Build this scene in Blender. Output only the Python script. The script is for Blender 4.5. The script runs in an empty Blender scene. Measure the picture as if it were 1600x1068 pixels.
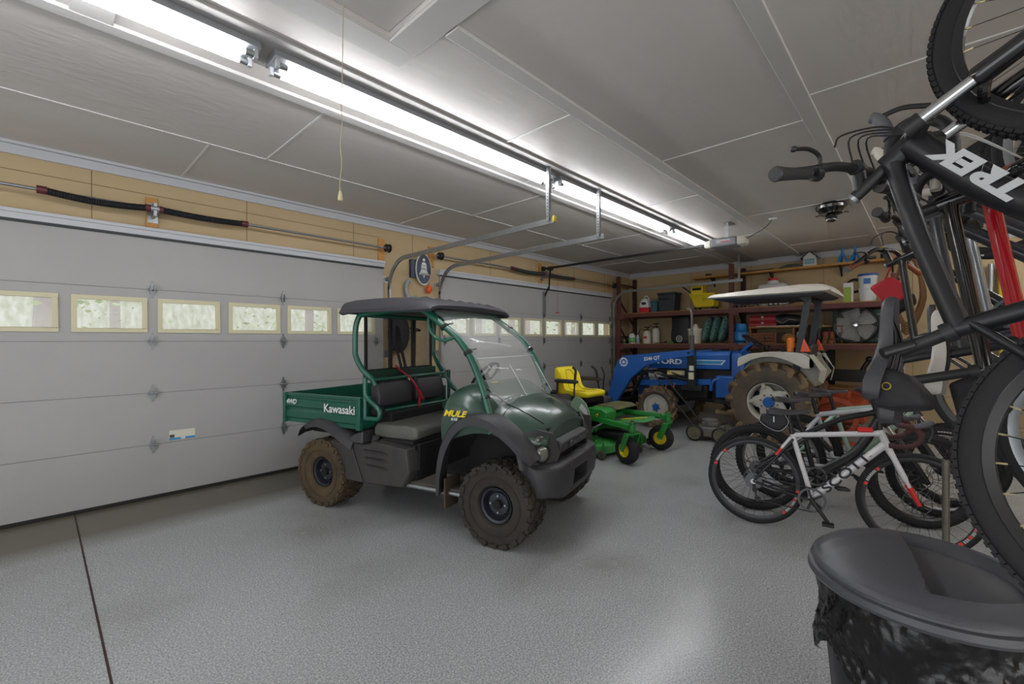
import bpy, math, random
from math import sin, cos, pi, radians, sqrt
from mathutils import Vector, Matrix, Euler
random.seed(7)
SC = bpy.context.scene
COL = SC.collection

# ------------------------------------------------------------------ camera, world, exposure
F_PX, YAW, PITCH, ROLL, CAM_H = 695.6, 0.75315, -0.00136, -0.00424, 1.46
_fw = Vector((cos(YAW)*cos(PITCH), sin(YAW)*cos(PITCH), sin(PITCH)))
_r0 = Vector((sin(YAW), -cos(YAW), 0)); _u0 = _r0.cross(_fw)
_rt = _r0*cos(ROLL) + _u0*sin(ROLL); _up = _u0*cos(ROLL) - _r0*sin(ROLL)
cam = bpy.data.cameras.new('camera'); camo = bpy.data.objects.new('camera', cam); COL.objects.link(camo)
cam.sensor_width = 36.0; cam.lens = F_PX*36/1600; cam.clip_start = 0.05; cam.clip_end = 400
camo.matrix_world = Matrix(((_rt.x, _up.x, -_fw.x, 0), (_rt.y, _up.y, -_fw.y, 0), (_rt.z, _up.z, -_fw.z, CAM_H), (0, 0, 0, 1)))
SC.camera = camo
vs = SC.view_settings
vs.view_transform = 'Standard'; vs.look = 'None'; vs.exposure = 0.0; vs.gamma = 1.0; vs.use_curve_mapping = False
SC.cycles.max_bounces = 8; SC.cycles.diffuse_bounces = 5; SC.cycles.glossy_bounces = 4
SC.cycles.transparent_max_bounces = 24; SC.cycles.caustics_reflective = False; SC.cycles.caustics_refractive = False
SC.cycles.sample_clamp_indirect = 4
TUBE_STRENGTH = 31
world = bpy.data.worlds.new('world'); SC.world = world; world.use_nodes = True
wn = world.node_tree.nodes['Background']
wn.inputs[0].default_value = (0.9, 0.95, 1.0, 1); wn.inputs[1].default_value = 1.3

def fill_lamp(name, loc, rot, sx, sy, w, col):
    # unseen fill light added behind and beside the viewer to brighten the room
    l_ = bpy.data.lights.new(name, 'AREA'); l_.shape = 'RECTANGLE'; l_.size = sx; l_.size_y = sy; l_.energy = w; l_.color = col
    o = bpy.data.objects.new(name, l_); COL.objects.link(o); o.location = loc; o.rotation_euler = rot
fill_lamp('added_rear_fill', (-3.3, 1.4, 1.25), (0, -pi/2, 0), 2.3, 5.6, 50, (.92, .96, 1.0))
fill_lamp('added_side_fill', (-.5, -2.42, 1.1), (pi/2, 0, 0), 3.6, 2.1, 45, (1.0, .97, .92))

def at(x, y, X=None, Y=None, Z=None):
    """a point of the place seen at (x, y) of the photograph, on a plane of the room"""
    d = _fw*F_PX + _rt*(x-800) - _up*(y-534); c = Vector((0, 0, CAM_H))
    i, v = (0, X) if X is not None else (1, Y) if Y is not None else (2, Z)
    return c + d*((v-c[i])/d[i])

# ------------------------------------------------------------------ materials
def lin(c):
    if isinstance(c, str):
        c = [int(c[i:i+2], 16)/255 for i in (0, 2, 4)]
        c = [x/12.92 if x <= .04045 else ((x+.055)/1.055)**2.4 for x in c]
    return (c[0], c[1], c[2], 1)
MATS = {}
def mat(name, col, rough=.5, metal=0, c2=None, sc=4, amt=.5, bump=0, bsc=60, spec=.5, coat=0, alpha=None, emit=None, es=0, stretch=None, sheen=0):
    if name in MATS: return MATS[name]
    m = bpy.data.materials.new(name); m.use_nodes = True; nt = m.node_tree; N = nt.nodes; Lk = nt.links
    b = N['Principled BSDF']
    b.inputs['Base Color'].default_value = lin(col); b.inputs['Roughness'].default_value = rough
    b.inputs['Metallic'].default_value = metal; b.inputs['Specular IOR Level'].default_value = spec
    b.inputs['Coat Weight'].default_value = coat
    if coat: b.inputs['Coat Roughness'].default_value = .15
    tc = N.new('ShaderNodeTexCoord'); mp = N.new('ShaderNodeMapping'); Lk.new(tc.outputs['Object'], mp.inputs['Vector'])
    if stretch: mp.inputs['Scale'].default_value = stretch
    if c2 is not None:
        n = N.new('ShaderNodeTexNoise'); n.inputs['Scale'].default_value = sc; n.inputs['Detail'].default_value = 6; n.inputs['Roughness'].default_value = .6
        Lk.new(mp.outputs[0], n.inputs['Vector'])
        r = N.new('ShaderNodeValToRGB'); r.color_ramp.elements[0].position = .5-.28*(1-amt)-.1; r.color_ramp.elements[1].position = .5+.28*(1-amt)+.1
        r.color_ramp.elements[0].color = lin(col); r.color_ramp.elements[1].color = lin(c2)
        Lk.new(n.outputs[0], r.inputs[0]); Lk.new(r.outputs[0], b.inputs['Base Color'])
    if bump:
        n2 = N.new('ShaderNodeTexNoise'); n2.inputs['Scale'].default_value = bsc; n2.inputs['Detail'].default_value = 4
        Lk.new(mp.outputs[0], n2.inputs['Vector'])
        bp = N.new('ShaderNodeBump'); bp.inputs['Strength'].default_value = bump; bp.inputs['Distance'].default_value = .01
        Lk.new(n2.outputs[0], bp.inputs['Height']); Lk.new(bp.outputs[0], b.inputs['Normal'])
    if alpha is not None: b.inputs['Alpha'].default_value = alpha
    if emit is not None:
        b.inputs['Emission Color'].default_value = lin(emit); b.inputs['Emission Strength'].default_value = es
    MATS[name] = m
    return m

# ------------------------------------------------------------------ geometry
def V(*a): return Vector(a)
def sm(pts, k=6, closed=False):
    """Catmull-Rom through points"""
    P = [Vector(p) for p in pts]; n = len(P); out = []
    rng = range(n) if closed else range(n-1)
    for i in rng:
        p0 = P[(i-1) % n] if closed or i > 0 else P[0]*2-P[1]
        p1 = P[i]; p2 = P[(i+1) % n]
        p3 = P[(i+2) % n] if closed or i+2 < n else P[-1]*2-P[-2]
        for j in range(k):
            t = j/k; t2 = t*t; t3 = t2*t
            out.append(.5*((2*p1)+(-p0+p2)*t+(2*p0-5*p1+4*p2-p3)*t2+(-p0+3*p1-3*p2+p3)*t3))
    if not closed: out.append(P[-1])
    return out
def basis(ax):
    ax = Vector(ax).normalized()
    u = Vector((0, 0, 1)) if abs(ax.z) < .9 else Vector((1, 0, 0))
    e1 = ax.cross(u).normalized(); e2 = ax.cross(e1).normalized()
    return e1, e2, ax
class G:
    def __init__(s): s.v = []; s.f = []
    def add(s, vs_, fs):
        n = len(s.v); s.v += [Vector(p) for p in vs_]; s.f += [tuple(n+i for i in f) for f in fs]; return s
    def xf(s, M): s.v = [M @ p for p in s.v]; return s
    def box(s, c, d, rot=None):
        c = Vector(c); x, y, z = d[0]/2, d[1]/2, d[2]/2
        vs_ = [Vector((i, j, k)) for i in (-x, x) for j in (-y, y) for k in (-z, z)]
        if rot is not None:
            R = rot if isinstance(rot, Matrix) else Euler(rot).to_matrix()
            vs_ = [R @ p for p in vs_]
        return s.add([c+p for p in vs_], [(0,1,3,2),(4,6,7,5),(0,4,5,1),(2,3,7,6),(0,2,6,4),(1,5,7,3)])
    def bx(s, a, b):
        return s.box([(a[i]+b[i])/2 for i in range(3)], [abs(b[i]-a[i]) for i in range(3)])
    def bar(s, p0, p1, w, h, up=(0, 0, 1)):
        p0 = Vector(p0); p1 = Vector(p1); a = (p1-p0); L = a.length; a.normalize(); u = Vector(up)
        sd = a.cross(u)
        if sd.length < 1e-4: sd = a.cross(Vector((1, 0, 0)))
        sd.normalize(); u = sd.cross(a)
        R = Matrix((a, sd, u)).transposed()
        return s.box((p0+p1)/2, (L, w, h), R)
    def cyl(s, p0, p1, r0, r1=None, n=16, cap=True):
        p0 = Vector(p0); p1 = Vector(p1); r1 = r0 if r1 is None else r1
        e1, e2, a = basis(p1-p0)
        vs_ = []; fs = []
        for p, r in ((p0, r0), (p1, r1)):
            for i in range(n):
                t = 2*pi*i/n; vs_.append(p+e1*cos(t)*r+e2*sin(t)*r)
        for i in range(n): fs.append((i, (i+1) % n, n+(i+1) % n, n+i))
        if cap: fs += [tuple(range(n-1, -1, -1)), tuple(range(n, 2*n))]
        return s.add(vs_, fs)
    def tube(s, pts, r, n=8, closed=False, cap=True, flat=None):
        P = [Vector(p) for p in pts]; m = len(P); rs = r if isinstance(r, (list, tuple)) else [r]*m
        if len(rs) != m: rs = [rs[0]+(rs[-1]-rs[0])*i/(m-1) for i in range(m)]
        T = []
        for i in range(m):
            a = P[(i-1) % m] if closed or i > 0 else P[i]; b = P[(i+1) % m] if closed or i < m-1 else P[i]
            d = (b-a); T.append(d.normalized() if d.length > 1e-9 else Vector((1, 0, 0)))
        e1, e2, _ = basis(T[0]); vs_ = []; fs = []
        for i in range(m):
            e1 = (e1-T[i]*e1.dot(T[i])).normalized(); e2 = T[i].cross(e1)
            for j in range(n):
                t = 2*pi*j/n
                vs_.append(P[i]+(e1*cos(t)*(flat or 1)+e2*sin(t))*rs[i])
        for i in range(m if closed else m-1):
            for j in range(n):
                a = i*n+j; b = i*n+(j+1) % n; c = ((i+1) % m)*n+(j+1) % n; d = ((i+1) % m)*n+j
                fs.append((a, b, c, d))
        if cap and not closed: fs += [tuple(range(n-1, -1, -1)), tuple(range((m-1)*n, m*n))]
        return s.add(vs_, fs)
    def lathe(s, prof, c=(0, 0, 0), ax=(0, 0, 1), n=32, closed=False, fn=None):
        e1, e2, a = basis(ax); c = Vector(c); m = len(prof); vs_ = []; fs = []
        for i in range(n):
            t = 2*pi*i/n; d = e1*cos(t)+e2*sin(t)
            for (r, h) in prof: vs_.append(c+d*r+a*h)
        for i in range(n):
            i2 = (i+1) % n
            for j in range(m if closed else m-1):
                j2 = (j+1) % m; fs.append((i*m+j, i*m+j2, i2*m+j2, i2*m+j))
        return s.add(vs_, fs)
    def torus(s, c, ax, R, r, n=40, m=10, flat=1):
        return s.lathe([(R+r*cos(2*pi*j/m), r*flat*sin(2*pi*j/m)) for j in range(m)], c, ax, n, True)
    def loft(s, secs, ring=True, cap=True):
        n = len(secs[0]); vs_ = [Vector(p) for q in secs for p in q]; fs = []
        for i in range(len(secs)-1):
            for j in range(n if ring else n-1):
                j2 = (j+1) % n; fs.append((i*n+j, i*n+j2, (i+1)*n+j2, (i+1)*n+j))
        if ring and cap: fs += [tuple(range(n-1, -1, -1)), tuple(range((len(secs)-1)*n, len(secs)*n))]
        return s.add(vs_, fs)
    def prism(s, pts, plane, a, b):
        """polygon pts in plane 'xz','xy','yz' extruded from a to b along the third axis"""
        def P(p, h): return {'xz': (p[0], h, p[1]), 'xy': (p[0], p[1], h), 'yz': (h, p[0], p[1])}[plane]
        n = len(pts); vs_ = [P(p, a) for p in pts]+[P(p, b) for p in pts]
        fs = [tuple(range(n)), tuple(range(2*n-1, n-1, -1))]+[(i, n+i, n+(i+1) % n, (i+1) % n) for i in range(n)]
        return s.add(vs_, fs)
    def sph(s, c, r, n=16, m=10):
        c = Vector(c); r = (r, r, r) if not isinstance(r, (tuple, list)) else r
        prof = [(sin(pi*j/m), -cos(pi*j/m)) for j in range(m+1)]
        g = G().lathe(prof, (0, 0, 0), (0, 0, 1), n)
        return s.add([c+Vector((p.x*r[0], p.y*r[1], p.z*r[2])) for p in g.v], g.f)
    def ext(s, o): return s.add(o.v, o.f)

def build(name, g, m, parent=None, bev=0, sub=0, ang=40, smooth=True, weld=True, solid=0, seg=2):
    me = bpy.data.meshes.new(name)
    me.from_pydata([tuple(p) for p in g.v], [], [tuple(f) for f in g.f]); me.materials.append(m)
    import bmesh
    bm = bmesh.new(); bm.from_mesh(me)
    if weld: bmesh.ops.remove_doubles(bm, verts=bm.verts, dist=1e-5)
    bmesh.ops.recalc_face_normals(bm, faces=bm.faces); bm.to_mesh(me); bm.free()
    if smooth:
        me.shade_smooth(); me.set_sharp_from_angle(angle=radians(ang))
    o = bpy.data.objects.new(name, me); COL.objects.link(o)
    if parent is not None: o.parent = parent
    if solid:
        q = o.modifiers.new('solid', 'SOLIDIFY'); q.thickness = solid; q.offset = 0
    if bev:
        q = o.modifiers.new('bevel', 'BEVEL'); q.width = bev; q.segments = seg; q.limit_method = 'ANGLE'; q.angle_limit = radians(35)
    if sub:
        q = o.modifiers.new('sub', 'SUBSURF'); q.levels = sub; q.render_levels = sub
    return o
def tag(o, label, cat, group=None):
    o['label'] = label; o['category'] = cat
    if group: o['group'] = group
    return o
def thing(name, label, cat, loc=(0, 0, 0), rz=0, group=None, M=None):
    o = bpy.data.objects.new(name, None); COL.objects.link(o); o.empty_display_size = .1
    if M is not None: o.matrix_world = M
    else: o.location = loc; o.rotation_euler = (0, 0, rz)
    return tag(o, label, cat, group)
def struct(o): o['kind'] = 'structure'; return o
def dup(root, loc=None, rz=None, label=None, M=None):
    r = root.copy(); COL.objects.link(r)
    if M is not None: r.matrix_world = M
    if loc is not None: r.location = loc
    if rz is not None: r.rotation_euler = (0, 0, rz)
    if label: r['label'] = label
    for ch in list(root.children):
        c = ch.copy(); COL.objects.link(c); c.parent = r
        for g in ch.children:
            d = g.copy(); COL.objects.link(d); d.parent = c
    return r
def txt(name, s, size, m, parent, loc, xd, ud, ext=.001, bold=0, shear=0, sx=1, align='CENTER', plab=None):
    cu = bpy.data.curves.new(name, 'FONT'); cu.body = s; cu.size = size; cu.extrude = ext; cu.offset = bold*size; cu.shear = shear
    cu.align_x = align; cu.align_y = 'CENTER'
    t = bpy.data.objects.new(name, cu); COL.objects.link(t)
    dg = bpy.context.evaluated_depsgraph_get(); me = bpy.data.meshes.new_from_object(t.evaluated_get(dg))
    bpy.data.objects.remove(t); me.materials.clear(); me.materials.append(m)
    xd = Vector(xd).normalized(); ud = Vector(ud).normalized(); nd = xd.cross(ud)
    R = Matrix((xd*sx, ud, nd)).transposed().to_4x4(); me.transform(Matrix.Translation(Vector(loc)) @ R)
    o = bpy.data.objects.new(name, me); COL.objects.link(o)
    if parent is not None: o.parent = parent
    return o
# ------------------------------------------------------------------ room shell
D = 5.33; L = 9.95; HC = 3.08; XB = -3.2; YR = -2.3
def nodes_of(m): return m.node_tree.nodes, m.node_tree.links, m.node_tree.nodes['Principled BSDF']
def floor_mat():
    m = mat('epoxy_floor', 'a3a5a7', .3, spec=.5); N, K, b = nodes_of(m)
    tc = N['Texture Coordinate']
    n = N.new('ShaderNodeTexNoise'); n.inputs['Scale'].default_value = 120; n.inputs['Detail'].default_value = 3; K.new(tc.outputs['Object'], n.inputs['Vector'])
    r = N.new('ShaderNodeValToRGB'); e = r.color_ramp.elements; e[0].position = .38; e[0].color = lin('868b89'); e[1].position = .68; e[1].color = lin('bcbfc0')
    e2 = r.color_ramp.elements.new(.53); e2.color = lin('a5a7a9'); K.new(n.outputs[0], r.inputs[0])
    v = N.new('ShaderNodeTexVoronoi'); v.inputs['Scale'].default_value = 95; K.new(tc.outputs['Object'], v.inputs['Vector'])
    vc = N.new('ShaderNodeSeparateColor'); K.new(v.outputs['Color'], vc.inputs[0])
    g1 = N.new('ShaderNodeMath'); g1.operation = 'GREATER_THAN'; g1.inputs[1].default_value = .89; K.new(vc.outputs[0], g1.inputs[0])
    g2 = N.new('ShaderNodeMath'); g2.operation = 'LESS_THAN'; g2.inputs[1].default_value = .32; K.new(v.outputs['Distance'], g2.inputs[0])
    g3 = N.new('ShaderNodeMath'); g3.operation = 'MULTIPLY'; K.new(g1.outputs[0], g3.inputs[0]); K.new(g2.outputs[0], g3.inputs[1])
    mx = N.new('ShaderNodeMix'); mx.data_type = 'RGBA'; K.new(g3.outputs[0], mx.inputs[0]); K.new(r.outputs[0], mx.inputs[6]); mx.inputs[7].default_value = lin('bfc2bf')
    # dust near the doors
    n3 = N.new('ShaderNodeTexNoise'); n3.inputs['Scale'].default_value = .9; n3.inputs['Detail'].default_value = 5; K.new(tc.outputs['Object'], n3.inputs['Vector'])
    sx = N.new('ShaderNodeSeparateXYZ'); K.new(tc.outputs['Object'], sx.inputs[0])
    mr = N.new('ShaderNodeMapRange'); mr.inputs[1].default_value = 4.3; mr.inputs[2].default_value = 4.7; K.new(sx.outputs[1], mr.inputs[0])
    r3 = N.new('ShaderNodeMapRange'); r3.inputs[1].default_value = .5; r3.inputs[2].default_value = .8; r3.inputs[4].default_value = .5; K.new(n3.outputs[0], r3.inputs[0])
    ad = N.new('ShaderNodeMath'); ad.operation = 'MAXIMUM'; K.new(mr.outputs[0], ad.inputs[0]); K.new(r3.outputs[0], ad.inputs[1])
    ml = N.new('ShaderNodeMath'); ml.operation = 'MULTIPLY'; ml.inputs[1].default_value = .95; K.new(ad.outputs[0], ml.inputs[0])
    m2 = N.new('ShaderNodeMix'); m2.data_type = 'RGBA'; K.new(ml.outputs[0], m2.inputs[0]); K.new(mx.outputs[2], m2.inputs[6]); m2.inputs[7].default_value = lin('5f5a4a')
    K.new(m2.outputs[2], b.inputs['Base Color'])
    bp = N.new('ShaderNodeBump'); bp.inputs['Strength'].default_value = .16; bp.inputs['Distance'].default_value = .003
    n4 = N.new('ShaderNodeTexNoise'); n4.inputs['Scale'].default_value = 45; K.new(tc.outputs['Object'], n4.inputs['Vector'])
    K.new(n4.outputs[0], bp.inputs['Height']); K.new(bp.outputs[0], b.inputs['Normal'])
    rr = N.new('ShaderNodeMapRange'); rr.inputs[3].default_value = .14; rr.inputs[4].default_value = .34; K.new(n3.outputs[0], rr.inputs[0]); K.new(rr.outputs[0], b.inputs['Roughness'])
    return m
M_ceil = mat('ceiling_paint', 'd6d1cd', .55, c2='c8c3bf', sc=1.1, amt=.1, bump=.35, bsc=14, stretch=(.5, 1.6, 1))
M_wall = mat('tan_sheathing', 'c2ac88', .75, c2='b49e79', sc=1.3, amt=.1, bump=.1, bsc=40)
M_white = mat('white_trim_paint', 'd0d1d3', .5)
M_crown = mat('crown_paint', 'bdbfc4', .55)
M_door = mat('door_steel', 'a3a2a1', .45, c2='9c9b9a', sc=2, amt=.1, bump=.08, bsc=300)
M_seam = mat('door_seam_grey', '6b6c6c', .8)  # plain grey of the joints between door sections
M_wfr = mat('window_frame_cream', 'c9c3a3', .5)
M_glass = mat('clear_pane', 'ffffff', .03, alpha=.13, spec=.5)
M_galv = mat('galvanized_steel', 'a9adb0', .38, metal=.85, c2='8e9294', sc=30, amt=.2)
M_blk = mat('black_rubber', '151515', .7)
M_blkm = mat('black_metal', '1b1b1c', .45)
M_wood = mat('pine_wood', 'c8944e', .6, c2='ad7837', sc=8, amt=.2, stretch=(1, 1, .15))
M_crack = mat('floor_joint', '3a2826', .9)

o = struct(build('floor', G().bx((XB, YR, -.12), (L+.15, D+.6, 0)), floor_mat(), smooth=False))
o = build('floor_joint', G().bx((.208, 2.0, 0), (.218, D, .0015)), M_crack); o.name = 'trim_1'; struct(o)
# wall with the two garage door openings
g = G(); y0, y1 = 5.372, 5.52
d1 = (-1.71, 3.17); d2 = (4.12, 9.0); HD = 2.45
g.bx((XB, y0, 0), (d1[0], y1, HC)); g.bx((d1[1], y0, 0), (d2[0], y1, HC)); g.bx((d2[1], y0, 0), (L, y1, HC))
g.bx((d1[0], y0, HD), (d1[1], y1, HC)); g.bx((d2[0], y0, HD), (d2[1], y1, HC))
struct(build('wall_left', g, M_wall, smooth=False))
struct(build('wall_back', G().bx((L, YR, 0), (L+.15, D+.19, HC)), M_wall, smooth=False))
struct(build('wall_right', G().bx((XB, YR-.15, 0), (-2.4, YR, HC)).bx((1.4, YR-.15, 0), (L+.15, YR, HC)).bx((-2.4, YR-.15, 2.2), (1.4, YR, HC)), M_wall, smooth=False))  # out-of-view opening added beside the viewer to let light in
struct(build('wall_front', G().bx((XB-.15, YR-.15, 0), (XB, -1.6, HC)).bx((XB-.15, 4.4, 0), (XB, D+.19, HC)).bx((XB-.15, -1.6, 2.45), (XB, 4.4, HC)), M_wall, smooth=False))  # wide opening added behind the viewer to let light in
# ceiling with a recess for the hatch
g = G(); hx0, hx1, hy0, hy1 = .05, 1.29, 1.42, 2.10
g.bx((XB, YR, HC), (hx0, D+.19, HC+.1)); g.bx((hx1, YR, HC), (L+.15, D+.19, HC+.1))
g.bx((hx0, YR, HC), (hx1, hy0, HC+.1)); g.bx((hx0, hy1, HC), (hx1, D+.19, HC+.1))
struct(build('ceiling', g, M_ceil, smooth=False))
# wall seams
g = G()
for x in (-.9, .33, 1.55, 2.77, 3.66, 5.2, 6.4, 7.6, 8.8):
    g.bx((x, y0-.002, HD+.08), (x+.006, y0, 2.98))
g.bx((XB, y0-.002, 2.855), (3.15, y0, 2.861))
for y in (.2, 1.42, 2.64, 3.86): g.bx((L-.002, y, 0), (L, y+.006, 3.0))
for i, (a, b, z) in enumerate(()): pass
struct(build('trim_2', g, mat('seam_line', '7d6a4a', .9)))
# crown boards
M_c = M_crown
struct(build('trim_3', G().bx((XB, y0-.02, 2.98), (L, y0, HC)).bx((XB, y0-.055, 3.055), (L, y0-.02, HC)), M_c, bev=.003))
struct(build('trim_4', G().bx((L-.02, YR, 2.975), (L, y0, HC)).bx((L-.05, YR, 3.055), (L-.02, y0, HC)), M_c, bev=.003))
# ceiling battens and thin joint strips
M_bat = mat('batten_paint', 'c9c7c5', .5)
k = 5
for (yb, x0, x1, w) in ((3.05, XB, L, .085), (1.80, 1.47, L, .10), (.62, XB, L, .10), (-.6, XB, L, .09)):
    struct(build('trim_%d' % k, G().bx((x0, yb-w/2, HC-.022), (x1, yb+w/2, HC)), M_bat, bev=.004)); k += 1
g = G()
def strip(x0, y0_, x1, y1_, w=.016):
    if abs(x1-x0) > abs(y1_-y0_): g.bx((x0, y0_-w/2, HC-.006), (x1, y0_+w/2, HC))
    else: g.bx((x0-w/2, y0_, HC-.006), (x0+w/2, y1_, HC))
strip(XB, 4.275, L, 4.275)
for x in (-1.47, .97, 3.41, 5.85, 8.29): strip(x, 4.275, x, 5.35)
for x in (-1.0, 1.395, 3.83, 6.27, 8.71): strip(x, 3.09, x, 4.275)
for x in (.1, 2.616, 5.03, 7.47): strip(x, 1.85, x, 2.55)
for x in (1.45, 3.866, 6.36, 8.79): strip(x, .67, x, 1.75)
for x in (1.06, 3.5, 5.94, 8.38): strip(x, -.55, x, .57)
for x in (3.4, 6.0): strip(x, 2.72, x, 3.0)
struct(build('trim_%d' % k, g, mat('strip_paint', 'dcdbd9', .5))); k += 1
struct(build('trim_%d' % k, G().bx((.11, 2.75, HC-.02), (.27, 3.01, HC)), M_bat, bev=.003)); k += 1
# long board the lamps hang on, batten paint darkened to curb lamp glare
struct(build('trim_%d' % k, G().bx((XB, 2.50, HC-.02), (L, 2.82, HC)), mat('lamp_board_dimmed', 'a19f9d', .6), bev=.004)); k += 1

# ------------------------------------------------------------------ attic hatch and its cord
t = thing('attic_hatch', 'grey recessed attic hatch in the ceiling, framed by wide painted boards', 'hatch', (hx0, hy0, HC))
build('hatch_frame', G().bx((-.17, hy1-hy0, -.02), (hx1-hx0+.17, hy1-hy0+.16, 0)).bx((-.17, -.17, -.02), (hx1-hx0+.17, 0, 0)).bx((hx1-hx0, -.0, -.02), (hx1-hx0+.17, hy1-hy0, 0)).bx((-.17, 0, -.02), (0, hy1-hy0, 0)), M_bat, t, bev=.004)
build('hatch_panel', G().bx((.004, .004, .03), (hx1-hx0-.004, hy1-hy0-.004, .05)), M_ceil, t)
p0 = at(537, 30, Y=1.98); pb = at(532, 312, Y=1.98)
g = G(); n = 24
ptz = [V(p0.x+(pb.x-p0.x)*i/n+.004*sin(i*1.3)*(i > 12), 1.98, HC+(pb.z+.03-HC)*i/n) for i in range(n+1)]
t = thing('pull_cord', 'thin beige pull cord with a small tassel hanging from the ceiling by the attic hatch', 'cord', (0, 0, 0))
build('cord', G().tube(ptz, .0022, 6), mat('cord_beige', 'b9a98c', .8), t)
e = ptz[-1]
build('tassel', G().lathe([(.003, .012), (.006, .006), (.009, -.01), (.011, -.03), (.009, -.034), (0, -.034)], e, (0, 0, 1), 12), mat('tassel_cream', 'cfc59a', .6), t)

# ------------------------------------------------------------------ garage doors
M_hinge = mat('hinge_zinc', '8f9395', .35, metal=.8)
SZ = [0.02, .505, .99, 1.475, 1.96, 2.45]
def garage_door(nm, xa, xb, starts, ww, hinges):
    t = bpy.data.objects.new(nm, None); COL.objects.link(t); struct(t); t.location = (0, 0, 0)
    wz0, wz1 = 1.56, 1.875
    for i in range(5):
        z0, z1 = SZ[i]+.002, SZ[i+1]-.002
        g = G(); a, b = D, D+.04
        if i == 3:
            g.bx((xa, a, z0), (xb, b, wz0)); g.bx((xa, a, wz1), (xb, b, z1)); x = xa
            for s in starts:
                g.bx((x, a, wz0), (s, b, wz1)); x = s+ww
            g.bx((x, a, wz0), (xb, b, wz1))
        else: g.bx((xa, a, z0), (xb, b, z1))
        build('door_section', g, M_door, t, weld=False, smooth=False)
    build('section_joint', G().bx((xa, D+.012, .05), (xb, D+.03, 2.44)), M_seam, t) if False else None
    g = G()
    for z in SZ[1:-1]: g.bx((xa, D+.004, z-.004), (xb, D+.03, z+.004))
    build('section_joint', g, M_seam, t)
    build('bottom_seal', G().bx((xa, D-.012, 0), (xb, D+.045, .03)), M_blk, t, bev=.004)
    for s in starts:
        fr = G(); w = .032
        for (q, r) in (((s-.004, wz0-.004), (s+ww+.004, wz0+w)), ((s-.004, wz1-w), (s+ww+.004, wz1+.004)), ((s-.004, wz0+w), (s+w, wz1-w)), ((s+ww-w, wz0+w), (s+ww+.004, wz1-w))):
            fr.bx((q[0], D-.012, q[1]), (r[0], D+.03, r[1]))
        for i in range(4):
            for zz in (wz0+w/2, wz1-w/2): fr.sph((s+ww*(i+.5)/4, D-.0125, zz), .004, 6, 4)
        f = build('window_frame', fr, M_wfr, t, bev=.002)
        build('pane', G().bx((s+w, D+.012, wz0+w), (s+ww-w, D+.016, wz1-w)), M_glass, f)
    for hx in hinges:
        for z in SZ[1:-1]:
            hg = G()
            for sg in (1, -1):
                hg.prism([(hx-.026, z+sg*.006), (hx+.026, z+sg*.006), (hx+.024, z+sg*.03), (hx+.01, z+sg*.055), (hx+.008, z+sg*.082), (hx-.008, z+sg*.082), (hx-.01, z+sg*.055), (hx-.024, z+sg*.03)], 'xz', D-.005, D-.0005)
                hg.prism([(hx-.018, z+sg*.004), (hx-.015, z+sg*.045), (hx-.011, z+sg*.045), (hx-.012, z+sg*.004)], 'xz', D-.03, D-.004)
                hg.prism([(hx+.018, z+sg*.004), (hx+.015, z+sg*.045), (hx+.011, z+sg*.045), (hx+.012, z+sg*.004)], 'xz', D-.03, D-.004)
                hg.cyl((hx, D-.005, z+sg*.068), (hx, D-.012, z+sg*.068), .005, n=6)
            hg.cyl((hx-.034, D-.022, z), (hx+.034, D-.022, z), .009, n=10)
            build('hinge', hg, M_hinge, t)
    return t
st1 = [.202+.5833*i for i in range(-3, 5)]; st2 = [6.60-.61*4+.61*i for i in range(8)]
dA = garage_door('door_1', d1[0], d1[1], st1, .50, [-.42, .743, 1.902, 3.06])
dB = garage_door('door_2', d2[0], d2[1], st2, .52, [4.2, 5.36, 6.56, 7.78, 8.93])
# door_1 rating sticker
stk = build('sticker', G().bx((.865, D-.002, .525), (1.07, D-.0002, .615)), mat('sticker_cream', 'cfcdbd', .5), dA)
build('sticker_band', G().bx((.865, D-.0035, .525), (.955, D-.002, .543)).bx((.99, D-.0035, .525), (1.07, D-.002, .543)), mat('sticker_blue', '2f86c4', .5), stk)
build('sticker_mark', G().bx((.868, D-.0035, .546), (.905, D-.002, .575)), mat('sticker_dark', '4a4643', .5), stk)
# head seals (white stop moulding) and side jambs
for n_, (xa, xb) in (('trim_20', d1), ('trim_21', d2)):
    struct(build(n_, G().bx((xa-.03, D-.03, 2.455), (xb+.01, y0, 2.53)).bx((xa-.03, D-.045, 2.505), (xb+.01, D-.03, 2.535)), M_crown, bev=.003))
for n_, (xa, xb) in (('trim_22', d1), ('trim_23', d2)):
    struct(build(n_, G().bx((xa, D-.028, 2.437), (xb, D, 2.455)), mat('seal_dark', '2e3436', .6)))

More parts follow.
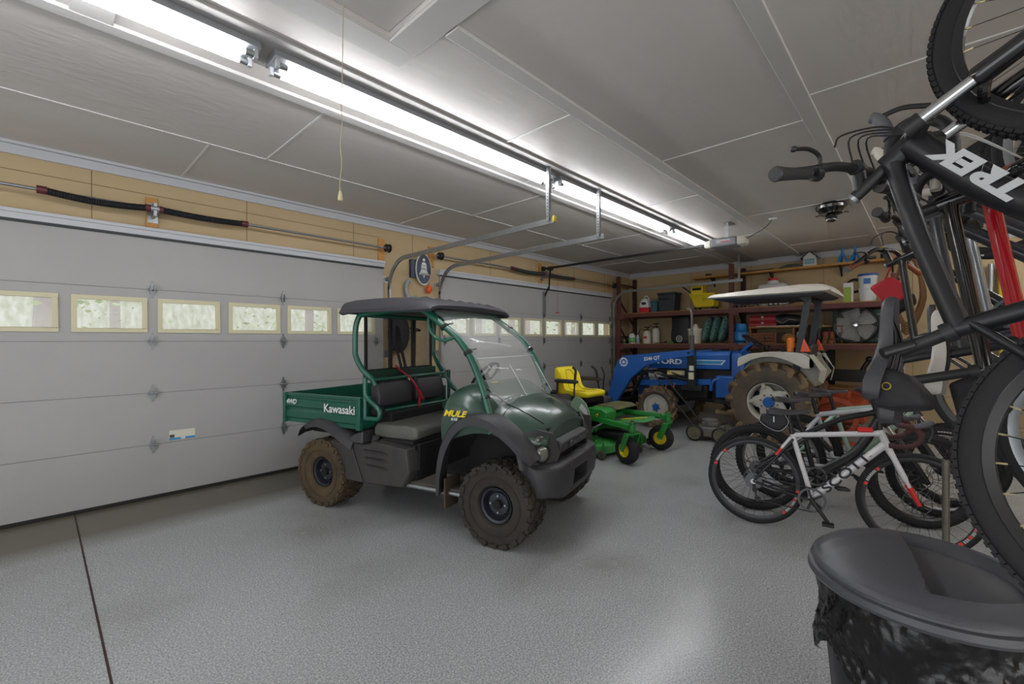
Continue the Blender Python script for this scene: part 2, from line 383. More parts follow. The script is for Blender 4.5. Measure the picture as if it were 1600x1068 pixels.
# torsion shafts, springs, drums
M_spring = mat('spring_black', '17191d', .5, metal=.3, bump=.6, bsc=150)
M_shaft = mat('shaft_steel', '8b8f92', .35, metal=.8)
def torsion(xa, xb, z, springs, bracket, label, old=False):
    y = D-.10
    t = thing('torsion_shaft', label, 'garage door spring', (0, 0, 0))
    build('shaft', G().cyl((xa, y, z), (xb, y, z), .0127, n=12), M_shaft, t)
    for (a, b, sag) in springs:
        pts = [V(a+(b-a)*i/20, y, z-sag*sin(pi*i/20)) for i in range(21)]
        s = build('spring', G().tube(pts, .028, 14), M_spring if not old else mat('spring_grey', '3c3d3f', .45, metal=.5, bump=.6, bsc=150), t)
        g = G()
        nr = int((b-a)/.016)
        for i in range(nr): g.torus(V(a+(i+.5)*(b-a)/nr, y, z-sag*sin(pi*(i+.5)/nr)), (1, 0, 0), .0275, .0042, 12, 4)
        build('spring_coil', g, M_spring if not old else MATS['spring_grey'], s)
        for q in (a, b-.01): build('winding_cone', G().cyl((q-.03, y, z), (q+.03, y, z), .033, n=12), mat('cone_red', '5a2226', .5), s)
    build('center_bracket', G().bx((bracket-.012, y-.03, z-.07), (bracket+.012, y0-.022, z+.05)).bx((bracket-.04, y0-.03, z-.11), (bracket+.04, y0-.022, z+.07)).cyl((bracket-.03, y, z), (bracket+.03, y, z), .036, n=14), M_galv, t)
    for x in (xa+.07, xb-.06):
        build('cable_drum', G().lathe([(.014, -.03), (.05, -.03), (.055, -.02), (.045, -.015), (.045, .015), (.058, .02), (.058, .028), (.014, .03)], (x, y, z), (1, 0, 0), 20), M_blkm, t)
    return t
torsion(-1.66, 3.24, 2.70, [(.03, .72, .025), (.78, 1.50, .012)], .75, 'long torsion shaft with two black coil springs over the near garage door')
torsion(3.98, 9.06, 2.715, [(5.6, 6.45, .02), (6.62, 7.4, .012)], 6.53, 'torsion shaft with two worn grey coil springs over the far garage door', True)
i = 0
for (x, z0, z1, lb) in ((.745, 2.55, 2.83, 'orange pine block behind the center bracket over the near garage door'), (3.16, 2.52, 2.84, 'orange pine block behind the cable drum at the right end of the near door shaft'), (3.98, 2.56, 2.86, 'orange pine block right of the bell sign, behind the far door shaft end'), (6.5, 2.54, 2.93, 'orange pine block over the middle of the far garage door'), (8.95, 2.6, 2.8, 'orange pine block at the rack post, over the far end of the far door')):
    tag(build('wood_block', G().bx((x-.045, y0-.022, z0), (x+.045, y0, z1)), M_wood, bev=.002), lb, 'wood block', 'pine blocks behind the door shafts')

# tracks
def track(x, ye, zh, label, hang, ztop=HC):
    t = thing('door_track', label, 'garage door track', (0, 0, 0))
    yv = D-.05
    pts = [V(x, yv, .02), V(x, yv, 1.1), V(x, yv, 2.2)]
    for i in range(0, 10):
        a = i/9*pi/2; rr = .38
        pts.append(V(x, yv-rr+rr*cos(a), zh-rr+rr*sin(a)))
    pts.append(V(x, (ye+yv-.38)/2, zh+.01)); pts.append(V(x, ye, zh+.02))
    secs = []
    for i, p in enumerate(pts):
        a = pts[max(i-1, 0)]; b = pts[min(i+1, len(pts)-1)]; d = (b-a).normalized(); nrm = V(0, -d.z, d.y)
        w = .026; dp = .02
        prof = [(-w, 0), (-w, dp), (-w+.004, dp), (-w+.004, .004), (w-.004, .004), (w-.004, dp), (w, dp), (w, 0)]
        secs.append([p+nrm*u+V(v*1, 0, 0) for (u, v) in prof])
    build('rail', G().loft(secs), M_galv, t)
    for z in (.3, .8, 1.3, 1.8, 2.3): build('jamb_bracket', G().bx((x-.004, yv-.01, z-.03), (x+.001, y0, z+.03)).bx((x-.03, y0-.006, z-.04), (x+.03, y0, z+.04)), M_galv, t)
    g = G()
    g.bx((x-.02, ye+.04, zh+.02), (x-.017, ye+.075, ztop)); g.bx((x-.02, ye+.04, zh+.02), (x+.012, ye+.043, ztop))
    if hang: g.bar((x-.018, ye+.07, zh+.38), (x-.018+hang[0], ye+.07+hang[1], ztop-.005), .034, .003, (1, 0, 0))
    g2 = G()
    for i in range(int((ztop-zh)/.03)-1): g2.bx((x-.0206, ye+.05, zh+.05+i*.03), (x-.0200, ye+.064, zh+.066+i*.03))
    h = build('hanger', g, M_galv, t)
    build('punched_holes', g2, mat('hole_dark', '4d5155', .7), h)
    return t
track(3.22, 2.49, 2.545, 'galvanized door track left of the bell sign, yellow cap on its end', (-.0, .2))
track(4.07, 2.49, 2.545, 'galvanized door track right of the bell sign', (0, .12))
track(9.04, 2.55, 2.575, 'galvanized door track in front of the steel rack at the far corner', None)
tag(build('end_cap', G().box((3.222, 2.485, 2.572), (.04, .02, .055)), mat('yellow_cap', 'c9b93a', .5), bev=.004), 'small yellow cap on the end of the door track', 'cap')
bpy.data.objects['end_cap'].parent = [o for o in bpy.data.objects if o.name == 'door_track'][0]
for k_ in ('label', 'category'): del bpy.data.objects['end_cap'][k_]

# ------------------------------------------------------------------ fluorescent strip lamps
M_tube = mat('lamp_tube_lit', 'ffffff', .4, emit=(.97, .98, 1.0), es=TUBE_STRENGTH)
M_fix = mat('lamp_white_enamel', '8d9094', .35)
M_acr = mat('lamp_socket', 'b6b8bc', .4)
def lamp(x0, x1, label, yl=2.66, dz=.02):
    t = thing('fluorescent_lamp', label, 'lamp', (x0, yl, HC-dz), 0, 'twin tube strip lamps on the ceiling')
    Ln = x1-x0
    build('lamp_body', G().prism([(-.07, 0), (.07, 0), (.085, -.045), (.03, -.052), (-.03, -.052), (-.085, -.045)], 'yz', 0, Ln), M_fix, t, bev=.003)
    for yy in (-.050, .050):
        tb = build('lamp_tube', G().cyl((.07, yy, -.074), (Ln-.07, yy, -.074), .0165, n=12), M_tube, t)
        for q in (.03, Ln-.07): build('tube_cap', G().cyl((q, yy, -.074), (q+.04, yy, -.074), .0168, n=12), M_galv, tb)
        for q in (.01, Ln-.03): build('socket', G().bx((q, yy-.014, -.095), (q+.02, yy+.014, -.03)), M_acr, t, bev=.002)
lamp(1.6, 4.1, 'added unseen fill lamp above the hanging bicycles, near one', -1.5, 0)  # row of three unseen lamps added to brighten the right and far side
lamp(7.2, 9.7, 'added unseen fill lamp above the right end of the rack', -1.5, 0)
lamp(4.4, 6.9, 'added unseen fill lamp above the hanging bicycles, far one', -1.5, 0)
lamp(-1.72, .82, 'twin tube strip lamp at the top left, nearest in view')
lamp(.89, 3.37, 'twin tube strip lamp above the cord, second from the near end')
lamp(3.45, 6.0, 'twin tube strip lamp above the galvanized door track hangers')
lamp(6.08, 7.40, 'short twin tube lamp behind the garage door opener')

# ------------------------------------------------------------------ outside: ground, woods seen through the panes
M_gr = mat('leaf_litter', 'b9a88a', .9, c2='8f9a6a', sc=.8, amt=.3)
hm = mat('wooded_hillside', 'efeee6', .95, c2='a8ad86', sc=1.6, amt=.45, stretch=(1.6, 1, .55))
struct(build('hill', G().loft([[V(x, 44+3*sin(x*.1), -1), V(x, 46+3*sin(x*.1), 4+sin(x*.3)), V(x, 54, 15+2*sin(x*.17)), V(x, 60, 15)] for x in range(-70, 111, 6)], ring=False), hm)) ; bpy.data.objects['hill'].name = 'trim_30'
struct(build('ground', G().bx((-40, D+.6, -.14), (60, 70, -.1)), M_gr, smooth=False))
M_bark = mat('tree_bark', 'b3a6a6', .9, c2='d3c9c4', sc=3, amt=.3, bump=.5, bsc=20)
M_leaf = mat('spring_leaves', 'cfdcae', .8, c2='b2c88a', sc=2, amt=.3)
random.seed(3)
for i in range(34):
    x = -12+i*1.75+random.uniform(-.3, .3); y = (10, 15, 20)[i % 3]+random.uniform(-.6, .6); h = random.uniform(9, 13); r = random.uniform(.10, .22)
    pts = [V(0, 0, -.12), V(random.uniform(-.1, .1), 0, h*.3), V(random.uniform(-.3, .3), .1, h*.7), V(random.uniform(-.5, .5), .1, h)]
    t = thing('tree', 'slim bare-trunked tree standing in the woods beyond the garage doors', 'tree', (x, y, 0), 0, 'trees seen through the door windows')
    build('trunk', G().tube(sm(pts, 3), [r, r*.5], 8), M_bark, t)
    g = G()
    for j in range(150):
        c = V(random.uniform(-1.5, 1.5), random.uniform(-1.2, 1.2), random.uniform(.4, 6)); s_ = random.uniform(.04, .11)
        e1, e2, _ = basis((random.uniform(-1, 1), random.uniform(-1, 1), random.uniform(-1, 1)+.01))
        g.add([c+e1*s_, c+e2*s_*.6, c-e1*s_, c-e2*s_*.6], [(0, 1, 2, 3)])
    build('foliage', g, M_leaf, t, smooth=False)
# ------------------------------------------------------------------ green utility cart
M_grn = mat('cart_green_paint', '15503f', .32, c2='1b5a49', sc=3, amt=.1, coat=.3)
M_grn_d = mat('hood_green', '2c443a', .3, c2='3a5247', sc=2.5, amt=.2, coat=.5, bump=.03, bsc=8)
M_bplas = mat('faded_black_plastic', '3a3a3d', .5, c2='2c2c2e', sc=5, amt=.3, bump=.1, bsc=250)
M_bdirt = mat('dusty_black_plastic', '2b2b2f', .55, c2='45413b', sc=5, amt=.25, bump=.15, bsc=60, stretch=(1.2, 1, .6))
M_roof = mat('roof_plastic', '424247', .5, bump=.15, bsc=350)
M_tire = mat('muddy_tire', '1e1d1c', .75, c2='3b3127', sc=5, amt=.3, bump=.3, bsc=40)
M_tmud = mat('tire_mud_wall', '5b4a30', .9, c2='2e2922', sc=6, amt=.3, bump=.3, bsc=50)
M_rim = mat('cart_steel_rim', '34363e', .4, metal=.4)
M_seatg = mat('grey_vinyl', '5c5c57', .55, bump=.1, bsc=300)
M_seatb = mat('black_vinyl', '323135', .45, bump=.1, bsc=300)
M_dark = mat('near_black', '0d0d0d', .8)  # near-black colour shared by many dark parts
M_red = mat('red_strap', 'a01c24', .6)
M_strap = mat('black_webbing', '1d1e22', .7)
M_yel = mat('decal_yellow', 'e3c912', .5)
M_wht = mat('decal_white', 'd9dcd9', .5)
M_poly = mat('clear_polycarbonate', 'f4f8f8', .04, alpha=.15, spec=.7)
M_chrome = mat('chrome', 'c4c6c8', .15, metal=1)

def tread_block(g, a, R, y, w, l, h, cy, tw=0):
    """lug at angle a on a wheel of radius R (axis y), centred cy"""
    c = V(cos(a)*R, cy+y, sin(a)*R)
    er = V(cos(a), 0, sin(a)); et = V(-sin(a), 0, cos(a)); ey = V(0, 1, 0)
    et2 = et*cos(tw)+ey*sin(tw); ey2 = ey*cos(tw)-et*sin(tw)
    g.box(c, (l, w, h), Matrix((et2, ey2, er)).transposed())
def atv_wheel(t, c, R, w, side, rimm, rr=.115, mud=False, hubc=None):
    """side -1: outer face towards -y"""
    c = Vector(c); hw = w/2
    prof = [(rr+.012, -hw*.62), (rr+.03, -hw*.86), (R*.78, -hw), (R*.9, -hw*.97), (R*.965, -hw*.8), (R*.975, 0), (R*.965, hw*.8), (R*.9, hw*.97), (R*.78, hw), (rr+.03, hw*.86), (rr+.012, hw*.62)]
    g = G().lathe(prof, (0, 0, 0), (0, 1, 0), 48)
    n = 20
    for i in range(n):
        a = 2*pi*i/n
        for s in (1, -1):
            a2 = a+(pi/n if s > 0 else 0)
            tread_block(g, a2, R*.975, s*hw*.72, hw*.5, .045, .028, 0, s*.25)
            tread_block(g, a2+.12, R*.985, s*hw*.24, hw*.36, .034, .022, 0, -s*.4)
            # shoulder lugs wrap on to the sidewall
            c2 = V(cos(a2)*R*.925, s*hw*.985, sin(a2)*R*.925); er = V(cos(a2), 0, sin(a2)); et = V(-sin(a2), 0, cos(a2))
            g.box(c2, (.05, .016, R*.10), Matrix((et, V(0, 1, 0), er)).transposed())
            tread_block(g, a2+.16, R*.96, s*hw*.8, hw*.3, .03, .026, 0, 0)
    for s in (1, -1): g.torus((0, s*hw*.99, 0), (0, 1, 0), R*.70, .004, 48, 6)
    wheel = build('wheel', G().lathe([(rr+.012, -hw*.78), (rr+.014, -hw*.70), (rr-.004, -hw*.66), (rr-.012, -hw*.3), (rr-.012, hw*.3), (rr-.004, hw*.66), (rr+.014, hw*.7), (rr+.012, hw*.78)], (0, 0, 0), (0, 1, 0), 40)
        .lathe([(rr-.012, side*hw*.25), (rr*.75, side*hw*.30), (rr*.68, side*hw*.42), (rr*.4, side*hw*.42), (0, side*hw*.42)], (0, 0, 0), (0, 1, 0), 40), rimm, t, bev=0)
    wheel.location = c
    build('tire', g, M_tmud if mud else M_tire, wheel)
    g = G().cyl((0, side*hw*.2, 0), (0, side*hw*.68, 0), rr*.30, rr*.27, 20)
    build('hub', g, M_dark if hubc is None else hubc, wheel, bev=.003)
    for i in range(4):
        a = pi/4*2*i
        build('lug_nut', G().cyl((cos(a)*rr*.52, side*hw*.40, sin(a)*rr*.52), (cos(a)*rr*.52, side*hw*.55, sin(a)*rr*.52), .009, n=6), M_galv, wheel)
    return wheel

def dense(S, kx, kr):
    """refine lofted sections smoothly in both directions, keeping the ring's base flat"""
    R_ = []
    for s_ in S: R_.append(sm(s_, kr))
    n = len(R_[0]); cols = [sm([r[j] for r in R_], kx) for j in range(n)]
    return [[cols[j][i] for j in range(n)] for i in range(len(cols[0]))]
def make_cart():
    t = thing('utility_cart', 'dark green utility cart with black roof, open bed and muddy tires, parked on the floor', 'utility vehicle', (2.357, 4.141, 0), -1.304)
    WB, R = 1.79, .295
    for (x, y, sd, md) in ((0, -.535, -1, True), (0, .535, 1, True), (WB, -.535, -1, False), (WB, .535, 1, False)):
        atv_wheel(t, (x, y, R), R, .25, sd, M_rim, mud=md)
    # bed
    g = G(); x0, x1, z0, z1, hy = -.56, .44, .71, .98, .60
    g.bx((x0, -hy+.02, z0), (x1, hy-.02, z0+.02))
    bedp = build('bed', g, M_grn, t, bev=.003)
    for s in (1, -1):
        y = s*hy
        # pressed side panel with two long ribs
        prof = [(0, z0-.005), (.0, z0+.03), (.014, z0+.045), (.014, z0+.105), (0, z0+.125), (0, z0+.135), (.02, z0+.15), (.02, z0+.205), (0, z0+.222), (-.004, z0+.232), (-.004, z0+.238), (.012, z0+.245), (.012, z1), (-.02, z1), (-.02, z0-.005)]
        secs = [[V(x, s*(hy-.01+p[0]), p[1]) for p in prof] for x in (x0+.02, x1-.035)]
        build('bed_side', G().loft(secs), M_grn, bedp, ang=25)
        build('bed_corner', G().bx((x1-.04, y-.022, z0-.01), (x1+.01, y+.012, z1+.004)), M_grn, bedp, bev=.004)
        build('bed_corner', G().bx((x0-.01, y-.022, z0-.01), (x0+.025, y+.012, z1+.004)), M_grn, bedp, bev=.004)
    build('tailgate', G().bx((x0-.008, -hy, z0+.02), (x0+.012, hy, z1)).bx((x0-.015, -hy, z1-.03), (x0-.008, hy, z1)), M_grn, bedp, bev=.003)
    build('bed_front', G().bx((x1-.012, -hy, z0+.02), (x1+.008, hy, z1)), M_grn, bedp, bev=.003)
    txt('lettering', 'Kawasaki', .105, M_wht, t, (.205, -.626, .868), (1, 0, 0), (0, 0, 1), .001, .012)
    txt('lettering', '4WD', .062, M_wht, t, (-.435, -.626, .902), (1, 0, 0), (0, 0, 1), .001, .03, .25)
    # latch strap and spring box behind bed
    build('bed_latch', G().bar((.47, -.56, .93), (.46, -.57, .78), .03, .012, (0, 1, 0)), M_bplas, t, bev=.003)
    build('engine_cover', G().bx((.46, -.42, .52), (.62, .42, .84)), M_dark, t, bev=.01)
    build('air_duct', G().cyl((.5, -.50, .86), (.58, -.50, .86), .05, n=18), M_dark, t, bev=.004)
    # chassis
    build('chassis', G().bx((-.3, -.25, .27), (2.0, .25, .36)).bx((-.35, -.45, .60), (.46, .45, .70)).bx((.3, -.5, .30), (1.0, .5, .62)), M_dark, t, bev=.006)
    build('axle', G().cyl((0, -.42, R), (0, .42, R), .03).sph((0, 0, R), .1), M_dark, t)
    build('axle', G().cyl((WB, -.42, R), (WB, .42, R), .03), M_dark, t)
    # rear fenders
    for s in (1, -1):
        arc = [(-.295, .625), (-.25, .70), (-.16, .755), (-.04, .775), (.08, .755), (.2, .70), (.3, .655), (.385, .615)]
        secs = []
        for (x, z) in [(p.x, p.z) for p in sm([V(a, 0, b) for a, b in arc], 4)]:
            secs.append([V(x, s*.40, z+.01), V(x, s*.58, z+.004), V(x, s*.645, z-.02), V(x, s*.665, z-.075 if x > -.2 else z-.03), V(x+.0, s*.655, z-.075 if x > -.2 else z-.03), V(x, s*.635, z-.025), V(x, s*.58, z-.006), V(x, s*.40, z)])
        build('rear_fender', G().loft(secs), M_bplas, t, ang=50)
    # lower side body
    for s in (1, -1):
        o_ = [(.10, .60), (.24, .615), (.40, .60), (.55, .595), (.62, .635), (.97, .60), (1.0, .42), (.93, .285), (.55, .262), (.35, .262), (.30, .30)]
        y_in = s*.40
        n = len(o_); g = G()
        g.loft([[V(x, s*.40, z) for x, z in o_], [V(x, s*.605, z) for x, z in o_], [V(.55+(x-.55)*.97, s*.625, .45+(z-.45)*.95) for x, z in o_]])
        b = build('side_body', g, M_bdirt, t, bev=.006)
        for i in range(3):
            zz = .545-.062*i
            build('louver', G().loft([[V(.47+.02*i, s*.624, zz+.012), V(.47+.02*i, s*.624, zz-.012), V(.47+.02*i, s*.618, zz)], [V(.7, s*.647, zz+.010), V(.7, s*.632, zz-.016), V(.7, s*.62, zz)], [V(.78, s*.624, zz-.006), V(.78, s*.624, zz-.022), V(.78, s*.618, zz-.012)]]), M_bdirt, b)
        build('body_corner', G().prism([(.11, .59), (.36, .59), (.50, .275), (.31, .275)], 'xz', s*.625, s*.64), M_bdirt, b, bev=.005)
    # step well behind the front wheel (dark inner), floor
    build('floor_pan', G().bx((.95, -.56, .30), (1.45, .56, .33)), mat('mat_dirt', '5d544b', .9, c2='3b3733', sc=9, amt=.3), t, bev=.004)
    [build('sill', G().cyl((.9, q, .30), (1.5, q, .30), .018), M_galv, t) for q in (-.57, .57)]
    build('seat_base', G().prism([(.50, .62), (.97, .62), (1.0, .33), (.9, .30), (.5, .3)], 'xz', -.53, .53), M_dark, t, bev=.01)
    # fuel filler and trims between fender and seat
    build('air_box', G().loft([[V(.30, -.64, .60), V(.30, -.45, .60), V(.36, -.45, .66), V(.36, -.62, .66)], [V(.50, -.64, .60), V(.50, -.45, .60), V(.46, -.45, .70), V(.46, -.60, .70)]]), M_bplas, t, bev=.01)
    build('fuel_cap', G().cyl((.57, -.58, .58), (.62, -.60, .665), .028, n=16), M_bplas, t, bev=.003)
    build('seat_rail', G().tube([(.62, -.53, .625), (.95, -.53, .632), (.97, 0, .632), (.95, .53, .632)], .02, 8), M_dark, t)
    # bench seat
    sq = []
    for y in (-.52, -.50, -.3, 0, .3, .50, .52):
        k = .9 if abs(y) > .51 else 1
        prof = [(.50, .66), (.505, .72), (.53, .757), (.60, .762), (.75, .755), (.88, .765), (.955, .755), (.985, .72), (.985, .665), (.95, .645), (.6, .64)]
        sq.append([V(.74+(x-.74)*k, y, .70+(z-.70)*k) for x, z in prof])
    build('seat', G().loft(sq), M_seatg, t, bev=.012, ang=60)
    # two-cushion backrest
    for a, b in ((-.47, -.03), (.03, .47)):
        secs = []
        for i, y in enumerate([a, a+.012, a+.05, (a+b)/2, b-.05, b-.012, b]):
            k = .80 if i in (0, 6) else .94 if i in (1, 5) else 1
            prof = [(.44, .885), (.50, .875), (.535, .90), (.53, 1.0), (.505, 1.095), (.475, 1.12), (.44, 1.115), (.42, 1.08), (.425, .95)]
            secs.append([V(.475+(x-.475)*k, y, 1.0+(z-1.0)*k) for x, z in prof])
        build('backrest', G().loft(secs), M_seatb, t, bev=.008, ang=60)
    # roll cage
    r = .0245
    for s in (1, -1):
        y = s*.55
        p = sm([(.36, y*.96, 1.70), (.335, y, 1.60), (.325, y, 1.42), (.335, y, 1.33), (.40, y*.98, 1.22), (.48, y*.93, 1.14), (.50, y*.9, 1.08)], 5)
        build('cage_hoop', G().tube(p, r, 12), M_grn, t)
        p = sm([(.495, s*.60, 1.155), (.495, s*.60, 1.04), (.51, s*.60, .99), (.60, s*.60, .93), (.655, s*.60, .885), (.66, s*.60, .845), (.635, s*.60, .815), (.56, s*.60, .812), (.50, s*.60, .81)], 4)
        lw = build('cage_lower', G().tube(p, .020, 12), M_grn, t)
        build('cage_stub', G().cyl((.495, s*.60, .80), (.495, s*.60, 1.15), .018, n=10), M_grn, lw)
        y2 = s*.54
        p = sm([(.37, s*.53, 1.70), (.70, s*.53, 1.725), (1.0, s*.53, 1.725), (1.09, s*.53, 1.705), (1.22, s*.535, 1.62), (1.42, s*.54, 1.475), (1.55, s*.545, 1.30), (1.65, s*.55, 1.07), (1.715, s*.555, .86)], 6)
        fp = build('front_pillar', G().tube(p, .027, 14), M_grn, t)
        build('pillar_foot', G().bar((1.69, s*.575, .90), (1.735, s*.575, .79), .045, .07, (0, 1, 0)), M_grn, fp, bev=.008)
        for zz, xx in ((.875, 1.70), (.82, 1.722)):
            build('bolt', G().cyl((xx, s*.59, zz), (xx, s*.612, zz), .013, n=10), M_blkm, fp)
        p = sm([(1.13, s*.53, 1.69), (1.135, s*.55, 1.62), (1.16, s*.56, 1.55), (1.22, s*.56, 1.49), (1.30, s*.56, 1.47), (1.37, s*.55, 1.49), (1.40, s*.54, 1.50)], 5)
        if s < 0: build('grab_handle', G().tube(p, .013, 10), M_grn, t)
        # windscreen clamps
        for (xx, zz) in ((1.285, 1.575), (1.505, 1.375), (1.66, 1.04)):
            dd = V(.55, 0, -.8).normalized()
            cl = build('clamp', G().lathe([(.028, -.014), (.034, -.012), (.034, .012), (.028, .014)], (xx, s*.543, zz), dd, 16, True), M_blk, t)
            build('clamp_bolt', G().cyl((xx+.0, s*.50, zz+.02), (xx+.03, s*.47, zz+.03), .007, n=8), M_chrome, cl)
        build('rear_stay', G().tube([(.50, s*.50, 1.12), (.62, s*.50, 1.0), (.84, s*.48, .80)], .014, 8), M_grn, t) if s > 0 else None
    build('cage_crossbar', G().tube([(.50, -.52, 1.13), (.50, .52, 1.13)], .0155, 10), M_grn, t)
    build('cage_crossbar', G().tube([(.50, -.50, .85), (.62, .50, .85)], .014, 10), M_grn, t)
    build('cage_crossbar', G().tube([(.37, -.53, 1.70), (.37, .53, 1.70)], .02, 10), M_grn, t)
    build('cage_crossbar', G().tube([(1.08, -.53, 1.70), (1.08, .53, 1.70)], .02, 10), M_grn, t)
    # mesh screen behind the cab
    g = G(); xs = .36; za, zb, ya, yb = 1.20, 1.70, -.46, .46
    scr = build('screen_frame', G().bx((xs-.01, ya-.012, za), (xs+.01, ya+.012, zb)).bx((xs-.01, yb-.012, za), (xs+.01, yb+.012, zb)).bx((xs-.01, ya, za-.045), (xs+.01, yb, za+.012)).bx((xs-.01, ya, zb-.012), (xs+.01, yb, zb+.012)).bx((xs-.012, -.165, za), (xs+.012, -.135, zb)).bx((xs-.012, .155, za), (xs+.012, .185, zb)), M_blkm, t)
    st = .026; w_ = .0024; n1 = int((yb-ya)/st); hh = zb-za; wd = yb-ya; sl = .62
    for k in range(-int(hh/sl/st)-1, n1+int(hh/sl/st)+2):
        for sg in (1, -1):
            # line y = ya + k*st + sg*(z-za)/sl..., clipped
            y_a = ya+k*st; pts = []
            z0_, z1_ = za, zb; yy0 = y_a; yy1 = y_a+sg*hh/sl
            t0, t1 = 0., 1.
            dy = yy1-yy0
            for lo, hi in ((ya, yb),):
                ta, tb = (lo-yy0)/dy, (hi-yy0)/dy
                if ta > tb: ta, tb = tb, ta
                t0 = max(t0, ta); t1 = min(t1, tb)
            if t0 >= t1: continue
            g.bar((xs, yy0+dy*t0, za+hh*t0), (xs, yy0+dy*t1, za+hh*t1), w_, w_, (1, 0, 0))
    build('screen_mesh', g, M_blkm, scr, smooth=False, weld=False)
    build('screen_panel', G().bx((.36, -.50, 1.125), (.40, .50, 1.20)), mat('cart_green_dark', '12382c', .5), t, bev=.01)
    # roof
    xs_ = [.232, .24, .27, .36, .6, .8, 1.0, 1.13, 1.22, 1.28]
    zs_ = [1.73, 1.785, 1.81, 1.825, 1.83, 1.828, 1.818, 1.80, 1.78, 1.745]
    ys_ = [-.645, -.64, -.62, -.56, -.3, 0, .3, .56, .62, .64, .645]
    yz = [-.10, -.05, -.015, 0, .01, .014, .01, 0, -.015, -.05, -.10]
    secs = []
    for i, x in enumerate(xs_):
        fr = max(0, (x-1.0)/.30)
        row = []
        for j, y in enumerate(ys_):
            bow = -.05*fr*(y/.6)**2
            rib = 0
            row.append(V(x+bow, y, max(zs_[i]+yz[j], 1.715 if i else 1.715)+rib))
        under = [V(p.x+(.015 if i == 0 else -.01 if i == len(xs_)-1 else 0), p.y*.97, min(p.z-.02, 1.73)) for p in reversed(row)]
        secs.append(row+under)
    rf = build('roof', G().loft(secs), M_roof, t, ang=50)
    for j in range(7):
        y = -.48+.16*j; 
        build('roof_rib', G().loft([[V(.96, y-.02, 1.82), V(.96, y+.02, 1.82), V(.96, y, 1.824)], [V(1.06, y-.03, 1.80), V(1.06, y+.03, 1.80), V(1.06, y, 1.832)], [V(1.235-.05*(y/.6)**2, y-.024, 1.75), V(1.235-.05*(y/.6)**2, y+.024, 1.75), V(1.235-.05*(y/.6)**2, y, 1.782)]]), M_roof, rf)
    build('roof_lip', G().tube([(.235, -.64, 1.715), (.235, .64, 1.715)], .008, 6).tube([(.235, -.64, 1.715), (1.21, -.64, 1.715)], .008, 6).tube([(.235, .64, 1.715), (1.21, .64, 1.715)], .008, 6), M_roof, rf)
    build('roof_knob', G().cyl((.40, -.42, 1.79), (.40, -.42, 1.82), .018, n=12), M_blk, rf)
    # ------- front cowl: lofted cross sections along x (half profile mirrored)
    def sec(x, pts):
        h_ = [V(x, -p[0], p[1]) for p in pts]; return h_+[V(x, p[0], p[1]) for p in reversed(pts)]
    S = []
    S.append(sec(1.30, [(.60, .70), (.61, .78), (.605, .86), (.575, .93), (.51, .98), (.40, 1.0), (.2, 1.005), (.0, 1.005)]))
    S.append(sec(1.34, [(.60, .70), (.615, .82), (.61, .93), (.58, 1.01), (.51, 1.06), (.39, 1.08), (.2, 1.085), (.0, 1.085)]))
    S.append(sec(1.44, [(.60, .74), (.62, .84), (.612, .95), (.58, 1.035), (.51, 1.095), (.39, 1.125), (.2, 1.135), (.0, 1.135)]))
    S.append(sec(1.58, [(.59, .78), (.615, .85), (.605, .93), (.57, 1.0), (.49, 1.055), (.38, 1.08), (.2, 1.095), (.0, 1.095)]))
    S.append(sec(1.70, [(.56, .78), (.58, .83), (.57, .88), (.53, .93), (.46, .98), (.38, 1.015), (.2, 1.04), (.0, 1.04)]))
    S.append(sec(1.72, [(.56, .78), (.575, .825), (.565, .865), (.53, .91), (.465, .955), (.38, .99), (.2, 1.02), (.0, 1.025)]))
    S.append(sec(1.85, [(.54, .74), (.555, .78), (.545, .83), (.51, .87), (.45, .915), (.37, .945), (.2, .985), (.0, .99)]))
    S.append(sec(1.98, [(.50, .70), (.515, .74), (.505, .785), (.47, .815), (.42, .85), (.35, .88), (.2, .925), (.0, .94)]))
    S.append(sec(2.06, [(.46, .70), (.475, .72), (.465, .755), (.44, .775), (.40, .80), (.33, .83), (.2, .865), (.0, .88)]))
    S.append(sec(2.10, [(.42, .70), (.43, .715), (.425, .735), (.41, .75), (.37, .765), (.3, .79), (.2, .815), (.0, .83)]))
    hood = build('hood', G().loft(dense(S, 3, 3), ring=True), M_grn_d, t, ang=32)
    # panel gaps
    def surf(x, k):
        for a, b in zip(S, S[1:]):
            if a[0].x <= x <= b[0].x:
                u = (x-a[0].x)/(b[0].x-a[0].x); return a[k].lerp(b[k], u)
    for k, xs0 in ((5, 1.55), (10, 1.55)):
        pts = [surf(1.52+i*.0575, k)+V(0, 0, .002) for i in range(10)]
        build('hood_gap', G().tube(pts, .0045, 6), M_dark, hood)
    pts = [surf(1.78, k)+V(0, 0, .0) for k in range(0, 6)]
    build('hood_gap', G().tube(sm(pts, 3), .004, 6), M_dark, hood)
    for i in range(5):
        build('hood_vent', G().bar((1.90+.018*i, .02+.0*i, .988-.012*i), (1.90+.018*i, .14, .975-.012*i), .006, .004), M_dark, hood)
    build('cup_holder', G().lathe([(.05, 0), (.046, .004), (.042, -.01), (.0, -.012)], (1.46, -.40, 1.108), (0, -.15, 1), 24), M_dark, hood)
    build('dash_cap', G().bx((1.30, -.50, .90), (1.34, .50, .985)), M_dark, t, bev=.01)
    build('warning_decal', G().box((1.5, -.16, 1.124), (.05, .09, .001), (0, .15, 0)), M_yel, hood)
    txt('lettering', 'MULE', .062, M_yel, hood, (1.452, -.650, .925), (1, .02, 0), (0, .12, 1), .001, .03, .3, 1.25)
    txt('lettering', '610', .028, M_wht, hood, (1.45, -.650, .884), (1, .02, 0), (0, .12, 1), .001, .02, 0, 1.3)
